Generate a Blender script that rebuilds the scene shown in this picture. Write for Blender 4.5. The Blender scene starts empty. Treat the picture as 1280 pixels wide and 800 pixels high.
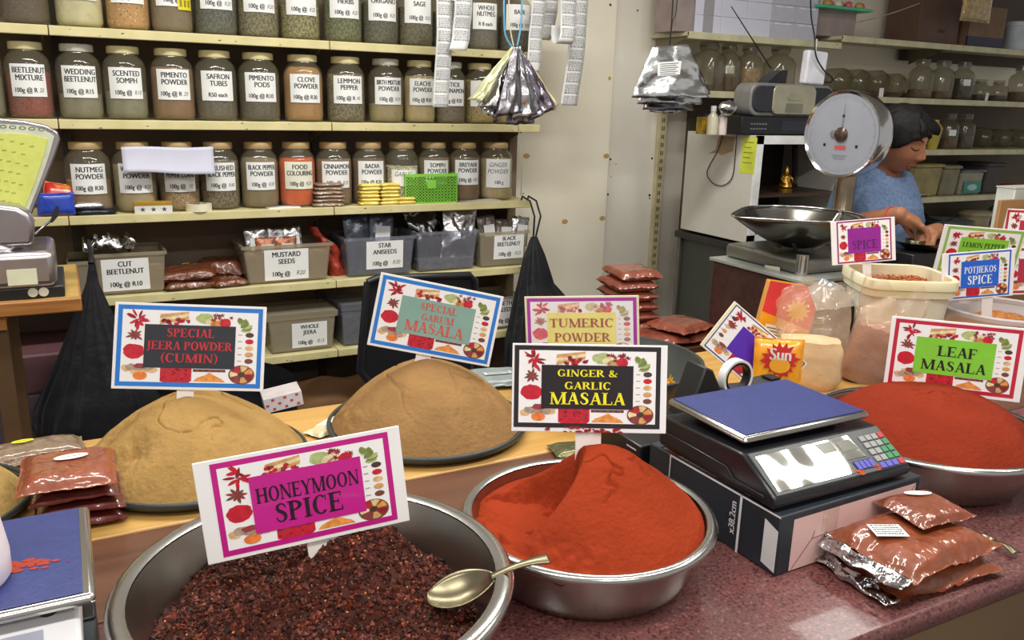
import bpy, math, random
import numpy as np
from mathutils import Vector, Matrix, Euler, noise
rnd = random.Random(7)
R = math.radians
PI = math.pi
scene = bpy.context.scene
COL = scene.collection

# ------------------------------------------------------------------ camera
FPX, PITCH, ROLL, YAW = 1050.306, R(14.6908), R(1.5361), R(28.0037)
EYE = Vector((0.0, 0.0, 1.62))
_fw = Vector((math.sin(YAW)*math.cos(PITCH), math.cos(YAW)*math.cos(PITCH), -math.sin(PITCH)))
_r = Vector((math.cos(YAW), -math.sin(YAW), 0.0))
_u = _r.cross(_fw)
CR = _r*math.cos(ROLL) + _u*math.sin(ROLL)
CU = -_r*math.sin(ROLL) + _u*math.cos(ROLL)
cam_data = bpy.data.cameras.new('camera')
cam_data.sensor_fit = 'HORIZONTAL'
cam_data.sensor_width = 36.0
cam_data.lens = 36.0*FPX/1280.0
cam_data.clip_start = 0.02
cam = bpy.data.objects.new('camera', cam_data)
COL.objects.link(cam)
m3 = Matrix((CR, CU, -_fw)).transposed()
cam.matrix_world = Matrix.Translation(EYE) @ m3.to_4x4()
scene.camera = cam

# ------------------------------------------------------------------ light and exposure
scene.view_settings.view_transform = 'Standard'
scene.view_settings.look = 'None'
scene.view_settings.gamma = 1.0
scene.view_settings.use_curve_mapping = False
scene.view_settings.exposure = 0.0
scene.cycles.use_denoising = True
scene.cycles.max_bounces = 8
scene.cycles.transparent_max_bounces = 16
scene.cycles.sample_clamp_indirect = 6.0

world = bpy.data.worlds.new('world')
scene.world = world
world.use_nodes = True
world.node_tree.nodes['Background'].inputs[0].default_value = (1.0, 0.97, 0.92, 1)
world.node_tree.nodes['Background'].inputs[1].default_value = 0.42

def tube_light(x, y, z, L, W, power, rz=0.0, col=(1.0, 0.985, 0.93)):
    d = bpy.data.lights.new('fluorescent_tube_light', 'AREA')
    d.shape = 'RECTANGLE'; d.size = L; d.size_y = W; d.energy = power; d.color = col
    o = bpy.data.objects.new('fluorescent_tube_light', d)
    COL.objects.link(o)
    o.location = (x, y, z); o.rotation_euler = (0, 0, rz)
    return o
tube_light(-0.35, 0.35, 2.72, 1.3, 0.16, 20, R(0))
tube_light(1.15, 0.35, 2.72, 1.3, 0.16, 21, R(0))
tube_light(0.15, 2.1, 2.72, 1.3, 0.16, 28, R(0))
tube_light(1.55, 2.0, 2.72, 1.3, 0.16, 26, R(0))
tube_light(0.40, -1.2, 2.72, 1.3, 0.16, 20, R(0))
tube_light(2.55, 0.70, 2.72, 1.3, 0.30, 17, R(90))

# ------------------------------------------------------------------ pixel <-> world helpers (photo frame 1280 x 800)
def ray(x, y):
    return CR*((x-640.0)/FPX) + CU*((400.0-y)/FPX) + _fw
def onY(x, y, Y):
    d = ray(x, y); return EYE + d*(Y/d.y)
def onZ(x, y, z):
    d = ray(x, y); return EYE + d*((z-EYE.z)/d.z)
def onX(x, y, X):
    d = ray(x, y); return EYE + d*(X/d.x)

# ------------------------------------------------------------------ materials
def lin(c):
    if max(c) > 1.0: c = [v/255.0 for v in c]
    return tuple((v/12.92 if v <= 0.04045 else ((v+0.055)/1.055)**2.4) for v in c[:3]) + (1.0,)
MATS = {}
def mat(name, col, rough=0.5, metal=0.0, var=0.12, scale=12.0, bump=0.0, bscale=60.0, coat=0.0, crough=0.06,
        spec=0.5, alpha=1.0, col2=None, detail=4.0, dist=0.0, aniso=0.0, contrast=None, trans=0.0, bdist=0.01, bdetail=5.0):
    """noise-varied principled surface; colours in 0-255 sRGB"""
    if name in MATS: return MATS[name]
    m = bpy.data.materials.new(name); m.use_nodes = True
    nt = m.node_tree; b = nt.nodes['Principled BSDF']
    tc = nt.nodes.new('ShaderNodeTexCoord')
    n = nt.nodes.new('ShaderNodeTexNoise'); n.inputs['Scale'].default_value = scale
    n.inputs['Detail'].default_value = detail; n.inputs['Distortion'].default_value = dist
    nt.links.new(tc.outputs['Object'], n.inputs['Vector'])
    cr = nt.nodes.new('ShaderNodeValToRGB')
    c = lin(col)
    lo = tuple(v*(1-var) for v in c[:3]) + (1,)
    hi = tuple(min(1, v*(1+var)) for v in c[:3]) + (1,)
    if col2 is not None: lo, hi = c, lin(col2)
    p = contrast or (0.35, 0.65)
    cr.color_ramp.elements[0].color = lo; cr.color_ramp.elements[0].position = p[0]
    cr.color_ramp.elements[1].color = hi; cr.color_ramp.elements[1].position = p[1]
    nt.links.new(n.outputs['Fac'], cr.inputs['Fac'])
    nt.links.new(cr.outputs['Color'], b.inputs['Base Color'])
    b.inputs['Roughness'].default_value = rough
    b.inputs['Metallic'].default_value = metal
    b.inputs['Specular IOR Level'].default_value = spec
    b.inputs['Coat Weight'].default_value = coat
    b.inputs['Coat Roughness'].default_value = crough
    b.inputs['Alpha'].default_value = alpha
    b.inputs['Transmission Weight'].default_value = trans
    if bump > 0:
        n2 = nt.nodes.new('ShaderNodeTexNoise'); n2.inputs['Scale'].default_value = bscale
        n2.inputs['Detail'].default_value = bdetail
        nt.links.new(tc.outputs['Object'], n2.inputs['Vector'])
        bp = nt.nodes.new('ShaderNodeBump'); bp.inputs['Strength'].default_value = min(1.0, bump)
        bp.inputs['Distance'].default_value = bdist
        nt.links.new(n2.outputs['Fac'], bp.inputs['Height'])
        nt.links.new(bp.outputs['Normal'], b.inputs['Normal'])
        if coat > 0: nt.links.new(bp.outputs['Normal'], b.inputs['Coat Normal'])
    MATS[name] = m
    return m
def clear_mat(name, tint=(235, 238, 230), rough=0.03, ior=1.45, milk=0.0, milkcol=(220, 220, 215), bump=0.0, bscale=25.0, gain=1.0):
    """thin clear glass or plastic: transparent mixed with gloss by Fresnel, optionally milky"""
    if name in MATS: return MATS[name]
    m = bpy.data.materials.new(name); m.use_nodes = True
    nt = m.node_tree; nt.nodes.remove(nt.nodes['Principled BSDF']); out = nt.nodes['Material Output']
    tr = nt.nodes.new('ShaderNodeBsdfTransparent'); tr.inputs[0].default_value = lin(tint)
    gl = nt.nodes.new('ShaderNodeBsdfGlossy'); gl.inputs['Roughness'].default_value = rough
    fr = nt.nodes.new('ShaderNodeLayerWeight'); fr.inputs['Blend'].default_value = 0.5
    pw = nt.nodes.new('ShaderNodeMath'); pw.operation = 'POWER'; pw.inputs[1].default_value = 4.0
    ma = nt.nodes.new('ShaderNodeMath'); ma.operation = 'MULTIPLY_ADD'; ma.inputs[1].default_value = 0.75*gain; ma.inputs[2].default_value = 0.05*gain; ma.use_clamp = True
    mx = nt.nodes.new('ShaderNodeMixShader')
    nt.links.new(fr.outputs['Facing'], pw.inputs[0]); nt.links.new(pw.outputs[0], ma.inputs[0]); nt.links.new(ma.outputs[0], mx.inputs[0])
    base = tr.outputs[0]
    if milk > 0:
        df = nt.nodes.new('ShaderNodeBsdfDiffuse'); df.inputs[0].default_value = lin(milkcol)
        m2 = nt.nodes.new('ShaderNodeMixShader'); m2.inputs[0].default_value = milk
        nt.links.new(tr.outputs[0], m2.inputs[1]); nt.links.new(df.outputs[0], m2.inputs[2]); base = m2.outputs[0]
    nt.links.new(base, mx.inputs[1]); nt.links.new(gl.outputs[0], mx.inputs[2])
    if bump > 0:
        tc = nt.nodes.new('ShaderNodeTexCoord'); n2 = nt.nodes.new('ShaderNodeTexNoise'); n2.inputs['Scale'].default_value = bscale
        n2.inputs['Detail'].default_value = 3.0
        nt.links.new(tc.outputs['Object'], n2.inputs['Vector'])
        bp = nt.nodes.new('ShaderNodeBump'); bp.inputs['Strength'].default_value = bump; bp.inputs['Distance'].default_value = 0.02
        nt.links.new(n2.outputs['Fac'], bp.inputs['Height'])
        nt.links.new(bp.outputs['Normal'], gl.inputs['Normal']); nt.links.new(bp.outputs['Normal'], fr.inputs['Normal'])
    nt.links.new(mx.outputs[0], out.inputs['Surface'])
    MATS[name] = m
    return m
def speckle_mat(name, col, dark, light, scale=320.0, rough=0.35, coat=0.0, lo=0.38, hi=0.64):
    """fine two-colour speckles on a plain ground (laminate, coarse ground spice)"""
    if name in MATS: return MATS[name]
    m = mat(name, col, rough=rough, var=0.15, scale=5.0, coat=coat)
    nt = m.node_tree; b = nt.nodes['Principled BSDF']
    base = b.inputs['Base Color'].links[0].from_socket
    tc = nt.nodes.new('ShaderNodeTexCoord')
    n = nt.nodes.new('ShaderNodeTexNoise'); n.inputs['Scale'].default_value = scale; n.inputs['Detail'].default_value = 2.0
    nt.links.new(tc.outputs['Object'], n.inputs['Vector'])
    prev = base
    for (a, b2, cc) in ((lo, lo-0.05, dark), (hi, hi+0.06, light)):
        cr = nt.nodes.new('ShaderNodeValToRGB')
        e = cr.color_ramp.elements
        if a > b2:
            e[0].position = b2; e[0].color = (1, 1, 1, 1); e[1].position = a; e[1].color = (0, 0, 0, 1)
        else:
            e[0].position = a; e[0].color = (0, 0, 0, 1); e[1].position = b2; e[1].color = (1, 1, 1, 1)
        nt.links.new(n.outputs['Fac'], cr.inputs['Fac'])
        mx = nt.nodes.new('ShaderNodeMix'); mx.data_type = 'RGBA'
        nt.links.new(cr.outputs['Color'], mx.inputs[0])
        nt.links.new(prev, mx.inputs[6]); mx.inputs[7].default_value = lin(cc)
        prev = mx.outputs[2]
    nt.links.new(prev, b.inputs['Base Color'])
    return m
def wood_mat(name, col, dark, axis='X', scale=3.0, rough=0.45, coat=0.15):
    """long grain streaks along one axis"""
    if name in MATS: return MATS[name]
    m = mat(name, col, rough=rough, coat=coat, crough=0.2, col2=dark, scale=scale, detail=6.0, dist=0.6, contrast=(0.4, 0.75))
    nt = m.node_tree
    tc = [n for n in nt.nodes if n.type == 'TEX_COORD'][0]; ns = [n for n in nt.nodes if n.type == 'TEX_NOISE'][0]
    mp = nt.nodes.new('ShaderNodeMapping')
    s = {'X': (1, 14, 14), 'Y': (14, 1, 14), 'Z': (14, 14, 1)}[axis]
    mp.inputs['Scale'].default_value = s
    nt.links.new(tc.outputs['Object'], mp.inputs['Vector']); nt.links.new(mp.outputs['Vector'], ns.inputs['Vector'])
    return m
def pack_mat(name, col, coat=1.0, bump=0.55, bscale=38.0, rough=0.45, crough=0.05, var=0.12):
    """powder seen through tight crinkled clear plastic"""
    return mat(name, col, rough=rough, var=var, scale=30, coat=coat, crough=crough, bump=min(1, bump), bscale=bscale*0.9, detail=2, bdist=0.014, bdetail=2.5)
def foil_mat(name, col=(200, 200, 205), rough=0.2, bump=0.5, bscale=16.0):
    return mat(name, col, rough=rough, metal=1.0, var=0.05, bump=bump, bscale=bscale)

# ------------------------------------------------------------------ mesh building
class MB:
    def __init__(s): s.v = []; s.f = []; s.mi = []; s.M = None; s.k = 0
    def add(s, vs, fs, k=None):
        k = s.k if k is None else k
        b = len(s.v)
        if s.M is not None: vs = [tuple(s.M @ Vector(p)) for p in vs]
        s.v += [tuple(p) for p in vs]
        for f in fs: s.f.append([b+i for i in f]); s.mi.append(k)
        return s
    def box(s, x0, x1, y0, y1, z0, z1, k=None):
        v = [(x, y, z) for z in (z0, z1) for y in (y0, y1) for x in (x0, x1)]
        return s.add(v, [(0, 2, 3, 1), (4, 5, 7, 6), (0, 1, 5, 4), (1, 3, 7, 5), (3, 2, 6, 7), (2, 0, 4, 6)], k)
    def prism(s, poly, a, b, axis='Z', k=None):
        """polygon in two coords extruded along axis from a to b"""
        n = len(poly)
        def P(p, t):
            return {'Z': (p[0], p[1], t), 'Y': (p[0], t, p[1]), 'X': (t, p[0], p[1])}[axis]
        vs = [P(p, a) for p in poly] + [P(p, b) for p in poly]
        fs = [list(range(n))[::-1], [n+i for i in range(n)]] + [(i, (i+1) % n, n+(i+1) % n, n+i) for i in range(n)]
        if axis == 'Y': fs = [list(f)[::-1] for f in fs]
        return s.add(vs, fs, k)
    def lathe(s, prof, n=32, cx=0, cy=0, cz=0, k=None, sup=None, kf=None, a0=0.0, a1=2*PI):
        """profile [(r, z)] turned about Z; sup = superellipse exponent for rounded squares"""
        vs, fs, ks = [], [], []
        full = abs(a1-a0-2*PI) < 1e-6
        m = n if full else n+1
        for (r, z) in prof:
            for i in range(m):
                a = a0+(a1-a0)*i/n
                c, t = math.cos(a), math.sin(a)
                q = 1.0 if sup is None else (abs(c)**sup+abs(t)**sup)**(-1.0/sup)
                vs.append((cx+r*q*c, cy+r*q*t, cz+z))
        for j in range(len(prof)-1):
            for i in range(n):
                i2 = (i+1) % m if full else i+1
                fs.append((j*m+i, j*m+i2, (j+1)*m+i2, (j+1)*m+i))
        b = len(s.v); s.add(vs, fs, k)
        if full:
            if prof[0][0] > 1e-5 and kf != 'open': s.f.append([b+i for i in range(m)][::-1]); s.mi.append(s.k if k is None else k)
            if prof[-1][0] > 1e-5 and kf != 'open': s.f.append([b+(len(prof)-1)*m+i for i in range(m)]); s.mi.append(s.k if k is None else k)
        return s
    def tube(s, pts, r, n=8, k=None, cap=True):
        pts = [Vector(p) for p in pts]; N = len(pts)
        rs = r if isinstance(r, (list, tuple)) else [r]*N
        vs = []; up = None
        for i, p in enumerate(pts):
            t = (pts[min(i+1, N-1)] - pts[max(i-1, 0)])
            if t.length < 1e-9: t = Vector((0, 0, 1))
            t.normalize()
            if up is None: up = Vector((0, 0, 1)) if abs(t.z) < 0.9 else Vector((1, 0, 0))
            a = t.cross(up)
            if a.length < 1e-6: a = t.cross(Vector((0.3, 1, 0.2)))
            a.normalize(); b = a.cross(t); b.normalize(); up = b
            for j in range(n):
                q = 2*PI*j/n
                vs.append(tuple(p + (a*math.cos(q) + b*math.sin(q))*rs[i]))
        fs = [(i*n+j, i*n+(j+1) % n, (i+1)*n+(j+1) % n, (i+1)*n+j) for i in range(N-1) for j in range(n)]
        if cap: fs += [list(range(n))[::-1], [(N-1)*n+j for j in range(n)]]
        return s.add(vs, fs, k)
    def grid(s, fn, nu, nv, k=None, wrap=False):
        """fn(u, v) -> point, u and v in 0..1"""
        vs = [fn(i/nu, j/nv) for j in range(nv+1) for i in range(nu+1)]
        fs = [(j*(nu+1)+i, j*(nu+1)+i+1, (j+1)*(nu+1)+i+1, (j+1)*(nu+1)+i) for j in range(nv) for i in range(nu)]
        return s.add(vs, fs, k)
    def poly(s, pts, k=None):
        return s.add(pts, [list(range(len(pts)))], k)
    def ellipsoid(s, c, r, nu=14, nv=9, k=None):
        return s.grid(lambda u, v: (c[0]+r[0]*math.cos(2*PI*u)*math.sin(PI*v), c[1]+r[1]*math.sin(2*PI*u)*math.sin(PI*v), c[2]-r[2]*math.cos(PI*v)), nu, nv, k)

def mesh_of(name, mb, mats, smooth=40):
    me = bpy.data.meshes.new(name)
    me.from_pydata(mb.v, [], mb.f)
    if not isinstance(mats, (list, tuple)): mats = [mats]
    for m in mats: me.materials.append(m)
    if len(mats) > 1: me.polygons.foreach_set('material_index', mb.mi)
    me.update()
    if smooth:
        me.shade_smooth()
        if smooth < 180: me.set_sharp_from_angle(angle=R(smooth))
    return me
def link(name, me, parent=None, loc=None, bevel=0.0, rot=None, solid=0.0, bseg=2, sub=0):
    o = bpy.data.objects.new(name, me); COL.objects.link(o)
    if parent is not None: o.parent = parent
    if loc is not None: o.location = loc
    if rot is not None: o.rotation_euler = rot
    if solid:
        md = o.modifiers.new('thick', 'SOLIDIFY'); md.thickness = solid; md.offset = 0
    if bevel:
        md = o.modifiers.new('bevel', 'BEVEL'); md.width = bevel; md.segments = bseg; md.limit_method = 'ANGLE'; md.angle_limit = R(35)
    if sub:
        md = o.modifiers.new('sub', 'SUBSURF'); md.levels = sub; md.render_levels = sub
    return o
def obj(name, mb, mats, parent=None, loc=None, smooth=40, **kw):
    return link(name, mesh_of(name, mb, mats, smooth), parent, loc, **kw)
def tag(o, label, cat, group=None, kind=None):
    o['label'] = label; o['category'] = cat
    if group: o['group'] = group
    if kind: o['kind'] = kind
    return o
def thing(name, label, cat, loc=(0, 0, 0), rot=(0, 0, 0), group=None, matrix=None):
    o = bpy.data.objects.new(name, None); COL.objects.link(o)
    o.empty_display_size = 0.05
    if matrix is not None: o.matrix_world = matrix
    else: o.location = loc; o.rotation_euler = rot
    return tag(o, label, cat, group)
def struct(name, mb, mats, **kw):
    o = obj(name, mb, mats, **kw); o['kind'] = 'structure'; return o
def nz(x, y, z=0.0): return noise.noise(Vector((x, y, z)))

# text: the built-in sans face turned into flat mesh, XZ plane facing -Y, centred on x
_tc = {}
def sans(txt, h, bold=0.0, shear=0.0):
    key = (txt, bold, shear)
    if key not in _tc:
        cu = bpy.data.curves.new('letters', 'FONT'); cu.body = txt; cu.size = 1.0; cu.offset = bold; cu.shear = shear
        cu.align_x = 'CENTER'; cu.resolution_u = 3
        o = bpy.data.objects.new('letters', cu); COL.objects.link(o)
        me = bpy.data.meshes.new_from_object(o)
        vs = [v.co.copy() for v in me.vertices]; fs = [list(p.vertices) for p in me.polygons]
        bpy.data.objects.remove(o); bpy.data.curves.remove(cu); bpy.data.meshes.remove(me)
        _tc[key] = (vs, fs)
    vs, fs = _tc[key]
    return [(v.x*h, v.y*h) for v in vs], fs
def fit_text(mb, txt, cx, z, h, maxw, place, bold=0.009, k=None, shear=0.0, setw=None):
    """put one line of sans text; place(x, z) -> 3-D point"""
    p, fs = sans(txt, h*1.37, 0.0, shear)
    if not p: return
    x0 = min(a for a, b in p); x1 = max(a for a, b in p); w = x1-x0; mid = (x0+x1)/2
    s = setw/w if setw else min(0.86, maxw/w)
    for dx in ((-h*0.035, h*0.035) if bold > 0 else (0.0,)): mb.add([place(cx+(a-mid)*s+dx, z+b) for a, b in p], fs, k)

# ------------------------------------------------------------------ room
CREAM = mat('cream_paint', (222, 210, 160), 0.45, var=0.10, scale=9, col2=(206, 196, 142))
WALLP = mat('off_white_wall_paint', (238, 231, 215), 0.55, var=0.05, scale=2.5, col2=(226, 216, 198), detail=6, contrast=(0.4, 0.7))
PANEL = mat('ivory_panel_paint', (248, 241, 221), 0.5, col2=(238, 228, 204), scale=1.7, detail=6, contrast=(0.45, 0.75))
BROWNB = mat('brown_backboard', (112, 95, 80), 0.7, var=0.12, scale=4)
SHADEB = mat('shaded_backboard', (92, 80, 66), 0.7, var=0.12, scale=3)  # shade of the right-hand shelves put into a darker board colour
FLOORM = mat('grey_vinyl_floor', (96, 88, 88), 0.5, var=0.2, scale=3)
CEIL = mat('white_ceiling_paint', (222, 220, 212), 0.8, var=0.03, scale=2)
BLACK = mat('black_plastic', (24, 24, 27), 0.35, var=0.2, scale=30)
DARKM = mat('dark_steel', (60, 58, 58), 0.4, metal=0.7, var=0.2)
WHITE = mat('white_paper', (238, 238, 236), 0.6, var=0.02)
INK = mat('black_ink', (26, 26, 30), 0.6, var=0.05)
PENCIL = mat('grey_pen', (96, 96, 100), 0.6, var=0.1)
GLASS = clear_mat('clear_jar_glass', (248, 248, 242), 0.05, 1.5, milk=0.13, milkcol=(186, 178, 152))
STEEL = mat('polished_steel', (196, 194, 190), 0.22, metal=1.0, var=0.08, scale=6)

struct('floor', MB().box(-1.6, 7.2, -1.6, 3.6, -0.05, 0.0), FLOORM, smooth=0)
struct('wall_back', MB().box(-1.6, 7.2, 3.52, 3.6, 0.0, 3.0), WALLP, smooth=0)
struct('ceiling', MB().box(-1.6, 7.2, -1.6, 3.6, 2.95, 3.0), CEIL, smooth=0)
YF, YB = 3.20, 3.50            # shelf front edge and back
ZL = [1.812, 1.519, 1.200, 0.911, 0.625, 0.30]
XJ0, XJ1 = onY(66, 90, YF).x, onY(416, 200, YF).x
XEND = [onY(668, 70, YF).x, onY(675, 160, YF).x, onY(664, 250, YF).x, onY(668, 333, YF).x, onY(668, 400, YF).x, onY(668, 420, YF).x]
# backboard behind the left shelves, and two ivory panels beside them
struct('trim_1', MB().box(-1.6, XEND[2]+0.02, 3.495, 3.52, 0.0, 2.4), BROWNB, smooth=0)
XP = onY(766, 100, 3.46).x
struct('trim_2', MB().box(XEND[2]+0.02, XP, 3.46, 3.52, 0.0, 2.95), PANEL, smooth=0)
XQ = onY(832, 100, 3.49).x
struct('trim_3', MB().box(XP, XQ, 3.49, 3.52, 0.0, 2.95), mat('pale_grey_panel', (244, 239, 226), 0.5, col2=(232, 225, 210), scale=2, detail=6), smooth=0)
struct('trim_4', MB().box(onY(870, 60, 3.49).x, 7.2, 3.495, 3.52, 0.0, 1.72), SHADEB, smooth=0)
struct('trim_5', MB().box(onY(1130, 30, 3.49).x, 7.2, 3.48, 3.495, 1.90, 2.95), mat('dark_brown_board', (70, 50, 42), 0.6, var=0.15, scale=4), smooth=0)
# side cheek that closes the right end of the left shelves
struct('trim_6', MB().box(XEND[2]-0.02, XEND[2]+0.02, 3.38, 3.495, 0.0, 2.35), mat('brown_cheek', (134, 112, 90), 0.6, var=0.15, scale=5), smooth=0)

def spots(par, name, m, pts, Y, r_):
    mb = MB()
    for (px, py, k) in pts:
        p = onY(px, py, Y-0.0012); w = r_*k
        mb.add([(p.x+w*math.cos(a)*(1.0 if k < 1.4 else 1.5), p.y, p.z+w*math.sin(a)) for a in [PI*j/4+0.4 for j in range(8)]], [range(8)])
    o = obj(name, mb, m, par, smooth=0); return o
_t2, _t3 = bpy.data.objects['trim_2'], bpy.data.objects['trim_3']
spots(_t2, 'tape_speck', mat('tan_tape_bit', (196, 160, 100), 0.6), [(658, 195, 1.6), (758, 195, 1.6), (706, 277, 1.6), (753, 273, 1.6), (762, 98, 1.2)], 3.46, 0.0075)
spots(_t2, 'screw_speck', mat('dark_hole', (52, 44, 38), 0.8), [(763, 199, 1), (760, 243, 1), (654, 242, .6), (763, 6, 1)], 3.46, 0.006)
spots(_t3, 'screw_speck', mat('dark_hole', (52, 44, 38), 0.8), [(815, 198, 1), (812, 244, 1.2), (797, 13, .8), (812, 248, .8), (825, 212, .6), (820, 220, .5), (770, 205, .5), (764, 221, .5)], 3.49, 0.006)
spots(_t3, 'scuff_speck', mat('rusty_scuff', (150, 116, 76), 0.8), [(821, 280, 1.2), (820, 286, 1), (822, 270, .8), (823, 262, .7), (824, 256, .6)], 3.49, 0.006)

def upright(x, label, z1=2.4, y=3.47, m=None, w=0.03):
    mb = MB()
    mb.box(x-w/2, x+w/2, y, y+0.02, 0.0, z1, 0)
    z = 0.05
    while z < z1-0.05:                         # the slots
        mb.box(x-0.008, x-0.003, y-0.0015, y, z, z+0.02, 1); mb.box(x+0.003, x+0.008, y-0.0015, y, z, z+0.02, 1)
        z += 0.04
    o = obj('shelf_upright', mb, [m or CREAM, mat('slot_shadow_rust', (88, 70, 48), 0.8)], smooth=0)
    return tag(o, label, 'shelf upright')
xpost = onY(834, 100, 3.45).x
upright(xpost, 'cream slotted steel post on the bare white wall beside the white cabinet', 2.95, 3.455, mat('yellowed_post_paint', (204, 190, 150), 0.5, var=0.15), 0.04)
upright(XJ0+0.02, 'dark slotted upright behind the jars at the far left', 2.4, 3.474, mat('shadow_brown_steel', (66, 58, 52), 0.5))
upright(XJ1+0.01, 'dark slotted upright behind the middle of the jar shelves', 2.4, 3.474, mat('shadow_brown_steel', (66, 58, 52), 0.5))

def board(x0, x1, z, label, br=(), y0=YF, y1=YB, m=None, group=None):
    t = thing('shelf_board', label, 'shelf', ((x0+x1)/2, y0, z), group=group)
    hx = (x1-x0)/2-0.0015
    mb = MB().box(-hx, hx, 0.0, y1-y0-0.012, -0.018, -0.0005)
    mb.box(-hx, hx, -0.003, 0.012, -0.031, 0.0)
    obj('shelf_plate', mb, m or CREAM, t, bevel=0.0025)
    for bx in br:
        b = MB().prism([(0.02, -0.018), (y1-y0-0.03, -0.018), (y1-y0-0.03, -0.10)], bx-(x0+x1)/2-0.002, bx-(x0+x1)/2+0.002, 'X')
        obj('bracket', b, mat('bracket_steel', (120, 108, 84), 0.5, var=0.15), t, smooth=0)
    # chipped paint and stains along the lip
    mk = MB()
    for _ in range(int(3+8*hx)):
        cx = rnd.uniform(-hx+0.02, hx-0.02); cz = rnd.uniform(-0.028, -0.006); w = rnd.uniform(0.001, 0.004)
        mk.poly([(cx-w*1.6, -0.0036, cz), (cx, -0.0036, cz-w*0.6), (cx+w*1.8, -0.0036, cz+0.001), (cx+w*0.4, -0.0036, cz+w*0.7)])
    obj('rust_specks', mk, mat('chip_brown', (110, 88, 52), 0.8), t, smooth=0)
    return t
names = ['top row of jars', 'second row of jars', 'third row of jars', 'plastic tubs', 'lowest plastic tubs', 'black shadows at the bottom']
segn = ['far left end', 'left half', 'right half']
for k, z in enumerate(ZL):
    x1 = XEND[k]
    segs = [(-0.75, XJ0), (XJ0, XJ1), (XJ1, x1)]
    for s, (a, b) in enumerate(segs):
        if k == 5 or (k == 4 and s == 0): continue
        board(a, b, z, 'cream steel shelf board, %s of the shelf under the %s' % (segn[s], names[k]) if k < 5 else
              'cream steel shelf board low under the tubs, %s' % segn[s],
              br=((b-0.02,) if s < 2 else (b-0.05,)), group='shelf boards of the jar shelves')

# ------------------------------------------------------------------ spice jars
JR, JH, YJ = 0.0735, 0.232, 3.29
def jar_profile(r=JR, h=JH):
    return [(0.001, 0.001), (r*0.86, 0.001), (r*0.96, 0.006), (r, 0.02), (r, h*0.70), (r*0.985, h*0.76), (r*0.92, h*0.83), (r*0.78, h*0.885), (r*0.70, h*0.91), (r*0.68, h*0.96), (r*0.68, h)]
JAR_ME = mesh_of('glass', MB().lathe(jar_profile(), 40, kf='open'), GLASS, 60)
_lid = MB().lathe([(0.0, JH+0.010), (JR*0.70, JH+0.010), (JR*0.735, JH+0.007), (JR*0.74, JH-0.012), (JR*0.72, JH-0.014)], 36, kf='open')
LIDC = mat('cream_jar_lid', (226, 214, 160), 0.45, var=0.1, scale=20)
LIDW = mat('worn_white_jar_lid', (206, 202, 188), 0.5, col2=(150, 145, 130), scale=40, contrast=(0.55, 0.7))
LIDSH = mat('shaded_jar_lid', (178, 150, 104), 0.5, var=0.15, scale=20)  # third-row lids: shade under the shelf painted in as a browner colour
LID_ME = {m.name: mesh_of('lid', _lid, m, 50) for m in (LIDC, LIDW, LIDSH)}

ROWS = {ZL[0]: [30, 99, 160, 215, 270, 323, 375, 428, 475, 519, 561, 602, 643],
        ZL[1]: [-24, 37, 100, 157, 216, 270, 324, 379, 432, 482, 524, 562, 599, 635],
        ZL[2]: [110, 168, 223, 274, 324, 371, 417, 461, 502, 542, 580, 619]}
def jar_scale(px, py, z):
    row = ROWS[z]; i = row.index(px)
    xs = [onY(q, py, YJ).x for q in row]
    g = min([abs(xs[j]-xs[i]) for j in (i-1, i+1) if 0 <= j < len(row)])
    return min(1.0, 0.492*g/JR)

def fill_mesh(r, level, seed, lumps=0.0):
    z1 = 0.012+level
    rr = r*0.955
    prof = [(0.0, 0.006), (rr*0.84, 0.006), (rr*0.97, 0.016), (rr, 0.025)]
    n = max(3, int(level/0.02))
    for i in range(1, n+1):
        z = 0.025+(z1-0.025)*i/n
        f = 1.0
        zz = z/JH
        if zz > 0.74: f = max(0.66, 1.0-(zz-0.74)*2.2)
        prof.append((rr*f, z))
    prof.append((0.0, z1+0.003))
    mb = MB().lathe(prof, 36, kf='open')
    if lumps:
        mb.v = [(x, y, z+(lumps*nz(x*40+seed, y*40, z*30) if z > 0.05 else 0)) for (x, y, z) in mb.v]
    return mb

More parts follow.
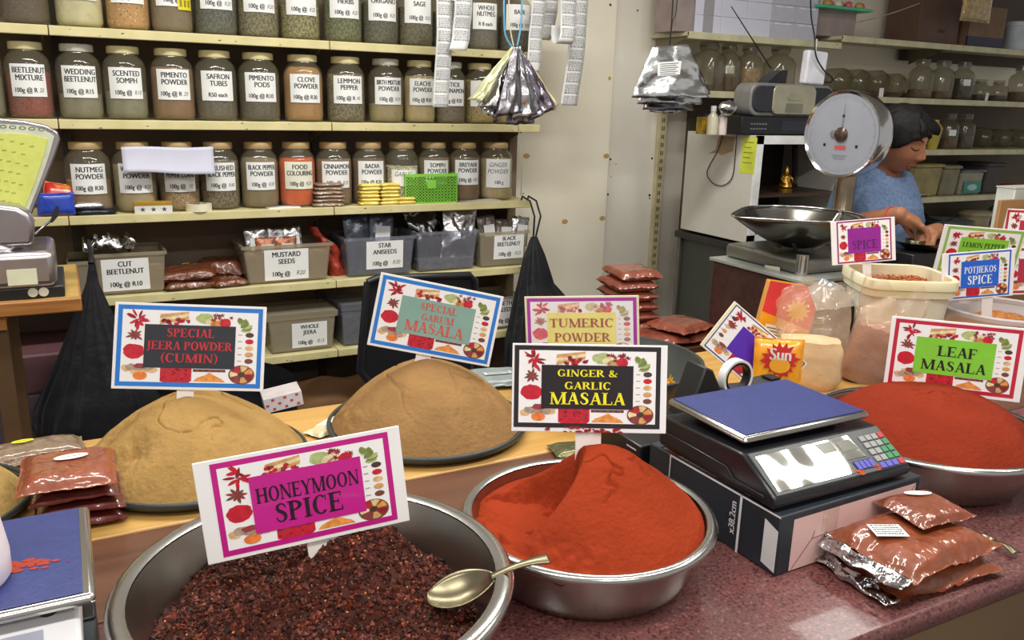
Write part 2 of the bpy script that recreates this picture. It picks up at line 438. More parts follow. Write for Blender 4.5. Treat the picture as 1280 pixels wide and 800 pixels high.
def jar(px, py, z, words, label, fill, level=0.16, lid=LIDC, price=None, pen=None, group=None, coarse=0, lab=(0.070, 0.172), turn=0.0,
        half=0.80, hand=False, r=1.0, Y=YJ, labmat=None, tagnote=False):
    p = onY(px, py, Y)
    r = min(r, jar_scale(px, py, z))
    # label faces the customer's side, roughly square to the shelf
    rz = 0.45*math.atan2(-p.x, p.y) + turn
    t = thing('spice_jar', label, 'jar', (p.x, Y, z), (0, 0, rz), group)
    if r != 1.0: t.scale = (r, r, 1.0)
    link('glass', JAR_ME, t)
    link('lid', LID_ME[lid.name], t)
    fill = tuple(min(255, int(v*1.02+6)) for v in fill)
    nm = 'spice_%d_%d_%d' % fill
    if coarse == 2: fm = speckle_mat(nm+'_c', fill, tuple(int(v*0.45) for v in fill), tuple(min(255, int(v*1.7)) for v in fill), 160, 0.7)
    elif coarse: fm = mat(nm+'_k', tuple(int(v*0.72) for v in fill), 0.85, col2=tuple(min(255, int(v*1.3)) for v in fill), scale=130, detail=3, contrast=(0.42, 0.58))
    else: fm = mat(nm, fill, 0.9, var=0.10, scale=35)
    fo = obj('contents', fill_mesh(JR, level, px, 0.012 if coarse else 0.006), fm, t, smooth=60)
    if not words: return t
    rl = JR+0.0012
    def P(a, zz, d=0.0): return ((rl+d)*math.sin(a), -(rl+d)*math.cos(a), zz)
    z0, z1 = lab
    lm = MB().grid(lambda u, v: P(-half+2*half*u, z0+(z1-z0)*v), 18, 2)
    lo = obj('paper_label', lm, labmat or WHITE, t, smooth=60)
    tx = MB()
    pl = lambda x, zz: P(x/rl, zz, 0.0006)
    W = 2*half*rl*0.90
    hh = (z1-z0)
    n = len(words)
    tops = {1: [0.62], 2: [0.73, 0.50], 3: [0.78, 0.58, 0.38]}[n]
    if hand:
        for wd, tp in zip(words, tops): fit_text(tx, wd, -0.005, z0+hh*tp, 0.019, W, pl, 0.0, shear=0.25)
    else:
        for wd, tp in zip(words, tops): fit_text(tx, wd, 0.004, z0+hh*tp, 0.0185, W, pl)
    if tx.v: obj('lettering', tx, PENCIL if hand else INK, lo, smooth=0)
    if price:
        tp = MB(); fit_text(tp, price, (-0.010 if pen else 0.0), z0+hh*0.13, 0.0155, W*(0.70 if pen else 0.95), pl)
        obj('price_lettering', tp, PENCIL if hand else INK, lo, smooth=0)
    if pen:
        t2 = MB(); fit_text(t2, pen, 0.040, z0+hh*0.14, 0.014, W*0.26, pl, 0.0, shear=0.3)
        obj('handwritten_price', t2, PENCIL, lo, smooth=0)
    return t

G1, G2, G3 = 'jars on the top shelf', 'jars on the second shelf', 'jars on the third shelf'
z1, z2, z3 = ZL[0], ZL[1], ZL[2]
LT = (0.085, 0.185)
jar(30, 10, z1, [' '], 'glass jar of dark chunks, leftmost on the top shelf', (70, 52, 46), 0.10, price='100g @ R10', group=G1, coarse=2, lab=LT)
jar(99, 15, z1, [' '], 'glass jar of pale cream powder on the top shelf', (205, 198, 160), 0.17, price='100g @ R10', group=G1, lab=LT)
jar(160, 20, z1, [' '], 'glass jar of golden flakes on the top shelf, price R12', (190, 140, 84), 0.17, price='100g @ R12', group=G1, coarse=2, lab=LT)
j = jar(215, 25, z1, [' '], 'glass jar of grey-brown powder with a yellow sticker on its label', (120, 104, 82), 0.16, price='100g @', group=G1, lab=LT)
yl = MB(); rl = JR+0.003
yl.grid(lambda u, v: (rl*math.sin(0.25+0.75*u), -rl*math.cos(0.25+0.75*u), 0.075+0.10*v), 8, 1, 0)
for a in range(3):
    for b in range(2): yl.grid(lambda u, v: ((rl+.0006)*math.sin(0.33+0.22*a+0.12*u), -(rl+.0006)*math.cos(0.33+0.22*a+0.12*u), 0.085+0.045*b+0.022*v), 2, 1, 1)
obj('yellow_sticker', yl, [mat('sticker_yellow', (232, 214, 40), 0.5), mat('sticker_olive', (150, 135, 20), 0.5)], j)
jar(270, 30, z1, [' '], 'glass jar of blue-grey leaves on the top shelf', (70, 74, 72), 0.13, price='100g @', pen='R20', group=G1, coarse=1, lab=LT)
jar(323, 35, z1, [' '], 'glass jar of olive-grey herb on the top shelf, left of the rosemary', (104, 98, 74), 0.15, price='100g @', pen='R20', group=G1, coarse=1, lab=LT)
jar(375, 35, z1, ['ROSEMARY'], 'glass jar labelled rosemary, half full of pale green herb', (122, 116, 78), 0.11, price='100g @', pen='R25', group=G1, coarse=1, lab=LT)
jar(428, 35, z1, ['MIXED', 'HERBS'], 'glass jar labelled mixed herbs, full of dark green herb', (86, 92, 60), 0.17, price='100g @', pen='R20', group=G1, coarse=1, lab=LT)
jar(475, 40, z1, ['ORIGANO'], 'glass jar of dark leaves labelled origano', (68, 70, 60), 0.14, price='100g @', pen='R20', group=G1, coarse=1, lab=LT)
jar(519, 40, z1, ['SAGE'], 'glass jar labelled sage beside the hanging label strips', (88, 82, 64), 0.13, price='100g @', pen='R20', group=G1, coarse=1, lab=LT)
jar(561, 40, z1, None, 'glass jar mostly hidden behind two hanging label strips on the top shelf', (70, 66, 60), 0.12, group=G1, coarse=1)
jar(602, 45, z1, ['WHOLE', 'NUTMEG'], 'glass jar labelled whole nutmeg on the top shelf', (84, 80, 76), 0.09, price='R 8 each', group=G1, coarse=2, lab=(0.08, 0.18), r=0.92)
jar(643, 45, z1, ['BASIL'], 'glass jar labelled basil behind the blue string', (70, 66, 56), 0.13, price='100g @', pen='R20', group=G1, coarse=1, lab=LT, r=0.95)

jar(-24, 110, z2, ['HERB'], 'glass jar cut off by the left edge of the second row', (120, 118, 100), 0.12, group=G2)
jar(37, 110, z2, ['BEETLENUT', 'MIXTURE'], 'glass jar labelled beetlenut mixture, dark red bits at the bottom', (128, 48, 46), 0.13, price='100g @ R', pen='20', group=G2, coarse=2)
jar(100, 110, z2, ['WEDDING', 'BEETLENUT'], 'glass jar labelled wedding beetlenut with a worn white lid', (126, 122, 104), 0.07, LIDW, price='100g @ R15', group=G2)
jar(157, 110, z2, ['SCENTED', 'SOMPH'], 'glass jar labelled scented somph', (124, 124, 104), 0.08, price='100g @', pen='R10', group=G2)
jar(216, 110, z2, ['PIMENTO', 'POWDER'], 'glass jar labelled pimento powder, full of brown powder', (132, 96, 68), 0.165, price='100g @ R', pen='20', group=G2)
jar(270, 110, z2, ['SAFRON', 'TUBES'], 'glass jar labelled safron tubes with a thin layer of dark tubes', (82, 74, 64), 0.055, price='R50 each', group=G2, coarse=2)
jar(324, 115, z2, ['PIMENTO', 'PODS'], 'glass jar labelled pimento pods, full of dark pods', (74, 66, 58), 0.15, price='100g @ R10', group=G2, coarse=2)
jar(379, 115, z2, ['CLOVE', 'POWDER'], 'glass jar labelled clove powder, full of orange-brown powder', (166, 122, 70), 0.185, price='100g @ R30', group=G2)
jar(432, 115, z2, ['LEMMON', 'PEPPER'], 'glass jar labelled lemmon pepper', (100, 92, 72), 0.165, price='100g @ R', pen='40', group=G2, coarse=1)
jar(482, 115, z2, ['BIRTH MIXTURE', 'POWDER'], 'glass jar labelled birth mixture powder with pale powder low in it', (150, 136, 100), 0.06, LIDW, price='100g @', pen='R20', group=G2)
jar(524, 115, z2, ['ELACHE', 'POWDER'], 'glass jar labelled elache powder, full of pale beige powder', (176, 156, 114), 0.17, price='100g @ R50', group=G2)
jar(562, 118, z2, ['STICK', 'CINNAMON'], 'glass jar labelled stick cinnamon behind the end of a label strip', (96, 80, 68), 0.15, LIDW, price='100g @ R20', group=G2, coarse=2)
jar(599, 118, z2, [' '], 'glass jar with yellow bits on top, left behind the silver bag bundle', (150, 128, 76), 0.16, price='100g @', group=G2, coarse=2)
jar(635, 118, z2, None, 'glass jar standing last in the second row, hidden by the silver bag bundle', (140, 120, 80), 0.10, group=G2, coarse=2)

jar(110, 215, z3, ['NUTMEG', 'POWDER'], 'glass jar labelled nutmeg powder with a dark lid', (138, 110, 84), 0.10, LIDSH, price='100g @ R30', group=G3)
jar(168, 215, z3, ['WHITE PEPPER', 'POWDER'], 'glass jar labelled white pepper powder under the sheet of paper', (164, 148, 116), 0.15, LIDSH, price='100g @', pen='R50', group=G3)
jar(223, 215, z3, ['WHITE', 'PEPPER CORNS'], 'glass jar labelled white pepper corns, low fill of pale corns', (150, 122, 92), 0.055, LIDSH, price='100g @', pen='50', group=G3, coarse=2)
jar(274, 215, z3, ['CRUSHED', 'BLACK PEPPER'], 'glass jar labelled crushed black pepper', (104, 92, 76), 0.16, LIDSH, price='100g @', pen='R40', group=G3, coarse=1)
jar(324, 215, z3, ['BLACK PEPPER', 'POWDER'], 'glass jar labelled black pepper powder', (130, 112, 86), 0.17, LIDSH, price='100g @', pen='R30', group=G3)
jar(371, 215, z3, ['FOOD', 'COLOURING'], 'glass jar labelled food colouring, full of bright orange powder', (212, 84, 30), 0.17, LIDSH, price='100g @', pen='R20', group=G3, labmat=mat('cream_paper', (236, 234, 214), 0.6))
jar(417, 215, z3, ['CINNAMON', 'POWDER'], 'glass jar labelled cinnamon powder behind the brown sachets', (128, 100, 78), 0.165, LIDSH, price='100g @', pen='R20', group=G3)
jar(461, 215, z3, ['BADIA', 'POWDER'], 'glass jar labelled badia powder behind the yellow packets', (112, 78, 58), 0.165, LIDSH, price='100g @ R30', group=G3)
jar(502, 215, z3, ['GARLIC'], 'glass jar of white garlic flakes with a handwritten label', (206, 200, 164), 0.13, LIDSH, group=G3, hand=True, coarse=1, lab=(0.07, 0.135))
jar(542, 215, z3, ['SOMPH', 'POWDER'], 'glass jar labelled somph powder behind the green basket', (124, 102, 76), 0.165, LIDSH, price='100g @ R20', group=G3)
jar(580, 215, z3, ['BREYANI', 'POWDER'], 'glass jar labelled breyani powder', (118, 86, 62), 0.165, LIDSH, price='100g @', pen='R20', group=G3)
jar(619, 215, z3, ['GINGER', 'POWDER'], 'glass jar of pale beige powder with a large handwritten ginger label', (176, 158, 120), 0.16, LIDSH, price='100 g', group=G3, hand=True, lab=(0.055, 0.175))

# ------------------------------------------------------------------ counter and tables
ZT = 0.93
YELLOW = wood_mat('varnished_pine', (204, 160, 90), (184, 138, 72), 'X', 2.2, 0.35, 0.25)
BROWNW = wood_mat('brown_laminate', (102, 66, 46), (82, 50, 36), 'X', 2.5, 0.35, 0.2)
COUNTM = speckle_mat('speckled_maroon_laminate', (106, 62, 60), (62, 32, 34), (136, 88, 84), 190.0, 0.32, 0.3, 0.42, 0.60)
def table(name, label, cat, x0, x1, y0, y1, top, th, legs, m, legm):
    t = thing(name, label, cat, ((x0+x1)/2, (y0+y1)/2, 0))
    hx, hy = (x1-x0)/2, (y1-y0)/2
    obj('tabletop', MB().box(-hx, hx, -hy, hy, top-th, top), m, t, bevel=0.004)
    for lx in legs:
        for ly in (-hy+0.05, hy-0.05):
            obj('leg', MB().box(lx-(x0+x1)/2-0.03, lx-(x0+x1)/2+0.03, ly-0.03, ly+0.03, 0, top-th), legm, t, bevel=0.003)
    return t
table('display_table', 'long varnished yellow pine table carrying the two sandy brown powder mounds', 'table', -0.9, 2.9, 1.362, 1.80, ZT, 0.03, (-0.8, 0.9, 2.8), YELLOW, wood_mat('pine_leg', (196, 150, 84), (170, 124, 64), 'Z', 2.5))
table('side_bench', 'narrow brown laminate bench between the yellow table and the speckled counter', 'bench', -0.9, 2.9, 1.118, 1.358, ZT, 0.03, (-0.8, 0.9, 2.8), BROWNW, wood_mat('brown_leg', (92, 60, 44), (72, 46, 34), 'Z', 2.5))
t = thing('shop_counter', 'speckled maroon laminate counter with a rounded front edge', 'counter', (1.0, 0.885, 0))
CF = -0.237
prof = [(CF+0.012, ZT-0.036), (CF+0.003, ZT-0.033), (CF, ZT-0.024), (CF, ZT-0.012), (CF+0.003, ZT-0.004), (CF+0.010, ZT), (0.229, ZT), (0.229, ZT-0.036)]
obj('worktop', MB().prism(prof, -1.9, 1.9, 'X'), COUNTM, t, smooth=60)
obj('front_panel', MB().box(-1.9, 1.9, -0.19, -0.17, 0.0, ZT-0.036), mat('drab_brown_front', (128, 102, 74), 0.6, var=0.1, scale=4), t)
obj('back_panel', MB().box(-1.9, 1.9, 0.205, 0.225, 0.0, ZT-0.036), mat('drab_brown_back', (92, 70, 54), 0.6, var=0.1), t)

# ------------------------------------------------------------------ bowls, trays and the heaps in them
STEELB = mat('brushed_steel', (178, 174, 168), 0.27, metal=1.0, var=0.10, scale=5)
STEELI = mat('worn_steel', (164, 161, 153), 0.29, metal=1.0, var=0.14, scale=7)
def bowl(label, cx, cy, z0, r, h, rb, lip=0.016):
    t = thing('steel_bowl', label, 'bowl', (cx, cy, z0), group=None)
    out = [(0.0, 0.0), (rb*0.9, 0.0), (rb, 0.004)]
    ri = r-lip
    for i in range(1, 9):
        u = i/8; out.append((rb+(ri-rb)*(u**0.75), 0.004+(h-0.004)*u))
    rim = [(ri+lip*0.35, h+0.004), (ri+lip*0.8, h+0.002), (r, h-0.003), (r-0.0015, h-0.007)]
    inn = [(ri-0.0022, h-0.001)]
    for i in range(7, -1, -1):
        u = i/8; inn.append((rb+(ri-rb)*(u**0.75)-0.002, 0.006+(h-0.006)*u))
    inn.append((0.0, 0.006))
    obj('bowl_body', MB().lathe(out+[(ri-0.0005, h+0.001)], 72, kf='open'), STEELB, t, smooth=50)
    obj('bowl_inside', MB().lathe(inn, 72, kf='open'), STEELI, t, smooth=50)
    rr = rim[::-1] + [(ri-0.002, h+0.001)]
    obj('rolled_rim', MB().lathe([(r-0.004, h-0.007)]+rr, 72, kf='open'), STEEL, t, smooth=60)
    return t, (lambda z: rb+(ri-rb)*(max(0.0, (z-0.004)/(h-0.004))**0.75)-0.003)
bA, fA = bowl('wide steel bowl of dark coarse spice with a metal spoon over its rim', 0.226, 0.905, ZT, 0.2365, 0.128, 0.155, 0.02)
bB, fB = bowl('steel bowl heaped with a bright orange-red powder cone', 0.651, 0.962, ZT, 0.192, 0.092, 0.148, 0.014)
bC, fC = bowl('steel bowl heaped with a brick red powder dome, behind the small red packets', 1.448, 0.975, ZT, 0.222, 0.098, 0.16, 0.014)

def heap(name, label, cat, cx, cy, zfn, rfn, mats, nr=70, na=150, zbase=0.0, group=None):
    """powder heap as one height field on a polar grid; zfn(x, y, r01, a) -> local height"""
    mb = MB()
    vs = [(0, 0, zfn(0, 0, 0, 0))]
    for i in range(1, nr+1):
        for j in range(na):
            a = 2*PI*j/na; q = i/nr; Rm = rfn(a)
            x, y = Rm*q*math.cos(a), Rm*q*math.sin(a)
            vs.append((x, y, zfn(x, y, q, a)))
    fs = [(0, 1+j, 1+(j+1) % na) for j in range(na)]
    for i in range(1, nr):
        for j in range(na):
            a, b = 1+(i-1)*na+j, 1+(i-1)*na+(j+1) % na
            fs.append((a, a+na, b+na, b))
    base = len(vs)
    vs.append((0, 0, zbase))
    for j in range(na): fs.append((1+(nr-1)*na+(j+1) % na, 1+(nr-1)*na+j, base))
    mb.add(vs, fs)
    o = obj(name, mb, mats, None, (cx, cy, ZT), smooth=75)
    return tag(o, label, cat, group, 'stuff')
def smooth01(t): t = max(0.0, min(1.0, t)); return t*t*(3-2*t)
def crackf(x, y, s, seed):
    """thin ridged-noise cracks, 0..1"""
    v = abs(nz(x*s+seed, y*s, seed)+0.35*nz(x*s*3.1, y*s*3.1+seed, 2))
    return max(0.0, 1-v/0.05)

TRAYM = mat('dark_green_black_plastic', (58, 62, 60), 0.35, var=0.15)
def tray(label, cx, cy, r, h=0.022):
    t = thing('round_tray', label, 'tray', (cx, cy, ZT))
    obj('tray_dish', MB().lathe([(0, 0.0), (r*0.93, 0.0), (r*0.97, 0.006), (r*0.985, h-0.004), (r*0.95, h-0.004), (r*0.92, 0.006), (0, 0.006)], 64, kf='open'), TRAYM, t)
    obj('tray_rim', MB().lathe([(r+0.0045*math.cos(q), h-0.004+0.0065*math.sin(q)) for q in [2*PI*i/10 for i in range(11)]], 64, kf='open'), TRAYM, t, smooth=80)
    return t
DX, DY = 0.168, 1.580; EX, EY = 0.640, 1.577; RT = 0.205
tray('round dark tray under the left sandy brown cumin mound', DX, DY, RT)
tray('round dark tray under the second sandy brown mound, by the white paper packet', EX, EY, RT+0.004)
SAND = mat('ground_cumin', (164, 130, 78), 0.95, spec=0.1, var=0.10, scale=14, bump=0.35, bscale=90, detail=8)
TAN = mat('ground_garam_masala', (144, 110, 70), 0.95, spec=0.1, var=0.11, scale=14, bump=0.3, bscale=110, detail=8)
REDC = mat('orange_red_powder', (148, 55, 30), 0.95, spec=0.05, var=0.07, scale=12, bump=0.3, bscale=120, detail=8)
REDD = mat('brick_red_powder', (130, 47, 29), 0.95, spec=0.05, var=0.08, scale=12, bump=0.3, bscale=120, detail=8)

def zD(x, y, q, a):
    # broad dome, steep near the edge, cracked crust near the top, scooped at the left
    f = 0.50*(1-q**2.5)+0.50*(1-q)**0.92
    z = 0.020+0.134*f
    z += 0.006*nz(x*9, y*9, 3)*(1-q)+0.0012*nz(x*60, y*60, 4)
    if q < 0.62: z -= 0.009*crackf(x, y, 11, 5.3)*(1-q)
    z -= 0.018*math.exp(-(((x+0.115)/0.030)**2+((y+0.085)/0.03)**2))*(1+0.5*nz(x*70, y*70, 9))
    z -= 0.020*math.exp(-(((x+0.140)/0.035)**2+((y-0.02)/0.03)**2))*(1+0.6*nz(x*60, y*60, 1))
    return z
heap('cumin_heap', 'left sandy yellow cumin powder mound with a cracked top in a dark tray', 'spice', DX, DY, zD, lambda a: (RT*0.985)+0.004*nz(2*math.cos(a), 2*math.sin(a), 5), SAND, 120, 320)
def zE(x, y, q, a):
    f = 0.72*(1-q**2.3)+0.28*(1-q)
    z = 0.020+0.136*f
    z += 0.006*nz(x*8+4, y*8, 7)*(1-q)+0.001*nz(x*70, y*70, 4)
    if q < 0.8: z -= 0.007*crackf(x+0.5, y*0.5, 9, 2.2)*(1-q)
    z += 0.012*math.exp(-((x+0.175)/0.02)**2-((y)/0.06)**2)*(0.5+nz(x*60, y*60, 2))
    return z
heap('masala_heap', 'second sandy brown garam masala mound, smoother and browner, in a dark tray', 'spice', EX, EY, zE, lambda a: (RT*0.985)+0.004*nz(2*math.cos(a), 2*math.sin(a), 8), TAN, 120, 320)
# partly seen third mound at the left edge
def zF(x, y, q, a):
    return 0.012+0.105*(1-q**1.9)+0.004*nz(x*12, y*12, 4)+0.0015*nz(x*70, y*70, 1)-0.003*crackf(x, y, 12, 1.1)
FXc, FYc = -0.262, 1.56
tray('round dark tray cut off by the frame beside the stack of red packets', FXc, FYc, 0.16)
heap('olive_spice_heap', 'olive brown powder mound cut off by the frame beside the red packets', 'spice', FXc, FYc, zF, lambda a: 0.153, mat('olive_ground_spice', (168, 136, 76), 0.95, var=0.15, scale=20, bump=0.35, bscale=90, detail=8))

def zB(x, y, q, a):
    # cone with its tip a little behind the middle; a hollow dug out at the far left
    tx, ty = 0.022, 0.0
    d = math.hypot(x-tx, (y-ty)*1.04)
    z = 0.212-0.74*d-0.9*max(0.0, d-0.10)*(d-0.02)
    if d < 0.045: z = 0.212-0.74*0.045+(0.045-d)*0.42
    z = max(z, 0.080)
    px, py = x+0.100, y-0.080
    w = smooth01((1.0-math.hypot(px/0.120, py/0.120))*3.2)
    rough = 0.010*nz(x*38, y*38, 5)+0.006*nz(x*85, y*85, 5)
    pit = 0.046+rough+0.045*smooth01((y-0.095)/0.05)+0.025*smooth01((-x-0.10)/0.05)
    z = z*(1-w)+min(z, pit)*w
    lf = smooth01((-x-0.03)/0.06)*smooth01((0.04-y)/0.1)*smooth01((q-0.55)/0.2)
    z += lf*(0.006*nz(x*55, y*55, 8)+0.004*nz(x*110, y*110, 2)-0.004)
    z += 0.0013*nz(x*45, y*45, 3)
    if d < 0.09: z -= 0.006*crackf(x*0.8, y, 17, 4.1)
    z -= 0.003*smooth01((q-0.95)/0.05)
    return z
heap('chilli_powder_heap', 'orange-red masala powder cone with a dug-out hollow, in the middle steel bowl', 'spice', 0.651, 0.962, zB, lambda a: fB(0.086)-0.001, REDC, 100, 220, 0.02)
def zC(x, y, q, a):
    f = 0.75*(1-q**3.2)+0.25*(1-q)
    z = 0.082+0.092*f
    z += 0.005*nz(x*8, y*8, 2)*(1-q)+0.001*nz(x*60, y*60, 4)
    z += 0.010*math.exp(-((x+0.02)/0.035)**2-((y+0.055)/0.018)**2)*(0.6+0.6*nz(x*50, y*50, 1))
    z -= 0.004*crackf(x, y, 14, 7.3)*smooth01((0.5-q)/0.3)
    z -= 0.02*math.exp(-((x-0.09)/0.03)**2-((y+0.17)/0.03)**2)
    return z
heap('red_masala_heap', 'brick red leaf masala dome in the steel bowl near the red packets', 'spice', 1.448, 0.975, zC, lambda a: fC(0.082)-0.001, REDD, 80, 180, 0.02)

# the coarse dark spice in the wide bowl: a bed with thousands of small broken flakes on it
def zA(x, y, q=0, a=0):
    z = 0.074+0.064*math.exp(-((x-0.06)/0.085)**2-((y-0.045)/0.085)**2)
    z += 0.010*nz(x*9, y*9, 2)+0.009*nz(x*22, y*22, 6)+0.008*nz(x*48, y*48, 8)
    z -= 0.024*math.exp(-((x-0.03)/0.03)**2-((y+0.05)/0.028)**2)
    z -= 0.020*smooth01((x-0.09)/0.08)*smooth01((y+0.02)/0.05)
    z += 0.012*math.exp(-((x-0.13)/0.03)**2-((y-0.055)/0.03)**2)
    return z
SPA = [mat('dried_dark_maroon_flake', (68, 29, 20), 0.75, var=0.3, scale=80, spec=0.25), mat('dried_brown_flake', (94, 42, 26), 0.75, var=0.3, scale=80),
       mat('chilli_red_flake', (118, 46, 24), 0.6, var=0.2, scale=80), mat('orange_seed', (214, 132, 70), 0.5, var=0.2, scale=80), mat('near_black_flake', (46, 22, 17), 0.6, var=0.2, scale=80, spec=0.3)]
mb = MB()
na, nr = 140, 60
RA = 0.196
def rA(a): return fA(0.085)-0.002+0.0*a
vs = [(0, 0, zA(0, 0))]
for i in range(1, nr+1):
    for k in range(na):
        a = 2*PI*k/na; x, y = rA(a)*i/nr*math.cos(a), rA(a)*i/nr*math.sin(a)
        vs.append((x, y, min(zA(x, y), 0.2)-(0.0 if i < nr else 0.03)+0.003*nz(x*70, y*70, 3)))
fs = [(0, 1+k, 1+(k+1) % na) for k in range(na)]
for i in range(1, nr):
    for k in range(na):
        a, b = 1+(i-1)*na+k, 1+(i-1)*na+(k+1) % na
        fs.append((a, a+na, b+na, b))
mb.add(vs, fs, 0)
frnd = random.Random(3)
OCT = [(1, 0, 0), (-1, 0, 0), (0, 1, 0), (0, -1, 0), (0, 0, 1), (0, 0, -1)]
OF = [(0, 2, 4), (2, 1, 4), (1, 3, 4), (3, 0, 4), (2, 0, 5), (1, 2, 5), (3, 1, 5), (0, 3, 5)]
for _ in range(11000):
    a = frnd.uniform(0, 2*PI); q = math.sqrt(frnd.random())*0.985; x, y = rA(a)*q*math.cos(a), rA(a)*q*math.sin(a)
    sz = frnd.choice((0.0016, 0.0022, 0.0028, 0.0034, 0.0046))
    k = frnd.choices((0, 1, 2, 3, 4), (40, 22, 11, 7, 20))[0]
    if k == 3: sz = frnd.uniform(0.0012, 0.0022)
    e = Euler((frnd.uniform(0, 6), frnd.uniform(0, 6), frnd.uniform(0, 6))).to_matrix()
    s3 = (sz*frnd.uniform(0.8, 1.4), sz*frnd.uniform(0.7, 1.1), sz*frnd.uniform(0.5, 1.0))
    c = Vector((x, y, zA(x, y)+0.003*nz(x*70, y*70, 3)+sz*0.25))
    mb.add([tuple(c+e @ Vector((p[0]*s3[0], p[1]*s3[1], p[2]*s3[2]))) for p in OCT], OF, k)
o = obj('coarse_spice_heap', mb, SPA, None, (0.226, 0.905, ZT), smooth=25)
tag(o, 'dark maroon coarse flaky spice with orange seeds filling the wide steel bowl', 'spice', None, 'stuff')

# spoon resting on the rims
def spoon(name, label, tip, end, bw, bl, m, roll=0.0):
    tip, end = Vector(tip), Vector(end)
    ax = (end-tip).normalized(); side = ax.cross(Vector((0, 0, 1))).normalized(); up = side.cross(ax)
    side2 = side*math.cos(roll)+up*math.sin(roll); up = side2.cross(ax); side = side2
    t = thing(name, label, 'spoon', tuple(tip))
    def P(l, w, h): return tuple(ax*l+side*w+up*h)
    mb = MB()
    def scoop(u, v):
        l = bl*u; w = bw*math.sin(PI*min(1, max(0, u*0.94+0.03)))**0.6*(1.0-0.15*u)
        s = 2*v-1
        return P(l, w*s, -0.26*bw*2*(1-s*s)*math.sin(PI*u)**0.8+0.0)
    mb.grid(scoop, 20, 14)
    obj('spoon_bowl', mb, m, t, smooth=80, solid=0.0016)
    L = (end-tip).length
    hb = MB()
    def hand(u, v):
        l = bl*0.94+(L-bl*0.94)*u; s = 2*v-1
        w = 0.006-0.002*math.sin(PI*u*0.8)+0.005*u**2
        return P(l, w*s, 0.004*math.sin(PI*u)+0.0016*(1-s*s))
    hb.grid(hand, 20, 6)
    obj('spoon_handle', hb, m, t, smooth=80, solid=0.002)
    return t
SPOONM = mat('dull_spoon_steel', (132, 124, 100), 0.33, metal=1.0, var=0.15, scale=20)
tipP = onZ(534, 748, ZT+0.098); endP = onZ(686, 698, ZT+0.148)
spoon('serving_spoon', 'large metal spoon lying in the dark coarse spice with its handle on the rim', tipP, endP, 0.034, 0.086, SPOONM, roll=-0.12)
tipP = onZ(1225, 668, ZT+0.008); endP = onZ(1271, 692, ZT+0.010)
spoon('teaspoon', 'small metal spoon whose handle pokes out from under the red packets', tipP, endP, 0.012, 0.03, SPOONM)

# ------------------------------------------------------------------ serif capitals built from strokes
def _S(p):  # strip from (x, y, halfwidth) points
    out = []; n = len(p)
    L, Rr = [], []
    for i in range(n):
        a = Vector(p[max(0, i-1)][:2]); b = Vector(p[min(n-1, i+1)][:2]); d = (b-a).normalized(); nn = Vector((-d.y, d.x)); c = Vector(p[i][:2])
        L.append(c+nn*p[i][2]); Rr.append(c-nn*p[i][2])
    return [[tuple(L[i]), tuple(Rr[i]), tuple(Rr[i+1]), tuple(L[i+1])] for i in range(n-1)]
def _B(x0, x1, y0, y1): return [[(x0, y0), (x1, y0), (x1, y1), (x0, y1)]]
TK, TN, SE, SH = 0.195, 0.08, 0.085, 0.06
def _stem(x, w=TK, y0=0.0, y1=1.0, b=True, t=True):
    q = _B(x-w/2, x+w/2, y0, y1)
    if b: q += _B(x-w/2-SE, x+w/2+SE, y0, y0+SH)
    if t: q += _B(x-w/2-SE, x+w/2+SE, y1-SH, y1)
    return q
def _dg(x0, y0, x1, y1, w): return [[(x0-w/2, y0), (x0+w/2, y0), (x1+w/2, y1), (x1-w/2, y1)]]
def _arc(cx, cy, rx, ry, a0, a1, n=16):
    q = []
    for i in range(n):
        u0, u1 = R(a0+(a1-a0)*i/n), R(a0+(a1-a0)*(i+1)/n)
        o = lambda u: (cx+rx*math.cos(u), cy+ry*math.sin(u)); s = lambda u: (cx+(rx-TK)*math.cos(u), cy+(ry-TN)*math.sin(u))
        q.append([o(u0), o(u1), s(u1), s(u0)])
    return q
def _bs(x, w=SE, y=0.0): return _B(x-w-0.03, x+w+0.03, y, y+SH)
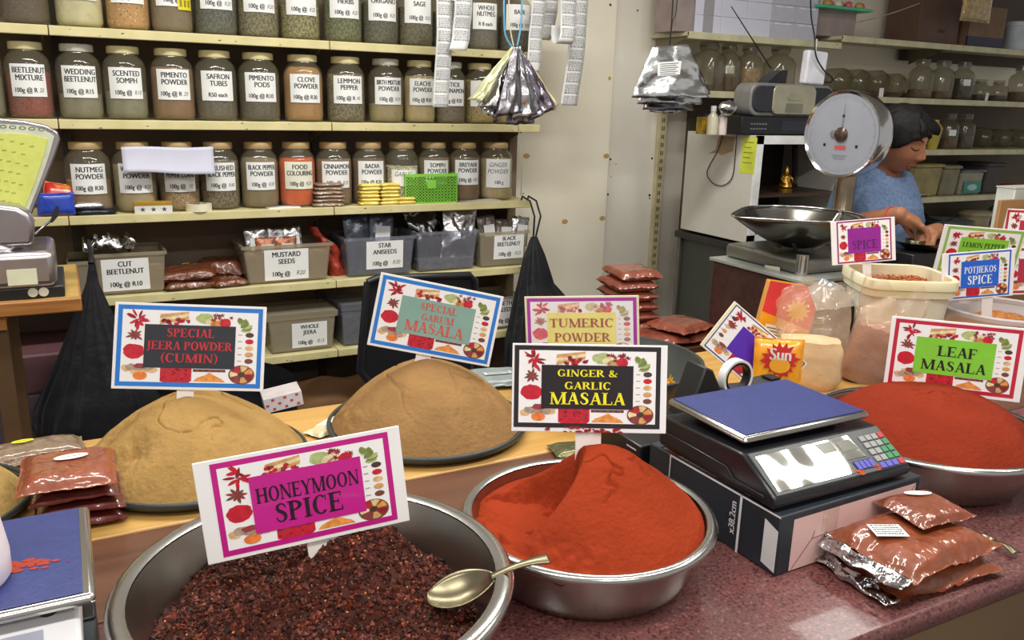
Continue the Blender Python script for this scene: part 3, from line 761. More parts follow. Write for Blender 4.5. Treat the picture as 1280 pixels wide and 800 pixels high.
SERIF = {
    'A': (0.80, _dg(0.12, 0, 0.40, 1.0, TN)+_dg(0.66, 0, 0.40, 1.0, TK)+_B(0.22, 0.56, 0.29, 0.29+TN)+_bs(0.12)+_bs(0.66)),
    'C': (0.80, _arc(0.42, 0.5, 0.38, 0.515, 48, 318)+_B(0.66, 0.71, 0.68, 0.99)),
    'D': (0.88, _stem(0.18)+_arc(0.28, 0.5, 0.54, 0.5, -90, 90)+_B(0.1, 0.30, 0, TN)+_B(0.1, 0.30, 1-TN, 1)),
    'E': (0.74, _stem(0.18)+_B(0.18, 0.64, 1-TN, 1)+_B(0.18, 0.68, 0, TN)+_B(0.18, 0.50, 0.47, 0.47+TN)+_B(0.60, 0.645, 0.76, 1)+_B(0.635, 0.69, 0, 0.26)+_B(0.475, 0.52, 0.38, 0.62)),
    'F': (0.68, _stem(0.18)+_B(0.18, 0.62, 1-TN, 1)+_B(0.18, 0.48, 0.46, 0.46+TN)+_B(0.58, 0.63, 0.74, 1)+_B(0.455, 0.50, 0.37, 0.61)),
    'G': (0.88, _arc(0.42, 0.5, 0.38, 0.515, 48, 325)+_B(0.66, 0.71, 0.68, 0.99)+_stem(0.68, TK, 0.05, 0.44, False, True)),
    'H': (0.94, _stem(0.19)+_stem(0.75)+_B(0.19, 0.75, 0.48, 0.48+TN)),
    'I': (0.42, _stem(0.21)),
    'J': (0.46, _stem(0.25, TK, 0.10, 1.0, False, True)+_S([(0.25, 0.16, 0.08), (0.23, 0.02, 0.07), (0.16, -0.10, 0.045), (0.05, -0.15, 0.04), (0.0, -0.10, 0.05)])),
    'K': (0.88, _stem(0.18)+_dg(0.26, 0.40, 0.68, 1.0, TN+0.02)+_dg(0.72, 0, 0.38, 0.58, TK)+_bs(0.72)+_B(0.56, 0.80, 1-SH, 1)),
    'L': (0.70, _stem(0.18)+_B(0.18, 0.64, 0, TN)+_B(0.60, 0.65, 0, 0.28)),
    'M': (1.10, _stem(0.15, TN)+_dg(0.53, 0, 0.17, 1, TK)+_dg(0.53, 0, 0.88, 1, TN)+_stem(0.92)),
    'N': (0.92, _stem(0.16, TN)+_dg(0.74, 0, 0.16, 1, TK)+_stem(0.76, TN, 0, 1, False, True)),
    'O': (0.88, _arc(0.44, 0.5, 0.40, 0.515, 0, 360, 28)),
    'P': (0.72, _stem(0.18)+_arc(0.26, 0.735, 0.42, 0.265, -90, 90)+_B(0.1, 0.28, 1-TN, 1)+_B(0.1, 0.28, 0.47, 0.47+TN)),
    'R': (0.84, _stem(0.18)+_arc(0.26, 0.735, 0.42, 0.265, -90, 90)+_B(0.1, 0.28, 1-TN, 1)+_B(0.1, 0.28, 0.47, 0.47+TN)+_dg(0.74, 0, 0.40, 0.50, TK)+_B(0.66, 0.86, 0, SH)),
    'S': (0.64, _S([(0.53, 0.72, 0.025), (0.50, 0.86, 0.035), (0.40, 0.95, 0.04), (0.28, 0.95, 0.045), (0.17, 0.87, 0.07), (0.15, 0.74, 0.085), (0.22, 0.61, 0.09), (0.36, 0.51, 0.095), (0.47, 0.40, 0.09), (0.50, 0.26, 0.085), (0.46, 0.13, 0.065), (0.36, 0.05, 0.045), (0.23, 0.045, 0.04), (0.12, 0.14, 0.035), (0.08, 0.29, 0.025)])),
    'T': (0.78, _stem(0.39, TK, 0, 1, True, False)+_B(0.06, 0.72, 1-TN, 1)+_B(0.05, 0.10, 0.72, 1)+_B(0.68, 0.73, 0.72, 1)),
    'U': (0.90, _stem(0.19, TK, 0.3, 1, False, True)+_stem(0.73, TN, 0.3, 1, False, True)+_S([(0.19, 0.34, TK/2), (0.20, 0.20, TK/2), (0.27, 0.09, 0.065), (0.40, 0.045, 0.045), (0.55, 0.06, 0.04), (0.67, 0.15, 0.035), (0.725, 0.32, TN/2)])),
    'V': (0.80, _dg(0.40, 0, 0.12, 1, TK)+_dg(0.42, 0, 0.68, 1, TN)+_bs(0.12, SE, 1-SH)+_bs(0.68, SE, 1-SH)),
    'W': (1.16, _dg(0.36, 0, 0.12, 1, TK)+_dg(0.38, 0, 0.58, 1, TN)+_dg(0.80, 0, 0.56, 1, TK)+_dg(0.82, 0, 1.04, 1, TN)+_bs(0.12, SE, 1-SH)+_bs(1.04, SE, 1-SH)),
    'Y': (0.80, _dg(0.40, 0.42, 0.12, 1, TK)+_dg(0.40, 0.42, 0.68, 1, TN)+_stem(0.40, TK, 0, 0.46, True, False)+_bs(0.12, SE, 1-SH)+_bs(0.68, SE, 1-SH)),
    '(': (0.42, _S([(0.38, 1.08, 0.02), (0.24, 0.88, 0.045), (0.16, 0.62, 0.065), (0.15, 0.36, 0.065), (0.22, 0.08, 0.045), (0.36, -0.14, 0.02)])),
    ')': (0.42, _S([(0.04, 1.08, 0.02), (0.18, 0.88, 0.045), (0.26, 0.62, 0.065), (0.27, 0.36, 0.065), (0.20, 0.08, 0.045), (0.06, -0.14, 0.02)])),
    '&': (0.96, _S([(0.84, 0.52, 0.03), (0.74, 0.30, 0.035), (0.58, 0.12, 0.04), (0.38, 0.04, 0.06), (0.20, 0.10, 0.075), (0.14, 0.26, 0.08), (0.22, 0.42, 0.06), (0.38, 0.56, 0.04), (0.50, 0.70, 0.05), (0.50, 0.86, 0.06), (0.40, 0.96, 0.035), (0.28, 0.92, 0.05), (0.23, 0.78, 0.075), (0.30, 0.60, 0.085), (0.48, 0.34, 0.09), (0.68, 0.12, 0.085), (0.86, 0.02, 0.05)])+_B(0.74, 0.95, 0.50, 0.55)),
    ' ': (0.34, []),
}
def serif_line(mb, txt, x0, x1, z, h, place, k=None):
    W = sum(SERIF[c][0] for c in txt); s = (x1-x0)/W; x = x0
    for c in txt:
        adv, quads = SERIF[c]
        for q in quads: mb.add([place(x+a*s, z+b*h) for a, b in q], [range(len(q))], k)
        x += adv*s

# ------------------------------------------------------------------ printed signs
PAL = {'chili': (200, 26, 48), 'deep': (140, 20, 36), 'tan': (222, 184, 132), 'stick': (214, 160, 104), 'olive': (120, 132, 68), 'pale': (176, 186, 122),
       'orange': (234, 150, 72), 'brown': (122, 70, 50), 'cream': (236, 216, 170), 'mush': (176, 152, 134), 'dark': (78, 54, 48), 'egg': (236, 128, 58), 'plum': (150, 58, 64)}
PKEYS = list(PAL)
def pal_mats(fade):
    out = []
    for k in PKEYS:
        c = PAL[k]
        if fade: c = tuple(int(v*(1-fade)+w*fade) for v, w in zip(c, (255, 210, 205)))
        out.append(mat('print_%s_%d' % (k, int(fade*100)), c, 0.5, var=0.18, scale=120))
    return out
def star(mb, c, r0, r1, n, P, k, a0=0.0, squash=1.0, jit=0.0, rr=None):
    pts = []
    for i in range(2*n):
        a = a0+PI*i/n; r = (r1 if i % 2 == 0 else r0)*(1+(rr.uniform(-jit, jit) if rr else 0))
        pts.append(P(c[0]+r*math.cos(a), c[1]+r*math.sin(a)*squash))
    b = len(mb.v)
    mb.add([P(c[0], c[1])]+pts, [(0, 1+i, 1+(i+1) % (2*n)) for i in range(2*n)], k)
def disc(mb, c, rx, ry, P, k, n=18, jit=0.0, rr=None, rot=0.0):
    pts = []
    for i in range(n):
        a = 2*PI*i/n; q = 1+(rr.uniform(-jit, jit) if rr else 0)
        x, y = rx*q*math.cos(a), ry*q*math.sin(a)
        pts.append(P(c[0]+x*math.cos(rot)-y*math.sin(rot), c[1]+x*math.sin(rot)+y*math.cos(rot)))
    mb.add(pts, [list(range(n))], k)
def leafshape(mb, c, L, w, ang, P, k):
    ca, sa = math.cos(ang), math.sin(ang); pts = []
    for (l, s) in ((0, 0), (0.25, 0.8), (0.5, 1), (0.78, 0.7), (1, 0), (0.78, -0.7), (0.5, -1), (0.25, -0.8)):
        x, y = L*l, w*s; pts.append(P(c[0]+x*ca-y*sa, c[1]+x*sa+y*ca))
    mb.add(pts, [list(range(8))], k)

def sign(name, label, pose, margins, bcol, pcol, tcol, lines, fade=0.0, tabs=((0.0, 0.04, 0.07),), card=None, panel=(0.165, 0.835, 0.20, 0.80), dots_left=False, bw=0.030, sheen=0.35, inner=None, smear=False, flap=None, group='spice name signs'):
    (cx, cy, cz), ro, le, ya, w, h = pose
    M = Matrix.Translation((cx, cy, cz)) @ Matrix.Rotation(R(ya), 4, 'Z') @ Matrix.Rotation(R(le), 4, 'X') @ Matrix.Rotation(R(ro), 4, 'Y')
    t = thing('spice_sign', label, 'sign', group=group, matrix=M)
    cm = card or mat('sign_card', (244, 240, 240), 0.45, var=0.02)
    obj('card', MB().box(-w/2, w/2, 0.0, 0.0035, -h/2, h/2), cm, t, bevel=0.0006)
    l, r_, tp, bt = margins
    X0, X1, Z0, Z1 = -w/2+l*w, w/2-r_*w, -h/2+bt*w, h/2-tp*w
    b = bw*w
    def ring(y, x0, x1, z0, z1, d):
        mb = MB()
        o = [(x0, y, z0), (x1, y, z0), (x1, y, z1), (x0, y, z1)]; i = [(x0+d, y, z0+d), (x1-d, y, z0+d), (x1-d, y, z1-d), (x0+d, y, z1-d)]
        mb.add(o+i, [(k, (k+1) % 4, 4+(k+1) % 4, 4+k) for k in range(4)]); return mb
    bm = mat('sign_ink_%d_%d_%d' % bcol, bcol, 0.35, var=0.06, scale=20, coat=sheen)
    obj('printed_border', ring(-0.0004, X0, X1, Z0, Z1, b), bm, t, smooth=0)
    x0, x1, z0, z1 = X0+b, X1-b, Z0+b, Z1-b
    obj('white_print_sheet', MB().add([(x0, -0.0003, z0), (x1, -0.0003, z0), (x1, -0.0003, z1), (x0, -0.0003, z1)], [(0, 1, 2, 3)]), inner or mat('sign_white', (248, 244, 244), 0.4, var=0.02, coat=sheen), t, smooth=0)
    W, H = x1-x0, z1-z0
    asp = W/H
    rr = random.Random(int(abs(cx)*1000)+7)
    pm = MB()
    lay = [0]
    def P(s, u):
        if dots_left and s > 0.85: pass
        return (x0+W*s, -0.0006-lay[0]*0.00005, z0+H*u)
    K = {k: i for i, k in enumerate(PKEYS)}
    lf = (lambda s: 1-s) if dots_left else (lambda s: s)
    cs = 0.11
    for i in range(13):                                                   # chillies
        lay[0] = i % 4
        leafshape(pm, (cs+rr.uniform(-.01, .01), 0.87+rr.uniform(-.03, .03)), rr.uniform(.055, .095), rr.uniform(.009, .014), 2*PI*i/13+rr.uniform(-.3, .3), (lambda s, u: P(s, 0.87+(u-0.87)*asp*0.85)), K['chili'] if i % 3 else K['deep'])
    for i in range(3):                                                    # cinnamon sticks
        lay[0] = i; leafs = [(0.27, 0.80+0.045*i), (0.48, 0.88+0.04*i), (0.485, 0.93+0.04*i), (0.275, 0.855+0.045*i)]
        pm.add([P(a, min(0.99, q)) for a, q in leafs], [(0, 1, 2, 3)], K['stick'] if i != 1 else K['cream'])
    for i in range(12):
        lay[0] = 4; disc(pm, (rr.uniform(.25, .50), rr.uniform(.80, .90)), .018, .028, P, K['plum'] if i % 2 else K['chili'], 7, .4, rr)
    lay[0] = 0; disc(pm, (0.60, 0.90), 0.065, 0.075, P, K['pale'], 16, .1, rr)
    lay[0] = 1; disc(pm, (0.67, 0.86), 0.06, 0.065, P, K['cream'], 14, .1, rr)
    disc(pm, (0.69, 0.83), 0.05, 0.045, P, K['orange'], 12, .1, rr)
    for i in range(14):
        lay[0] = 2+i % 3; star(pm, (rr.uniform(.64, .80), rr.uniform(.86, .97)), .008, .024, 5, P, K['plum'] if i % 2 else K['deep'], rr.random(), 1.5)
    lay[0] = 5; disc(pm, (0.755, 0.845), 0.042, 0.065, P, K['chili'], 14, .06, rr)
    if not dots_left:
        for i in range(8):                                                    # bay leaves fanned out of one corner
            lay[0] = i % 4; leafshape(pm, (0.87+0.008*(i % 3), 0.74+0.012*i), 0.10-0.004*abs(i-4), 0.024, 0.15+0.24*i, (lambda s, u: P(min(s, .992), min(.985, 0.74+(u-0.74)*asp*0.62))), K['olive'] if i % 2 else K['pale'])
    cst = 0.09 if not dots_left else 0.30
    for i in range(9):                                                    # star anise
        lay[0] = i % 3; leafshape(pm, (0.095, 0.645), rr.uniform(.045, .075), .011, 2*PI*i/9, (lambda s, u: P(s, 0.645+(u-0.645)*asp*0.8)), K['brown'] if i % 2 else K['plum'])
    if not dots_left:
        lay[0] = 0; disc(pm, (0.092, 0.42), 0.078, 0.105, P, K['chili'], 22, .07, rr)
    for i in range(7):                                                    # mushrooms and an egg-shaped fruit
        lay[0] = 1+i % 2; disc(pm, (0.05+0.03*i, 0.17+rr.uniform(-.03, .04)), .042, .05, P, K['mush'] if i % 2 else K['tan'], 11, .15, rr)
    lay[0] = 3; disc(pm, (0.145, 0.22), .05, .04, P, K['plum'], 9, .2, rr)
    lay[0] = 4; disc(pm, (0.145, 0.085), .052, .058, P, K['egg'], 16)
    lay[0] = 0; pm.add([P(.29, .015), P(.315, -.0), P(.50, .0), P(.52, .03), P(.52, .23), P(.29, .23)], [range(6)], K['chili'])
    for i in range(26):
        lay[0] = 1; disc(pm, (rr.uniform(.305, .505), rr.uniform(.03, .2)), .010, .013, P, K['deep'] if i % 2 else K['plum'], 6, .3, rr)
    lay[0] = 0; pm.add([P(.53, .19), P(.77, .19), P(.77, .155), P(.53, .155)], [range(4)], K['dark'])
    for i in range(5): lay[0] = 1; disc(pm, (.56+.045*i, .17), .017, .014, P, K['plum'], 8, .2, rr)
    lay[0] = 0; pm.add([P(.535, .02), P(.77, .015), P(.745, .06), P(.68, .115), P(.655, .15), P(.62, .11), P(.56, .07)], [range(7)], K['orange'])
    if not dots_left:
        lay[0] = 0; disc(pm, (.89, .125), .098, .135, P, K['brown'], 24)
        for i, k in enumerate(('orange', 'tan', 'chili', 'cream', 'plum', 'stick', 'deep')):
            a0, a1 = 2*PI*i/7+.1, 2*PI*(i+1)/7-.1
            lay[0] = 1; pm.add([P(.89+.03*math.cos(a0), .13+.042*math.sin(a0)), P(.89+.085*math.cos(a0), .13+.118*math.sin(a0)), P(.89+.09*math.cos((a0+a1)/2), .13+.125*math.sin((a0+a1)/2)), P(.89+.085*math.cos(a1), .13+.118*math.sin(a1)), P(.89+.03*math.cos(a1), .13+.042*math.sin(a1))], [range(5)], K[k])
        lay[0] = 2; disc(pm, (.89, .13), .024, .032, P, K['dark'], 12)
    dx = 0.94 if not dots_left else 0.065
    for i, k in enumerate(('dark', 'chili', 'tan', 'stick', 'brown')):
        u = (.685-.092*i) if not dots_left else (.78-.105*i)
        lay[0] = 0; disc(pm, (dx, u), .032, .036, P, K[k], 14)
        tx = dx-.085 if not dots_left else dx-.055
        pm.add([P(tx, u-.006), P(tx+.03, u-.006), P(tx+.03, u+.006), P(tx, u+.006)], [range(4)], K['mush'])
    obj('printed_pictures', pm, pal_mats(fade), t, smooth=0)
    s0, s1, t0, t1 = panel
    pp = MB().add([(x0+W*s0, -0.0011, z0+H*t0), (x0+W*s1, -0.0011, z0+H*t0), (x0+W*s1, -0.0011, z0+H*t1), (x0+W*s0, -0.0011, z0+H*t1)], [(0, 1, 2, 3)])
    po = obj('title_panel', pp, mat('title_%d_%d_%d' % pcol, pcol, 0.35, var=0.05, scale=20, coat=sheen), t, smooth=0)
    if lines:
        lm = MB()
        for (txt, a, b2, u, hh) in lines:
            serif_line(lm, txt, x0+W*(s0+(s1-s0)*a), x0+W*(s0+(s1-s0)*b2), z0+H*(t0+(t1-t0)*u), H*(t1-t0)*hh, lambda x, z: (x, -0.0015, z))
        obj('lettering', lm, mat('title_ink_%d_%d_%d' % tcol, tcol, 0.5, var=0.05), po, smooth=0)
    for (tx, tw, tl) in tabs:
        obj('tab', MB().box(tx*w-tw/2, tx*w+tw/2, 0.0036, 0.0056, -h/2-tl, -h/2+0.03), mat('tab_card', (240, 232, 226), 0.5, var=0.05), t, bevel=0.0005)
    if smear:
        sm = MB(); q = random.Random(4)
        for i in range(26):
            xx = q.gauss(0.0, 0.035); zz = -h/2+abs(q.gauss(0, 0.006)); rr_ = q.uniform(.001, .005)
            sm.add([(xx+rr_*math.cos(a)*q.uniform(.6, 1.6), -0.0013-0.00001*i, max(-h/2, zz+rr_*.6*math.sin(a))) for a in [PI*2*j/7 for j in range(7)]], [range(7)])
        obj('powder_stain', sm, mat('red_stain', (150, 30, 34), 0.9), t, smooth=0)
    return t

BLUE = (36, 124, 214)
sign('jeera', 'blue-bordered sign reading special jeera powder, standing in the left sandy mound', ((0.1727, 1.5842, 1.1640), 2.77, -17.89, -18.75, 0.2668, 0.1575), (.022, .022, .016, .02), BLUE, (44, 46, 54), (206, 44, 54),
     [('SPECIAL', .24, .77, .72, .20), ('JEERA POWDER', .03, .97, .42, .20), ('(CUMIN)', .18, .82, .13, .21)], tabs=((-0.02, 0.030, 0.04),))
sign('garum', 'blue-bordered tilted sign reading special garum masala on the second sandy mound', ((0.6614, 1.5841, 1.1665), 11.91, -8.65, -18.21, 0.2625, 0.1541), (.022, .022, .016, .02), BLUE, (136, 172, 160), (214, 92, 84),
     [('SPECIAL', .26, .76, .72, .19), ('GARUM', .30, .74, .44, .18), ('MASALA', .10, .90, .10, .28)], tabs=((-0.04, 0.032, 0.04),))
sign('tumeric', 'faded purple-bordered sign reading tumeric powder, behind the black-bordered sign', ((1.0236, 1.5807, 1.1100), -4.81, -4.04, -39.62, 0.2642, 0.1561), (.02, .02, .016, .02), (178, 64, 170), (248, 232, 140), (176, 104, 96),
     [('TUMERIC', .03, .97, .56, .26), ('POWDER', .10, .92, .13, .26)], fade=0.45, tabs=((0.0, 0.03, 0.06),), card=mat('aged_card', (240, 230, 196), 0.5, var=0.04))
sign('ginger', 'black-bordered sign with yellow lettering ginger and garlic masala, planted in the orange-red cone', ((0.6865, 1.0300, 1.1909), -0.67, -13.20, -28.30, 0.2395, 0.1366), (.014, .042, .012, .028), (38, 28, 34), (34, 24, 28), (250, 236, 40),
     [('GINGER &', .17, .83, .74, .16), ('GARLIC', .25, .76, .45, .17), ('MASALA', .09, .92, .10, .28)], tabs=((0.0, 0.040, 0.045),), smear=True)
sign('honeymoon', 'magenta-bordered sign reading honeymoon spice, leaning in the dark coarse spice', ((0.2316, 0.9788, 1.1300), -4.70, -6.86, -8.13, 0.2547, 0.1309), (.075, .062, .018, .022), (196, 14, 132), (200, 16, 140), (40, 10, 34),
     [('HONEYMOON', .04, .97, .52, .26), ('SPICE', .18, .80, .12, .34)], tabs=((0.05, 0.04, 0.045),), bw=0.028, panel=(0.17, 0.845, 0.13, 0.83))
sign('leaf', 'crimson-bordered sign with a lime green panel reading leaf masala', ((1.5336, 1.0013, 1.1441), 0.24, -5.02, -45.37, 0.2484, 0.1471), (.03, .05, .016, .026), (196, 26, 60), (132, 204, 52), (26, 26, 22),
     [('LEAF', .28, .78, .52, .28), ('MASALA', .09, .92, .12, .28)], tabs=((-0.03, 0.03, 0.05),))
sign('purple', 'tilted sign with a plain violet panel, stuck beside the tape dispenser', ((1.3895, 1.3997, 1.0580), 39.35, -13.17, -20.89, 0.2324, 0.131), (.035, .02, .014, .02), (58, 44, 140), (86, 34, 178), (40, 20, 90),
     [], tabs=(), card=mat('aged_card', (240, 230, 196), 0.5, var=0.04), dots_left=True, panel=(.20, .86, .22, .78), bw=0.012)
sign('violet', 'purple-bordered sign with dark lettering spice, standing in the square white bucket', ((2.016, 1.650, 1.2527), -5.37, -8.85, -23.53, 0.1897, 0.1255), (.085, .062, .012, .016), (150, 28, 104), (150, 26, 150), (92, 14, 96),
     [('SPICE', .12, .90, .16, .34)], tabs=((0.05, 0.026, 0.05),), bw=0.022, panel=(.18, .82, .2, .84))
sign('lemonpepper', 'green-bordered sign reading lemon pepper spice, behind the blue-bordered potjiekos sign', ((2.5118, 1.6200, 1.1982), 2.72, 6.87, -30.58, 0.2518, 0.1539), (.05, .02, .014, .02), (146, 190, 84), (136, 204, 54), (34, 40, 20),
     [('LEMON PEPPER', .06, .95, .62, .20), ('SPICE', .18, .80, .16, .32)], tabs=((0.0, 0.03, 0.10),), bw=0.034, panel=(.18, .86, .2, .82))
sign('potjiekos', 'blue-bordered sign with a blue panel reading potjiekos spice', ((2.2915, 1.4698, 1.1686), -5.50, -2.17, -25.01, 0.2119, 0.1377), (.085, .055, .014, .018), (30, 92, 200), (26, 98, 214), (244, 244, 244),
     [('POTJIEKOS', .08, .93, .54, .25), ('SPICE', .17, .84, .12, .33)], tabs=((0.16, 0.032, 0.06),), bw=0.022, panel=(.19, .83, .2, .84))

# ------------------------------------------------------------------ packets
def pillow(w, d, t, seed, wr=0.003, nu=44, nv=36, zs=0.38, n=5.0, ear=0.03, fl=0.07):
    mb = MB()
    def pr(q):
        q = abs(2*q-1)
        if q > 1-fl: return 0.0
        return max(0.0, 1-(q/(1-fl))**n)**0.6
    for side in (1, -1):
        def fn(u, v):
            p = pr(u)*pr(v)
            bow = 1-ear*((1-abs(2*v-1)**2))
            bow2 = 1-ear*((1-abs(2*u-1)**2))
            x, y = w/2*(2*u-1)*bow, d/2*(2*v-1)*bow2
            edge_ = (1-p)
            wob = (nz(x*20+seed, y*20, seed)*0.5)*(0.5+edge_)+edge_*(1.3*(0.28-abs(nz(x*24+seed*3, y*24, 4)))+0.8*(0.25-abs(nz(x*55, y*55+seed*5, 9))))+0.35*max(0.0, 0.10-abs(nz(x*16+seed*7, y*16, 2)))*6
            if side > 0: z = t*zs+(t*(1-zs))*p+wr*wob
            else: z = t*zs-t*zs*p+wr*wob*(1-p)*0.9
            return (x, y, max(z, 0.0005))
        if side > 0: mb.grid(fn, nu, nv)
        else: mb.grid(lambda u, v: fn(1-u, v), nu, nv)
    return mb
def packet(name, label, cat, loc, rz, w, d, t, m, seed, group=None, tilt=(0, 0), sticker=None, wr=0.003, foil=None, **pk):
    o = thing(name, label, cat, loc, (tilt[0], tilt[1], rz), group)
    obj('packet_body', pillow(w, d, t, seed, wr, **pk), m, o, smooth=75)
    if sticker:
        kind, sx, sy, sw, sh, cm, rot = sticker
        mb = MB()
        def top(x, y): return t+0.0016+wr*0.5
        pts = []
        if kind == 'oval': pts = [(sw/2*math.cos(2*PI*i/24), sh/2*math.sin(2*PI*i/24)) for i in range(24)]
        else: pts = [(-sw/2, -sh/2), (sw/2, -sh/2), (sw/2, sh/2), (-sw/2, sh/2)]
        c, s_ = math.cos(rot), math.sin(rot)
        mb.add([(sx+x*c-y*s_, sy+x*s_+y*c, top(0, 0)) for x, y in pts], [list(range(len(pts)))])
        so = obj('sticker', mb, cm, o, smooth=0)
        ln = MB()
        rowz = 5 if kind != 'oval' else 1
        q = random.Random(seed)
        for r_ in range(rowz):
            yy = sh*(0.34-0.17*r_) if rowz > 1 else -sh*0.06
            x = -sw*(0.42 if rowz > 1 else 0.30)
            while x < sw*(0.40 if rowz > 1 else 0.28):
                ww = q.uniform(.02, .07)*sw
                ln.add([(sx+(a)*c-b*s_, sy+a*s_+b*c, top(0, 0)+0.0004) for a, b in ((x, yy), (x+ww, yy), (x+ww, yy+sh*.09), (x, yy+sh*.09))], [(0, 1, 2, 3)]); x += ww+sw*.022
        obj('sticker_print', ln, INK, so, smooth=0)
    return o
REDP = pack_mat('red_powder_in_clear_plastic', (138, 64, 32), bump=0.5, bscale=34)
DREDP = pack_mat('dark_red_powder_in_clear_plastic', (100, 38, 32), bump=0.55, bscale=34)
BRNP = pack_mat('brown_spice_in_clear_plastic', (128, 104, 80), bump=0.5, bscale=30)
FAT = dict(zs=0.48, n=8.0, fl=0.03, nu=26, nv=20)
STKY = mat('yellow_oval_sticker', (222, 216, 40), 0.5)
# stack of red packets on the yellow table
px0, py0 = -0.037, 1.472
hs = ['lowest', 'second from the bottom', 'third from the bottom']
zz = ZT
for i in range(3):
    packet('spice_packet', 'red powder packet in the stack on the yellow table, %s' % hs[i], 'packet', (px0+0.003*(i % 2)+0.004, py0-0.006+0.003*i, zz), R(2-2*i), 0.134, 0.150, 0.0215, DREDP, i+1, 'red packets stacked on the yellow table', wr=0.0035)
    zz += 0.0222
packet('spice_packet', 'orange-red powder packet with a white oval sticker, topmost of the stack', 'packet', (px0-0.006, py0, zz), R(-2), 0.146, 0.162, 0.026, REDP, 9, 'red packets stacked on the yellow table', sticker=('oval', 0.006, 0.012, 0.052, 0.022, WHITE, 0.06), wr=0.0035)
packet('spice_packet', 'flat brown spice packet with a yellow oval sticker behind the red stack', 'packet', (-0.115, 1.738, ZT), R(7), 0.20, 0.095, 0.032, BRNP, 21, sticker=('oval', -0.005, 0.012, 0.038, 0.016, STKY, 0.0), wr=0.004)
# white paper packet between the two mounds, silver-grey packet behind, greenish foil packet under the sign
wp = onZ(437, 533, ZT+0.01)
packet('paper_packet', 'small white paper packet lying on the yellow table between the two mounds', 'packet', (0.487, 1.660, ZT), R(30), 0.105, 0.085, 0.020, mat('white_packet_paper', (236, 236, 232), 0.5, var=0.03, bump=0.3, bscale=30), 33)
packet('clear_packet', 'crumpled clear plastic packet end beside the white paper packet', 'packet', (0.425, 1.640, ZT), R(30), 0.06, 0.05, 0.012, pack_mat('pale_clear_plastic', (214, 200, 160), bump=0.8), 34)
packet('foil_packet', 'grey plastic packet with a white label strip behind the second sandy mound', 'packet', (0.915, 1.796, ZT), R(-12), 0.15, 0.135, 0.024, mat('grey_plastic_packet', (136, 146, 148), 0.35, var=0.1, scale=30, bump=0.2, bscale=60, coat=0.3), 41, sticker=('strip', 0.0, -0.012, 0.07, 0.018, WHITE, 0.05))
packet('foil_packet', 'folded olive green foil packet below the black-bordered sign', 'packet', (0.868, 1.335, ZT), R(-12), 0.11, 0.07, 0.016, mat('olive_foil', (120, 118, 84), 0.3, metal=0.6, var=0.2, bump=0.5, bscale=40), 44)

# big packets at the front of the counter
CLEARF = foil_mat('clear_packet_fold', (206, 206, 208), 0.15, 0.8, 30)
def big_packet(label, loc, rz, w, d, t, m, seed, tail, sticker=None, tilt=(0, 0)):
    o = packet('spice_packet', label, 'packet', loc, rz, w, d, t, m, seed, 'red powder packets on the counter front', sticker=sticker, wr=0.006, tilt=tilt)
    f = MB()
    def fl(u, v):
        x = -w/2*(0.97)-tail*v; y = d/2*(2*u-1)*(0.96-0.06*v)
        return (x+0.006*nz(y*40, v*3, seed), y, max(0.001, t*0.36*(1-0.75*v)+0.010*nz(y*30+seed, v*4, seed)+0.004))
    f.grid(fl, 26, 6)
    obj('empty_fold', f, CLEARF, o, smooth=80, solid=0.0008)
    return o
RP2 = pack_mat('rust_powder_in_clear_plastic', (132, 62, 28), bump=0.6, bscale=26, crough=0.08)
big_packet('lower big rust powder packet lying on the counter, under the pile', (1.112, 0.738, ZT), R(-3), 0.232, 0.150, 0.030, RP2, 51, 0.022)
big_packet('big rust powder packet with a white printed label in the middle of the pile', (1.106, 0.742, ZT+0.0300), R(3), 0.222, 0.158, 0.042, RP2, 52, 0.022, sticker=('rect', -0.058, 0.006, 0.050, 0.036, WHITE, -0.5))
packet('spice_packet', 'small rust powder packet with a white oval sticker, topmost of the pile', 'packet', (1.152, 0.762, ZT+0.0735), R(-4), 0.116, 0.100, 0.021, pack_mat('rust_powder_small', (124, 56, 28), bump=0.5, bscale=40), 53, 'red powder packets on the counter front', sticker=('oval', 0.008, 0.022, 0.046, 0.014, WHITE, -0.35))

# ------------------------------------------------------------------ price-computing scale on its carton
CARTON = mat('charcoal_carton', (40, 46, 54), 0.45, var=0.12, scale=15)
PINKC = mat('pale_pink_carton', (226, 186, 180), 0.6, var=0.05, scale=6)
t = thing('carton', 'charcoal and pale pink carton that the counter scale stands on', 'box', (1.052, 0.972, ZT), (0, 0, R(1.6)))
bw_, bd_, bh_ = 0.325, 0.312, 0.1
obj('carton_body', MB().box(-bw_/2, bw_/2, -bd_/2, bd_/2, 0, bh_), CARTON, t, bevel=0.003)
def face(name, par, m, pts, d=0.0): return obj(name, MB().add(pts, [range(len(pts))]), m, par, smooth=0)
e = 0.0006
fy = -bd_/2-e
face('front_panel', t, PINKC, [(-bw_/2+0.028, fy, 0.003), (bw_/2-0.012, fy, 0.003), (bw_/2-0.012, fy, bh_-0.010), (-bw_/2+0.028, fy, bh_-0.010)])
face('white_corner', t, mat('carton_white', (226, 224, 226), 0.5), [(-bw_/2-e, -bd_/2+0.03, 0.012), (-bw_/2-e, -bd_/2+0.002, 0.006), (-bw_/2-e, -bd_/2+0.002, 0.075), (-bw_/2-e, -bd_/2+0.03, 0.085)])
cr = MB()
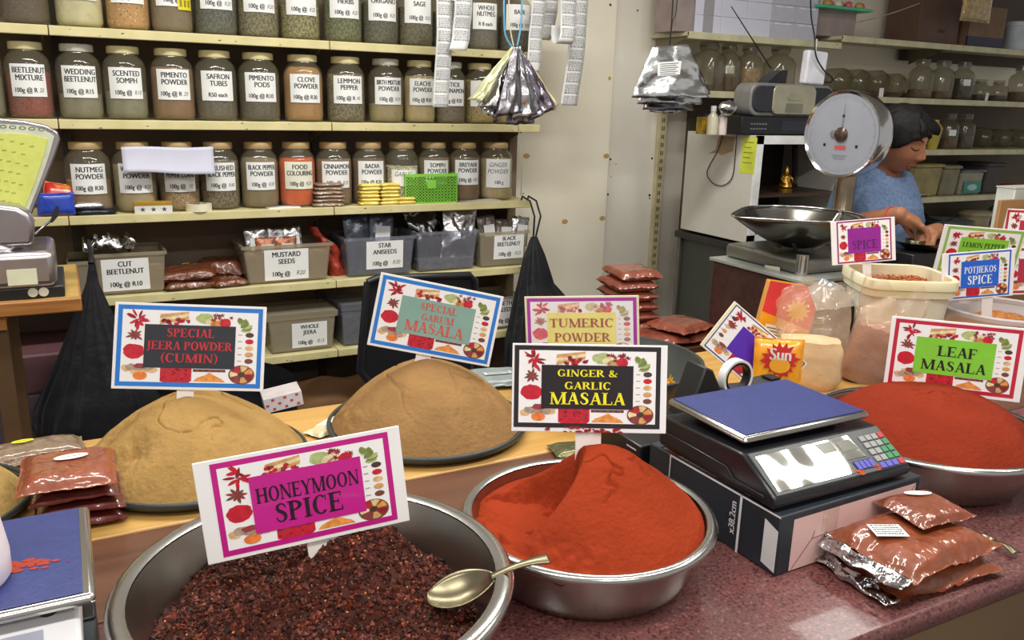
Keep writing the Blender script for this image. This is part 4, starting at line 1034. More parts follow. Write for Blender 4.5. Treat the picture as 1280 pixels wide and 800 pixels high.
for (a, b) in (((-0.13, 0.005), (-0.09, 0.048)), ((-0.09, 0.048), (-0.02, 0.050)), ((0.15, 0.09), (0.12, 0.05)), ((-0.09, 0.048), (-0.086, 0.06))):
    d = Vector((b[0]-a[0], b[1]-a[1])).normalized(); n_ = Vector((-d.y, d.x))*0.0007
    cr.add([(a[0]+n_.x, fy-e, a[1]+n_.y), (a[0]-n_.x, fy-e, a[1]-n_.y), (b[0]-n_.x, fy-e, b[1]-n_.y), (b[0]+n_.x, fy-e, b[1]+n_.y)], [(0, 1, 2, 3)])
obj('fold_crease', cr, mat('crease_brown', (138, 104, 100), 0.7), t, smooth=0)
face('tape_strip', t, mat('clear_tape', (214, 178, 170), 0.2, coat=0.6), [(-0.07, fy-e*0.5, 0.003), (-0.035, fy-e*0.5, 0.003), (-0.035, fy-e*0.5, bh_-0.010), (-0.07, fy-e*0.5, bh_-0.010)])
fx = -bw_/2-e
ln = MB()
ln.add([(fx, -0.072, 0.0), (fx, -0.077, 0.0), (fx, -0.077, bh_), (fx, -0.072, bh_)], [(0, 1, 2, 3)])
ln.add([(fx, -bd_/2, bh_-0.003), (fx, bd_/2-0.06, bh_-0.003), (fx, bd_/2-0.06, bh_), (fx, -bd_/2, bh_)], [(0, 1, 2, 3)])
ln.add([(fx, bd_/2-0.06, 0.03), (fx, bd_/2-0.057, 0.03), (fx, bd_/2-0.057, bh_), (fx, bd_/2-0.06, bh_)], [(0, 1, 2, 3)])
obj('white_stripe', ln, mat('carton_white', (226, 224, 226), 0.5), t, smooth=0)
tx = MB(); fit_text(tx, 'x38.2cm', 0.055, 0.0, 0.014, 0.09, lambda x, z: (fx-e, -0.066+z, x), 0.004)
obj('lettering', tx, mat('carton_white', (226, 224, 226), 0.5), t, smooth=0)
ph = MB()
ph.add([(-bw_/2+0.006, -0.085, bh_+e), (-bw_/2+0.05, -0.085, bh_+e), (-bw_/2+0.05, bd_/2-0.03, bh_+e), (-bw_/2+0.006, bd_/2-0.03, bh_+e)], [(0, 1, 2, 3)])
obj('picture_print', ph, mat('food_picture', (196, 96, 52), 0.4, col2=(240, 222, 196), scale=26, contrast=(0.45, 0.6)), t, smooth=0)
# a low black box showing behind the carton's left back corner
t = thing('black_box', 'black glossy box poking out behind the carton of the counter scale', 'box', (0.955, 1.215, ZT))
obj('box_body', MB().box(-0.075, 0.105, -0.072, 0.068, 0, 0.085), mat('glossy_black_card', (22, 22, 26), 0.3, var=0.2), t, bevel=0.003)
ln = MB().add([(-0.0757, 0.05, 0.02), (-0.0757, 0.058, 0.02), (-0.0757, 0.066, 0.03), (-0.0757, 0.05, 0.03)], [(0, 1, 2, 3)]); ln.add([(-0.0757, -0.06, 0.072), (-0.0757, -0.03, 0.072), (-0.0757, -0.03, 0.075), (-0.0757, -0.06, 0.075)], [(0, 1, 2, 3)])
obj('printed_mark', ln, mat('carton_white', (226, 224, 226), 0.5), t, smooth=0)

SBLK = mat('scale_black_abs', (30, 29, 33), 0.3, var=0.15, scale=20)
SGRY = mat('scale_grey_face', (72, 74, 74), 0.35, var=0.1, scale=20)
BLUEM = mat('blue_scale_mat', (46, 55, 112), 0.42, var=0.08, scale=60, bump=0.08, bscale=200)
CHROME = mat('bright_chrome', (214, 214, 216), 0.14, metal=1.0, var=0.04)
t = thing('counter_scale', 'black price-computing scale with a blue platform, standing on the carton', 'scale', (1.04, 0.97, ZT+bh_+0.001))
hw = 0.150
zb = 0.0
sprof = [(-0.148, 0.010), (-0.142, 0.004), (0.132, 0.004), (0.136, 0.010), (0.132, 0.058), (-0.060, 0.066), (-0.072, 0.066), (-0.146, 0.022)]
obj('scale_body', MB().prism(sprof, -hw, hw, 'X'), SBLK, t, bevel=0.004)
for sx in (-1, 1):
    for sy in (-0.12, 0.11):
        obj('rubber_foot', MB().lathe([(0.008, 0), (0.009, 0.005), (0, 0.005)], 12), BLACK, t, loc=(sx*0.12, sy, -0.0005))
step = MB().prism([(-0.125, 0.012), (0.128, 0.012), (0.128, 0.034), (-0.040, 0.034), (-0.060, 0.020), (-0.125, 0.020)], -hw-0.003, -hw, 'X')
obj('side_moulding', step, SBLK, t, bevel=0.0015)
sl = math.atan2(0.044, 0.074)
FM = Matrix.Translation((0, -0.109, 0.0445)) @ Matrix.Rotation(sl, 4, 'X')     # slanted face frame: x right, y up the slope, z out
def fp(x, y, z=0.0): return tuple(FM @ Vector((x, y, z)))
mb = MB(); mb.M = FM; mb.box(-hw+0.006, hw-0.004, -0.040, 0.041, -0.002, 0.0022)
obj('face_plate', mb, SGRY, t, bevel=0.0015)
mb = MB(); mb.M = FM; mb.add([(-hw+0.012, -0.034, 0.003), (0.030, -0.034, 0.003), (0.030, -0.010, 0.003), (0.074, -0.010, 0.003), (0.068, 0.034, 0.003), (-hw+0.014, 0.032, 0.003)], [range(6)])
obj('display_window', mb, mat('wrinkled_display_film', (232, 232, 226), 0.07, metal=0.9, var=0.05, bump=0.5, bscale=11, bdist=0.016, bdetail=0.8), t, smooth=0)
mb = MB(); mb.M = FM; mb.add([(-0.005, 0.010, 0.0034), (0.026, 0.010, 0.0034), (0.024, 0.030, 0.0034), (-0.01, 0.030, 0.0034)], [range(4)]); mb.add([(0.034, 0.006, 0.0034), (0.070, 0.006, 0.0034), (0.065, 0.026, 0.0034), (0.034, 0.026, 0.0034)], [range(4)])
obj('liquid_crystal_panel', mb, mat('dark_lcd', (98, 98, 84), 0.2), t, smooth=0)
kcol = {'w': mat('key_grey', (140, 140, 138), 0.5), 'g': mat('key_green', (56, 128, 84), 0.5), 'r': mat('key_red', (170, 52, 56), 0.5), 'b': mat('key_blue', (84, 84, 176), 0.5)}
rows = ['wwwr', 'wwwg', 'wwgg', 'wwgg', 'bbbr']
for r_, row in enumerate(rows):
    for c_, k in enumerate(row):
        mb = MB(); mb.M = FM
        x0, y0 = 0.086+0.0145*c_, 0.026-0.0135*r_
        mb.box(x0, x0+0.0115, y0-0.0100, y0, 0.002, 0.0045)
        obj('key_button', mb, kcol[k], t)
mb = MB(); mb.M = FM; mb.box(0.036, 0.080, -0.033, -0.014, 0.002, 0.0026); obj('key_recess', mb, BLACK, t)
for c_ in range(4):
    mb = MB(); mb.M = FM; mb.box(0.038+0.0104*c_, 0.0464+0.0104*c_, -0.031, -0.017, 0.0026, 0.0046); obj('key_button', mb, kcol['b'], t)
sm = MB(); sm.M = FM
for i in range(24):
    x, y = rnd.uniform(0.02, 0.13), rnd.uniform(-0.039, -0.031); q = rnd.uniform(.001, .004)
    sm.add([(x+q*1.8*math.cos(a), y+q*.6*math.sin(a), 0.0030+i*2e-5) for a in [PI*j/3 for j in range(6)]], [range(6)])
obj('powder_stain', sm, mat('orange_dust_stain', (176, 70, 34), 0.9), t, smooth=0)
pl = obj('weighing_platform', MB().box(-0.141, 0.141, -0.064, 0.132, 0.076, 0.0885), STEEL, t, bevel=0.007, bseg=3)
obj('blue_mat', MB().box(-0.134, 0.134, -0.056, 0.125, 0.0885, 0.0900), BLUEM, t, bevel=0.001)
obj('platform_neck', MB().box(-0.10, 0.10, -0.03, 0.10, 0.060, 0.077), SBLK, t, bevel=0.003)

# ------------------------------------------------------------------ scale cut off at the left edge, its stand and the cup on it
t = thing('dark_case', 'dark grey case under the white scale at the left edge', 'box', (-0.226, 0.955, ZT))
obj('case_body', MB().box(-0.20, 0.208, -0.115, 0.125, 0, 0.088), mat('dark_grey_case', (70, 76, 82), 0.5, var=0.1), t, bevel=0.004)
obj('case_top', MB().box(-0.20, 0.208, 0.03, 0.125, 0.088, 0.092), BLACK, t, bevel=0.002)
t = thing('white_scale', 'white price scale with a blue platform, cut off by the left edge of the frame', 'scale', (-0.226, 0.993, ZT+0.0925))
WABS = mat('white_abs', (222, 220, 222), 0.4, var=0.04)
obj('scale_body', MB().prism([(-0.160, 0.004), (0.125, 0.004), (0.125, 0.050), (-0.085, 0.054), (-0.160, 0.020)], -0.205, 0.195, 'X'), WABS, t, bevel=0.005)
sl2 = math.atan2(0.034, 0.075)
F2 = Matrix.Translation((0, -0.1225, 0.0375)) @ Matrix.Rotation(sl2, 4, 'X')
for nm, (a, b, c_, d), z, m in (('display_frame', (-0.19, 0.118, -0.034, 0.026), 0.002, mat('blue_display_frame', (40, 92, 208), 0.35)), ('display_window', (-0.18, 0.108, -0.028, 0.020), 0.003, mat('dark_display', (44, 46, 52), 0.15)), ('side_panel', (0.122, 0.160, -0.034, 0.030), 0.002, mat('lilac_grey_panel', (150, 150, 168), 0.4))):
    mb = MB(); mb.M = F2; mb.box(a, b, c_, d, -0.001, z); obj(nm, mb, m, t)
obj('weighing_platform', MB().box(-0.22, 0.212, -0.096, 0.128, 0.066, 0.079), STEEL, t, bevel=0.006, bseg=3)
obj('blue_mat', MB().box(-0.213, 0.200, -0.088, 0.121, 0.079, 0.0806), BLUEM, t, bevel=0.001)
obj('platform_neck', MB().box(-0.15, 0.15, -0.05, 0.09, 0.050, 0.068), BLACK, t)
obj('round_knob', MB().lathe([(0.008, 0), (0.008, 0.006), (0, 0.007)], 14), BLACK, t, loc=(0.165, -0.07, 0.0535))
sm = MB(); q = random.Random(12)
for i in range(46):
    x = 0.125+abs(q.gauss(0, 0.028)); y = -0.01+q.gauss(0, 0.006)+(x-0.125)*0.12; w = q.uniform(.0012, .0055)*(1.2-min(1, (x-.125)/.08))
    sm.add([(x+w*1.6*math.cos(a)*q.uniform(.7, 1.3), y+w*math.sin(a), 0.0810+i*6e-6) for a in [PI*j/4 for j in range(8)]], [range(8)])
obj('powder_stain', sm, mat('red_dust_stain', (158, 56, 40), 0.9), t, smooth=0)
t = thing('white_tub', 'milky white plastic tub standing on the white scale, cut off by the frame', 'tub', (-0.143, 0.975, ZT+0.0925+0.0808))
obj('tub_wall', MB().lathe([(0, 0), (0.046, 0), (0.050, 0.006), (0.0505, 0.03), (0.048, 0.05), (0.041, 0.10), (0.036, 0.13), (0.034, 0.13), (0.040, 0.09), (0.046, 0.04), (0.045, 0.006), (0, 0.006)], 48, kf='open'), mat('milky_plastic', (240, 226, 232), 0.4, var=0.03), t)

# ------------------------------------------------------------------ behind the scale: tape dispenser, sign, packets, bags, bucket
DISP = mat('dispenser_black', (34, 35, 36), 0.45, var=0.1, scale=30)
t = thing('tape_dispenser', 'black desk tape dispenser with a white roll of tape', 'tape dispenser', (1.178, 1.245, ZT))
M_ = MB().prism([(-0.135, 0.0), (0.135, 0.0), (0.135, 0.122), (0.125, 0.130), (0.075, 0.127), (0.060, 0.120), (-0.045, 0.128), (-0.075, 0.180), (-0.095, 0.190), (-0.135, 0.08)], -0.030, 0.030, 'Y')
obj('dispenser_body', M_, DISP, t, bevel=0.004)
def ringmb(ro, ri, w, n=40):
    mb = MB(); mb.lathe([(ri, -w/2), (ro, -w/2), (ro, w/2), (ri, w/2), (ri, -w/2)], n, kf='open'); return mb
obj('tape_roll', ringmb(0.039, 0.034, 0.020), mat('white_tape', (232, 230, 226), 0.35), t, loc=(0.012, 0.0, 0.146), rot=(R(90), 0, 0), smooth=50)
obj('roll_hub', ringmb(0.0335, 0.028, 0.018), BLACK, t, loc=(0.012, 0.0, 0.146), rot=(R(90), 0, 0), smooth=50)
obj('cutter_blade', MB().box(0.100, 0.126, -0.015, 0.015, 0.130, 0.134), DARKM, t)
# turmeric dish
t = thing('turmeric_dish', 'wide dark dish of yellow turmeric chips behind the black-bordered sign', 'dish', (1.105, 1.575, ZT))
obj('dish_wall', MB().lathe([(0, 0.0), (0.12, 0), (0.19, 0.050), (0.214, 0.098), (0.220, 0.098), (0.220, 0.104), (0.211, 0.104), (0.186, 0.052), (0.115, 0.008), (0, 0.008)], 64, kf='open'), TRAYM, t)
trm = mat('turmeric_chips', (214, 158, 40), 0.85, var=0.2, scale=50)
mb = MB(); q = random.Random(8)
mb.lathe([(0.0, 0.030), (0.08, 0.028), (0.13, 0.02), (0.14, 0.01)], 40, kf='open')
for i in range(1500):
    a = q.uniform(0, 2*PI); r_ = math.sqrt(q.random())*0.165; s_ = q.uniform(.002, .006)
    e_ = Euler((q.uniform(0, 6), q.uniform(0, 6), q.uniform(0, 6))).to_matrix(); c = Vector((r_*math.cos(a), r_*math.sin(a), 0.034+0.012*(1-r_/.17)+q.uniform(-.004, .006)))
    mb.add([tuple(c+e_ @ Vector((p[0]*s_*1.8, p[1]*s_*.6, p[2]*s_*.5))) for p in OCT], OF, 0)
o = obj('turmeric_chips', mb, trm, None, (1.105, 1.575, ZT), smooth=30); tag(o, 'yellow turmeric chips lying in the wide dark dish', 'spice', None, 'stuff')

# packets with a red sun print
ORNG = mat('orange_packet', (238, 160, 30), 0.3, var=0.05, coat=0.5, scale=20, bump=0.15, bscale=25)
SUNR = mat('sun_red', (206, 40, 40), 0.35, coat=0.4)
def sunprint(par, P, sc, txt=True):
    mb = MB(); rr = random.Random(2)
    star(mb, (0, 0), 0.022*sc, 0.031*sc, 16, lambda a, b: P(a, b, 0.0006), 0, 0.1, 1.0, .12, rr)
    so = obj('sun_logo', mb, SUNR, par, smooth=0)
    if txt:
        d = MB(); disc(d, (0.0, -0.009*sc), 0.017*sc, 0.013*sc, lambda a, b: P(a, b, 0.0009), 0, 20)
        obj('sun_face', d, mat('sun_orange', (246, 170, 40), 0.4), so, smooth=0)
        l = MB(); fit_text(l, 'Sun', 0.0, 0.0*sc, 0.021*sc, 0.052*sc, lambda x, z: P(x, z, 0.0013), 0.03)
        obj('lettering', l, mat('logo_white', (246, 240, 230), 0.4), so, smooth=0)
    return so
t = thing('sun_packet', 'orange packet with a red sun print, standing beside the bag of cream powder', 'packet', (1.412, 1.345, ZT+0.004), (R(-10), 0, R(-38)))
pw, phh = 0.112, 0.172
mb = MB(); mb.M = Matrix.Translation((0, 0, phh/2+0.0)) @ Matrix.Rotation(R(90), 4, 'X')
pm_ = pillow(pw, phh, 0.030, 61, 0.002, zs=0.5); pm_.M = None
mb.add(pm_.v, pm_.f); obj('packet_body', mb, ORNG, t, smooth=70)
sunprint(t, lambda a, b, d: (a+0.002, -0.0335-d, 0.122+b), 1.36)
# carton-like packet behind it
t = thing('red_packet_box', 'red and orange printed box with a white label, leaning behind the cream bag', 'box', (1.615, 1.565, ZT+0.012), (R(-4), R(10), R(-34)))
q = (0.125, 0.05, 0.225)
obj('box_body', MB().prism([(-0.066, 0), (0.066, 0), (0.066, 0.185), (0.030, 0.238), (-0.066, 0.232)], -0.025, 0.025, 'Y'), ORNG, t, bevel=0.002)
obj('red_print', MB().add([(-0.0662, -0.0256, 0.152), (0.0662, -0.0256, 0.128), (0.0662, -0.0256, 0.186), (0.030, -0.0256, 0.239), (-0.0662, -0.0256, 0.233)], [range(5)]), mat('box_red', (214, 52, 56), 0.35, coat=0.4), t, smooth=0)
mb = MB(); star(mb, (0.022, 0.172), 0.020, 0.034, 12, lambda a, b: (min(a, 0.066), -0.0262, b), 0, 0.2)
obj('sunburst_print', mb, mat('box_yellow', (240, 190, 60), 0.4), t, smooth=0)
lb = obj('address_label', MB().add([(-0.048, -0.0262, 0.075), (0.004, -0.0262, 0.075), (0.004, -0.0262, 0.122), (-0.048, -0.0262, 0.122)], [range(4)]), mat('label_cream', (240, 228, 214), 0.5), t, smooth=0)
mb = MB()
for i in range(5): mb.add([(-0.044, -0.0266, 0.112-0.008*i), (-0.004-0.006*(i % 2), -0.0266, 0.112-0.008*i), (-0.004-0.006*(i % 2), -0.0266, 0.1145-0.008*i), (-0.044, -0.0266, 0.1145-0.008*i)], [range(4)])
obj('label_print', mb, PENCIL, lb, smooth=0)
mb = MB(); star(mb, (0.050, 0.05), 0.016, 0.034, 10, lambda a, b: (min(a, 0.066), -0.0262, b), 0, 0.2); obj('sun_logo', mb, SUNR, t, smooth=0)

# clear bags of powder
BAGP = clear_mat('crinkled_clear_bag', (252, 244, 236), 0.10, 1.5, milk=0.20, milkcol=(244, 222, 196), bump=0.7, bscale=28)
def powder_bag(label, loc, rz, w, d, h, fillh, colm, seed, tilt=0.0, flare=1.25, top=0.3):
    t = thing('powder_bag', label, 'bag', loc, (0, tilt, rz))
    def body(hh, sc):
        def fn(u, v):
            a = 2*PI*u
            z = hh*v
            c, s_ = math.cos(a), math.sin(a)
            q = (abs(c)**3.2+abs(s_)**3.2)**(-1/3.2)
            k = min(1.0, 0.80+v*1.2)*(1-0.10*smooth01((v-0.75)/0.25))
            wob = 1+0.05*nz(c*2+seed, s_*2, v*3)
            return (w/2*q*c*k*wob*sc, d/2*q*s_*k*wob*sc, z+0.004*nz(c*3, s_*3, seed) if v > 0.02 else 0.0)
        return fn
    mb = MB(); f = body(fillh, 0.97)
    mb.grid(f, 40, 14)
    ring_ = [f(i/40, 1.0) for i in range(40)]; c0 = (0, 0, fillh+0.012)
    mb.add(ring_+[c0], [(i, (i+1) % 40, 40) for i in range(40)])
    obj('powder_fill', mb, colm, t, smooth=80)
    mb = MB()
    def bag(u, v):
        a = 2*PI*u; c, s_ = math.cos(a), math.sin(a); q = (abs(c)**3.2+abs(s_)**3.2)**(-1/3.2)
        z = h*v; vf = fillh/h
        if v < vf: k, kd = min(1.0, 0.82+v/vf*0.9), min(1.0, 0.82+v/vf*0.9)
        else:
            g = (v-vf)/(1-vf); k = 1.0+(flare-1)*g; kd = 1.0-0.75*g
        wob = 1+0.07*nz(c*2.5+seed, s_*2.5, v*4)*(0.5+v)
        zz = z+(0.05*h*nz(c*2, s_*2+seed, 1)*3*v**4)+(top*0.10*math.cos(a*2+seed)*v**6)
        return (w/2*q*c*k*wob*1.02, d/2*q*s_*kd*wob*1.03+0.012*nz(u*20+seed, v*8, 2)*smooth01((v-vf)/0.3), max(0.0, zz))
    mb.grid(bag, 52, 26)
    obj('clear_bag', mb, BAGP, t, smooth=180)
    return t
powder_bag('clear plastic bag of cream powder with its mouth open, beside the orange sun packet', (1.628, 1.452, ZT), R(-42), 0.165, 0.095, 0.245, 0.125, mat('cream_powder', (246, 224, 180), 0.8, var=0.06, scale=8, coat=0.6, bump=0.4, bscale=24, bdist=0.02), 3, 0.0, 1.06)
t = powder_bag('clear plastic bag of pinkish brown powder leaning in front of the square bucket', (1.800, 1.430, ZT), R(-40), 0.125, 0.09, 0.235, 0.150, mat('pink_brown_powder', (166, 104, 80), 0.7, col2=(136, 76, 58), scale=10, coat=0.8, bump=0.6, bscale=26, bdist=0.02), 8, R(14), 1.35, 0.4)

# square white bucket with orange-brown coarse spice
BUCK = mat('ivory_bucket_plastic', (222, 218, 200), 0.4, var=0.04, scale=4)
BX, BY = 2.115, 1.595
t = thing('square_bucket', 'ivory square bucket with a wide stained rim, full of coarse orange spice', 'bucket', (BX, BY, ZT), (0, 0, R(-30)))
SE_ = 5.0
obj('bucket_wall', MB().lathe([(0, 0), (0.102, 0), (0.107, 0.006), (0.118, 0.190), (0.116, 0.190), (0.104, 0.010), (0, 0.010)], 72, kf='open', sup=SE_), BUCK, t, smooth=50)
obj('bucket_rim', MB().lathe([(0.118, 0.190), (0.128, 0.186), (0.130, 0.206), (0.134, 0.208), (0.134, 0.232), (0.130, 0.236), (0.119, 0.234), (0.116, 0.20), (0.116, 0.190)], 72, kf='open', sup=SE_), mat('yellowed_bucket_rim', (230, 224, 198), 0.45, col2=(222, 208, 162), scale=9), t, smooth=50)
obj('handle_lug', MB().box(0.128, 0.142, -0.025, 0.025, 0.165, 0.228), BUCK, t, bevel=0.005)
mk = MB(); star(mk, (0, 0), 0.006, 0.013, 8, lambda a, b: (0.1335+0.02*0+0.0, a, 0.10+b), 0); 
lg = MB()
for (a, b, c_, d) in ((-.010, -.006, -.011, .011), (.006, .010, -.011, .011), (-.006, .006, -.002, .002)): lg.add([(a, -0.1135, 0.085+c_), (b, -0.1135, 0.085+c_), (b, -0.1135, 0.085+d), (a, -0.1135, 0.085+d)], [range(4)])
lg.v = [(x+0.070, y, z) for x, y, z in lg.v]
obj('red_logo', lg, mat('logo_red', (196, 60, 54), 0.5), t, smooth=0)
mb = MB(); q = random.Random(5)
mb.lathe([(0, 0.212), (0.07, 0.207), (0.1135, 0.190)], 48, kf='open', sup=SE_, k=0)
for i in range(1400):
    x, y = q.uniform(-.106, .106), q.uniform(-.106, .106); s_ = q.uniform(.0015, .0045)
    e_ = Euler((q.uniform(0, 6), q.uniform(0, 6), q.uniform(0, 6))).to_matrix(); c = Vector((x, y, 0.213-0.20*max(abs(x), abs(y))**1.3+q.uniform(-.001, .004)))
    mb.add([tuple(c+e_ @ Vector((p[0]*s_, p[1]*s_, p[2]*s_*.7))) for p in OCT], OF, q.choice((0, 0, 1, 2)))
o = obj('orange_coarse_spice', mb, [mat('orange_spice', (176, 96, 52), 0.85, var=0.2, scale=60), mat('red_spice_bit', (140, 60, 38), 0.8), mat('tan_spice_bit', (206, 140, 80), 0.8)], None, (BX, BY, ZT), smooth=30, rot=(0, 0, R(-30)))
tag(o, 'coarse orange spice filling the ivory square bucket', 'spice', None, 'stuff')
# round tub by the right edge
MILK = clear_mat('frosted_tub_plastic', (240, 236, 236), 0.15, 1.45, milk=0.55, milkcol=(226, 222, 226))
TX, TY = 2.44, 1.470
t = thing('round_tub', 'frosted round plastic tub with orange spice under the potjiekos sign', 'tub', (TX, TY, ZT))
obj('tub_wall', MB().lathe([(0, 0), (0.13, 0), (0.135, 0.006), (0.158, 0.115)], 56, kf='open'), MILK, t)
obj('tub_rim', MB().lathe([(0.156, 0.113), (0.166, 0.112), (0.168, 0.124), (0.160, 0.128), (0.154, 0.124), (0.156, 0.113)], 56, kf='open'), MILK, t)
mb = MB(); mb.lathe([(0.0, 0.115), (0.06, 0.105), (0.10, 0.085), (0.142, 0.062), (0.13, 0.012), (0.0, 0.012)], 48, kf='open')
mb.v = [(x, y, z+(0.004*nz(x*60, y*60, 3) if z > 0.05 else 0)) for x, y, z in mb.v]
o = obj('orange_spice_heap', mb, mat('tub_orange_spice', (190, 122, 58), 0.9, col2=(150, 88, 44), scale=90), None, (TX, TY, ZT), smooth=60); tag(o, 'orange brown spice heaped in the frosted round tub', 'spice', None, 'stuff')
t = thing('cardboard_piece', 'flat torn cardboard piece on the yellow table beside the square bucket', 'cardboard', (1.97, 1.395, ZT), (0, 0, R(-20)))
obj('cardboard_sheet', MB().box(-0.09, 0.11, -0.03, 0.03, 0, 0.012), mat('tan_cardboard', (196, 156, 104), 0.7, var=0.08), t, bevel=0.002)
obj('paper_liner', MB().box(-0.07, 0.05, -0.028, 0.018, 0.012, 0.0135), mat('brown_liner', (150, 116, 78), 0.7), t)

# ------------------------------------------------------------------ things on the left shelves
def X(px, py=240, Y=YF): return onY(px, py, Y).x
FOIL = foil_mat('silver_foil', (206, 206, 210), 0.22, 0.6, 22)
DFOIL = foil_mat('dark_silver_foil', (150, 146, 152), 0.28, 0.6, 22)
z3, z4, z5 = ZL[2], ZL[3], ZL[4]
# paper sheet hanging in front of the pepper jars
p0, p1 = onY(150, 172, 3.195), onY(265, 175, 3.195)
t = thing('paper_sheet', 'white paper sheet hanging from the shelf edge over the pepper jars', 'paper', (p0.x, 3.192, ZL[1]-0.031))
mb = MB(); Wd = p1.x-p0.x
mb.grid(lambda u, v: (Wd*u, -0.006-0.018*v*v+0.004*math.sin(5*u), -(0.058+0.082*v+0.012*u*v)+0.002*math.sin(7*u)+0.0*(1-v)), 16, 8)
obj('sheet', mb, mat('bluish_white_paper', (202, 202, 220), 0.6, var=0.02), t, smooth=80, solid=0.0006)
# small goods in front of the third row
packet('snack_packet', 'red and orange snack packet standing at the left end of the third shelf', 'packet', (X(72), 3.262, z3+0.040), 0, 0.10, 0.13, 0.04, mat('red_orange_wrapper', (206, 50, 44), 0.3, col2=(226, 150, 60), scale=9, coat=0.5, contrast=(0.48, 0.54)), 71, tilt=(R(68), R(10)))
t = thing('blue_packet', 'blue packet with red and cyan print below the red snack packet', 'packet', (X(68), 3.226, z3), (0, 0, 0))
mb = MB(); pm_ = pillow(0.115, 0.075, 0.03, 72, 0.002, zs=0.5); mb.M = Matrix.Translation((0, 0, 0.04)) @ Matrix.Rotation(R(84), 4, 'X'); mb.add(pm_.v, pm_.f)
obj('packet_body', mb, mat('royal_blue_wrapper', (38, 68, 178), 0.3, coat=0.4, var=0.1), t, smooth=75)
mb = MB(); fit_text(mb, 'SALT', -0.012, 0.040, 0.016, 0.05, lambda x, z: (x, -0.0215, z), 0.01) if False else star(mb, (-0.012, 0.048), 0.007, 0.016, 7, lambda a, b: (a, -0.028, b), 0)
obj('red_print', mb, mat('wrapper_red', (206, 52, 60), 0.4), t, smooth=0)
mb = MB(); star(mb, (-0.004, 0.028), 0.006, 0.013, 6, lambda a, b: (a, -0.0285, b), 0); obj('cyan_print', mb, mat('wrapper_cyan', (60, 160, 214), 0.4), t, smooth=0)
packet('foil_sachet', 'dark foil sachet lying at the shelf edge under the silver one', 'packet', (X(118), 3.238, z3), R(2), 0.135, 0.075, 0.020, mat('navy_foil', (46, 50, 62), 0.3, metal=0.5, bump=0.4, bscale=40), 73)
packet('foil_sachet', 'silver sachet lying on the dark foil sachet below the nutmeg jar', 'packet', (X(110), 3.238, z3+0.0205), R(-4), 0.10, 0.065, 0.024, mat('silver_wrapper', (196, 194, 198), 0.3, metal=0.7, bump=0.4, bscale=40), 74)
t = thing('gift_box', 'small white and gold box on the shelf edge below the white pepper jar', 'box', (X(192, 255), 3.222, z3), (0, 0, R(-3)))
obj('box_body', MB().box(-0.062, 0.062, -0.016, 0.018, 0, 0.038), mat('white_gold_card', (222, 220, 214), 0.4), t, bevel=0.001)
obj('gold_lid', MB().box(-0.0625, 0.0625, -0.0165, 0.0185, 0.026, 0.040), mat('gold_card', (186, 146, 50), 0.35, metal=0.3, var=0.15), t, bevel=0.001)
mb = MB()
for i in range(3): star(mb, (-0.035+0.035*i, 0.013), 0.004, 0.010, 5, lambda a, b: (a, -0.0164, b), 0, 0.3)
obj('flower_print', mb, mat('box_navy', (60, 66, 104), 0.5), t, smooth=0)
t = thing('tape_roll', 'cream roll of tape lying flat on the third shelf', 'tape roll', (X(250, 260), 3.235, z3))
obj('tape_ring', MB().lathe([(0.032, 0), (0.046, 0), (0.046, 0.026), (0.032, 0.026), (0.032, 0)], 36, kf='open'), mat('cream_tape', (226, 220, 190), 0.5), t)
t = thing('paper_envelope', 'folded white paper lying on the shelf below the food colouring jar', 'paper', (X(356, 258), 3.235, z3), (0, 0, R(6)))
obj('paper_fold', MB().box(-0.062, 0.062, -0.024, 0.024, 0, 0.004), WHITE, t)
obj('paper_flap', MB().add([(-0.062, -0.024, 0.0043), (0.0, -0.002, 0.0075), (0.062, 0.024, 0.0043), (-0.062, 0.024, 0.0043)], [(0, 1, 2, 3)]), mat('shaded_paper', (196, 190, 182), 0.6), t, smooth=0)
SACH = pack_mat('brown_sachet_plastic', (142, 114, 92), bump=0.5, bscale=40)
zz = z3
for i in range(6):
    packet('brown_sachet', 'small brown spice sachet stacked below the cinnamon powder jar', 'sachet', (X(413, 250)+0.004*((i*7) % 3-1), 3.228+0.003*((i*5) % 3), zz), R((i*37) % 9-4), 0.125-0.003*i, 0.055, 0.0158, SACH, 80+i, 'brown sachets in the stack below the cinnamon powder', **FAT)
    zz += 0.0152
YEL = mat('yellow_packet_plastic', (232, 206, 92), 0.35, var=0.08, coat=0.4, scale=30, bump=0.15, bscale=40)
g = 'small yellow packets by the green basket'
for c_, (px, n) in enumerate(((464, 6), (489, 6))):
    zz = z3
    for i in range(n):
        packet('yellow_packet', 'small yellow packet stacked beside the green basket', 'packet', (X(px, 250)+0.003*((i*5) % 3-1), 3.222+0.002*(i % 2), zz), R((i*29) % 7-3), 0.082, 0.042, 0.0150, YEL, 90+i+10*c_, g, **FAT)
        zz += 0.0143
zz = z3
for i in range(2):
    packet('yellow_packet', 'small yellow packet in the low pair touching the green basket', 'packet', (X(509, 255), 3.222, zz), R(3-5*i), 0.08, 0.042, 0.0150, YEL, 120+i, 'low pair of yellow packets at the basket', **FAT); zz += 0.0143
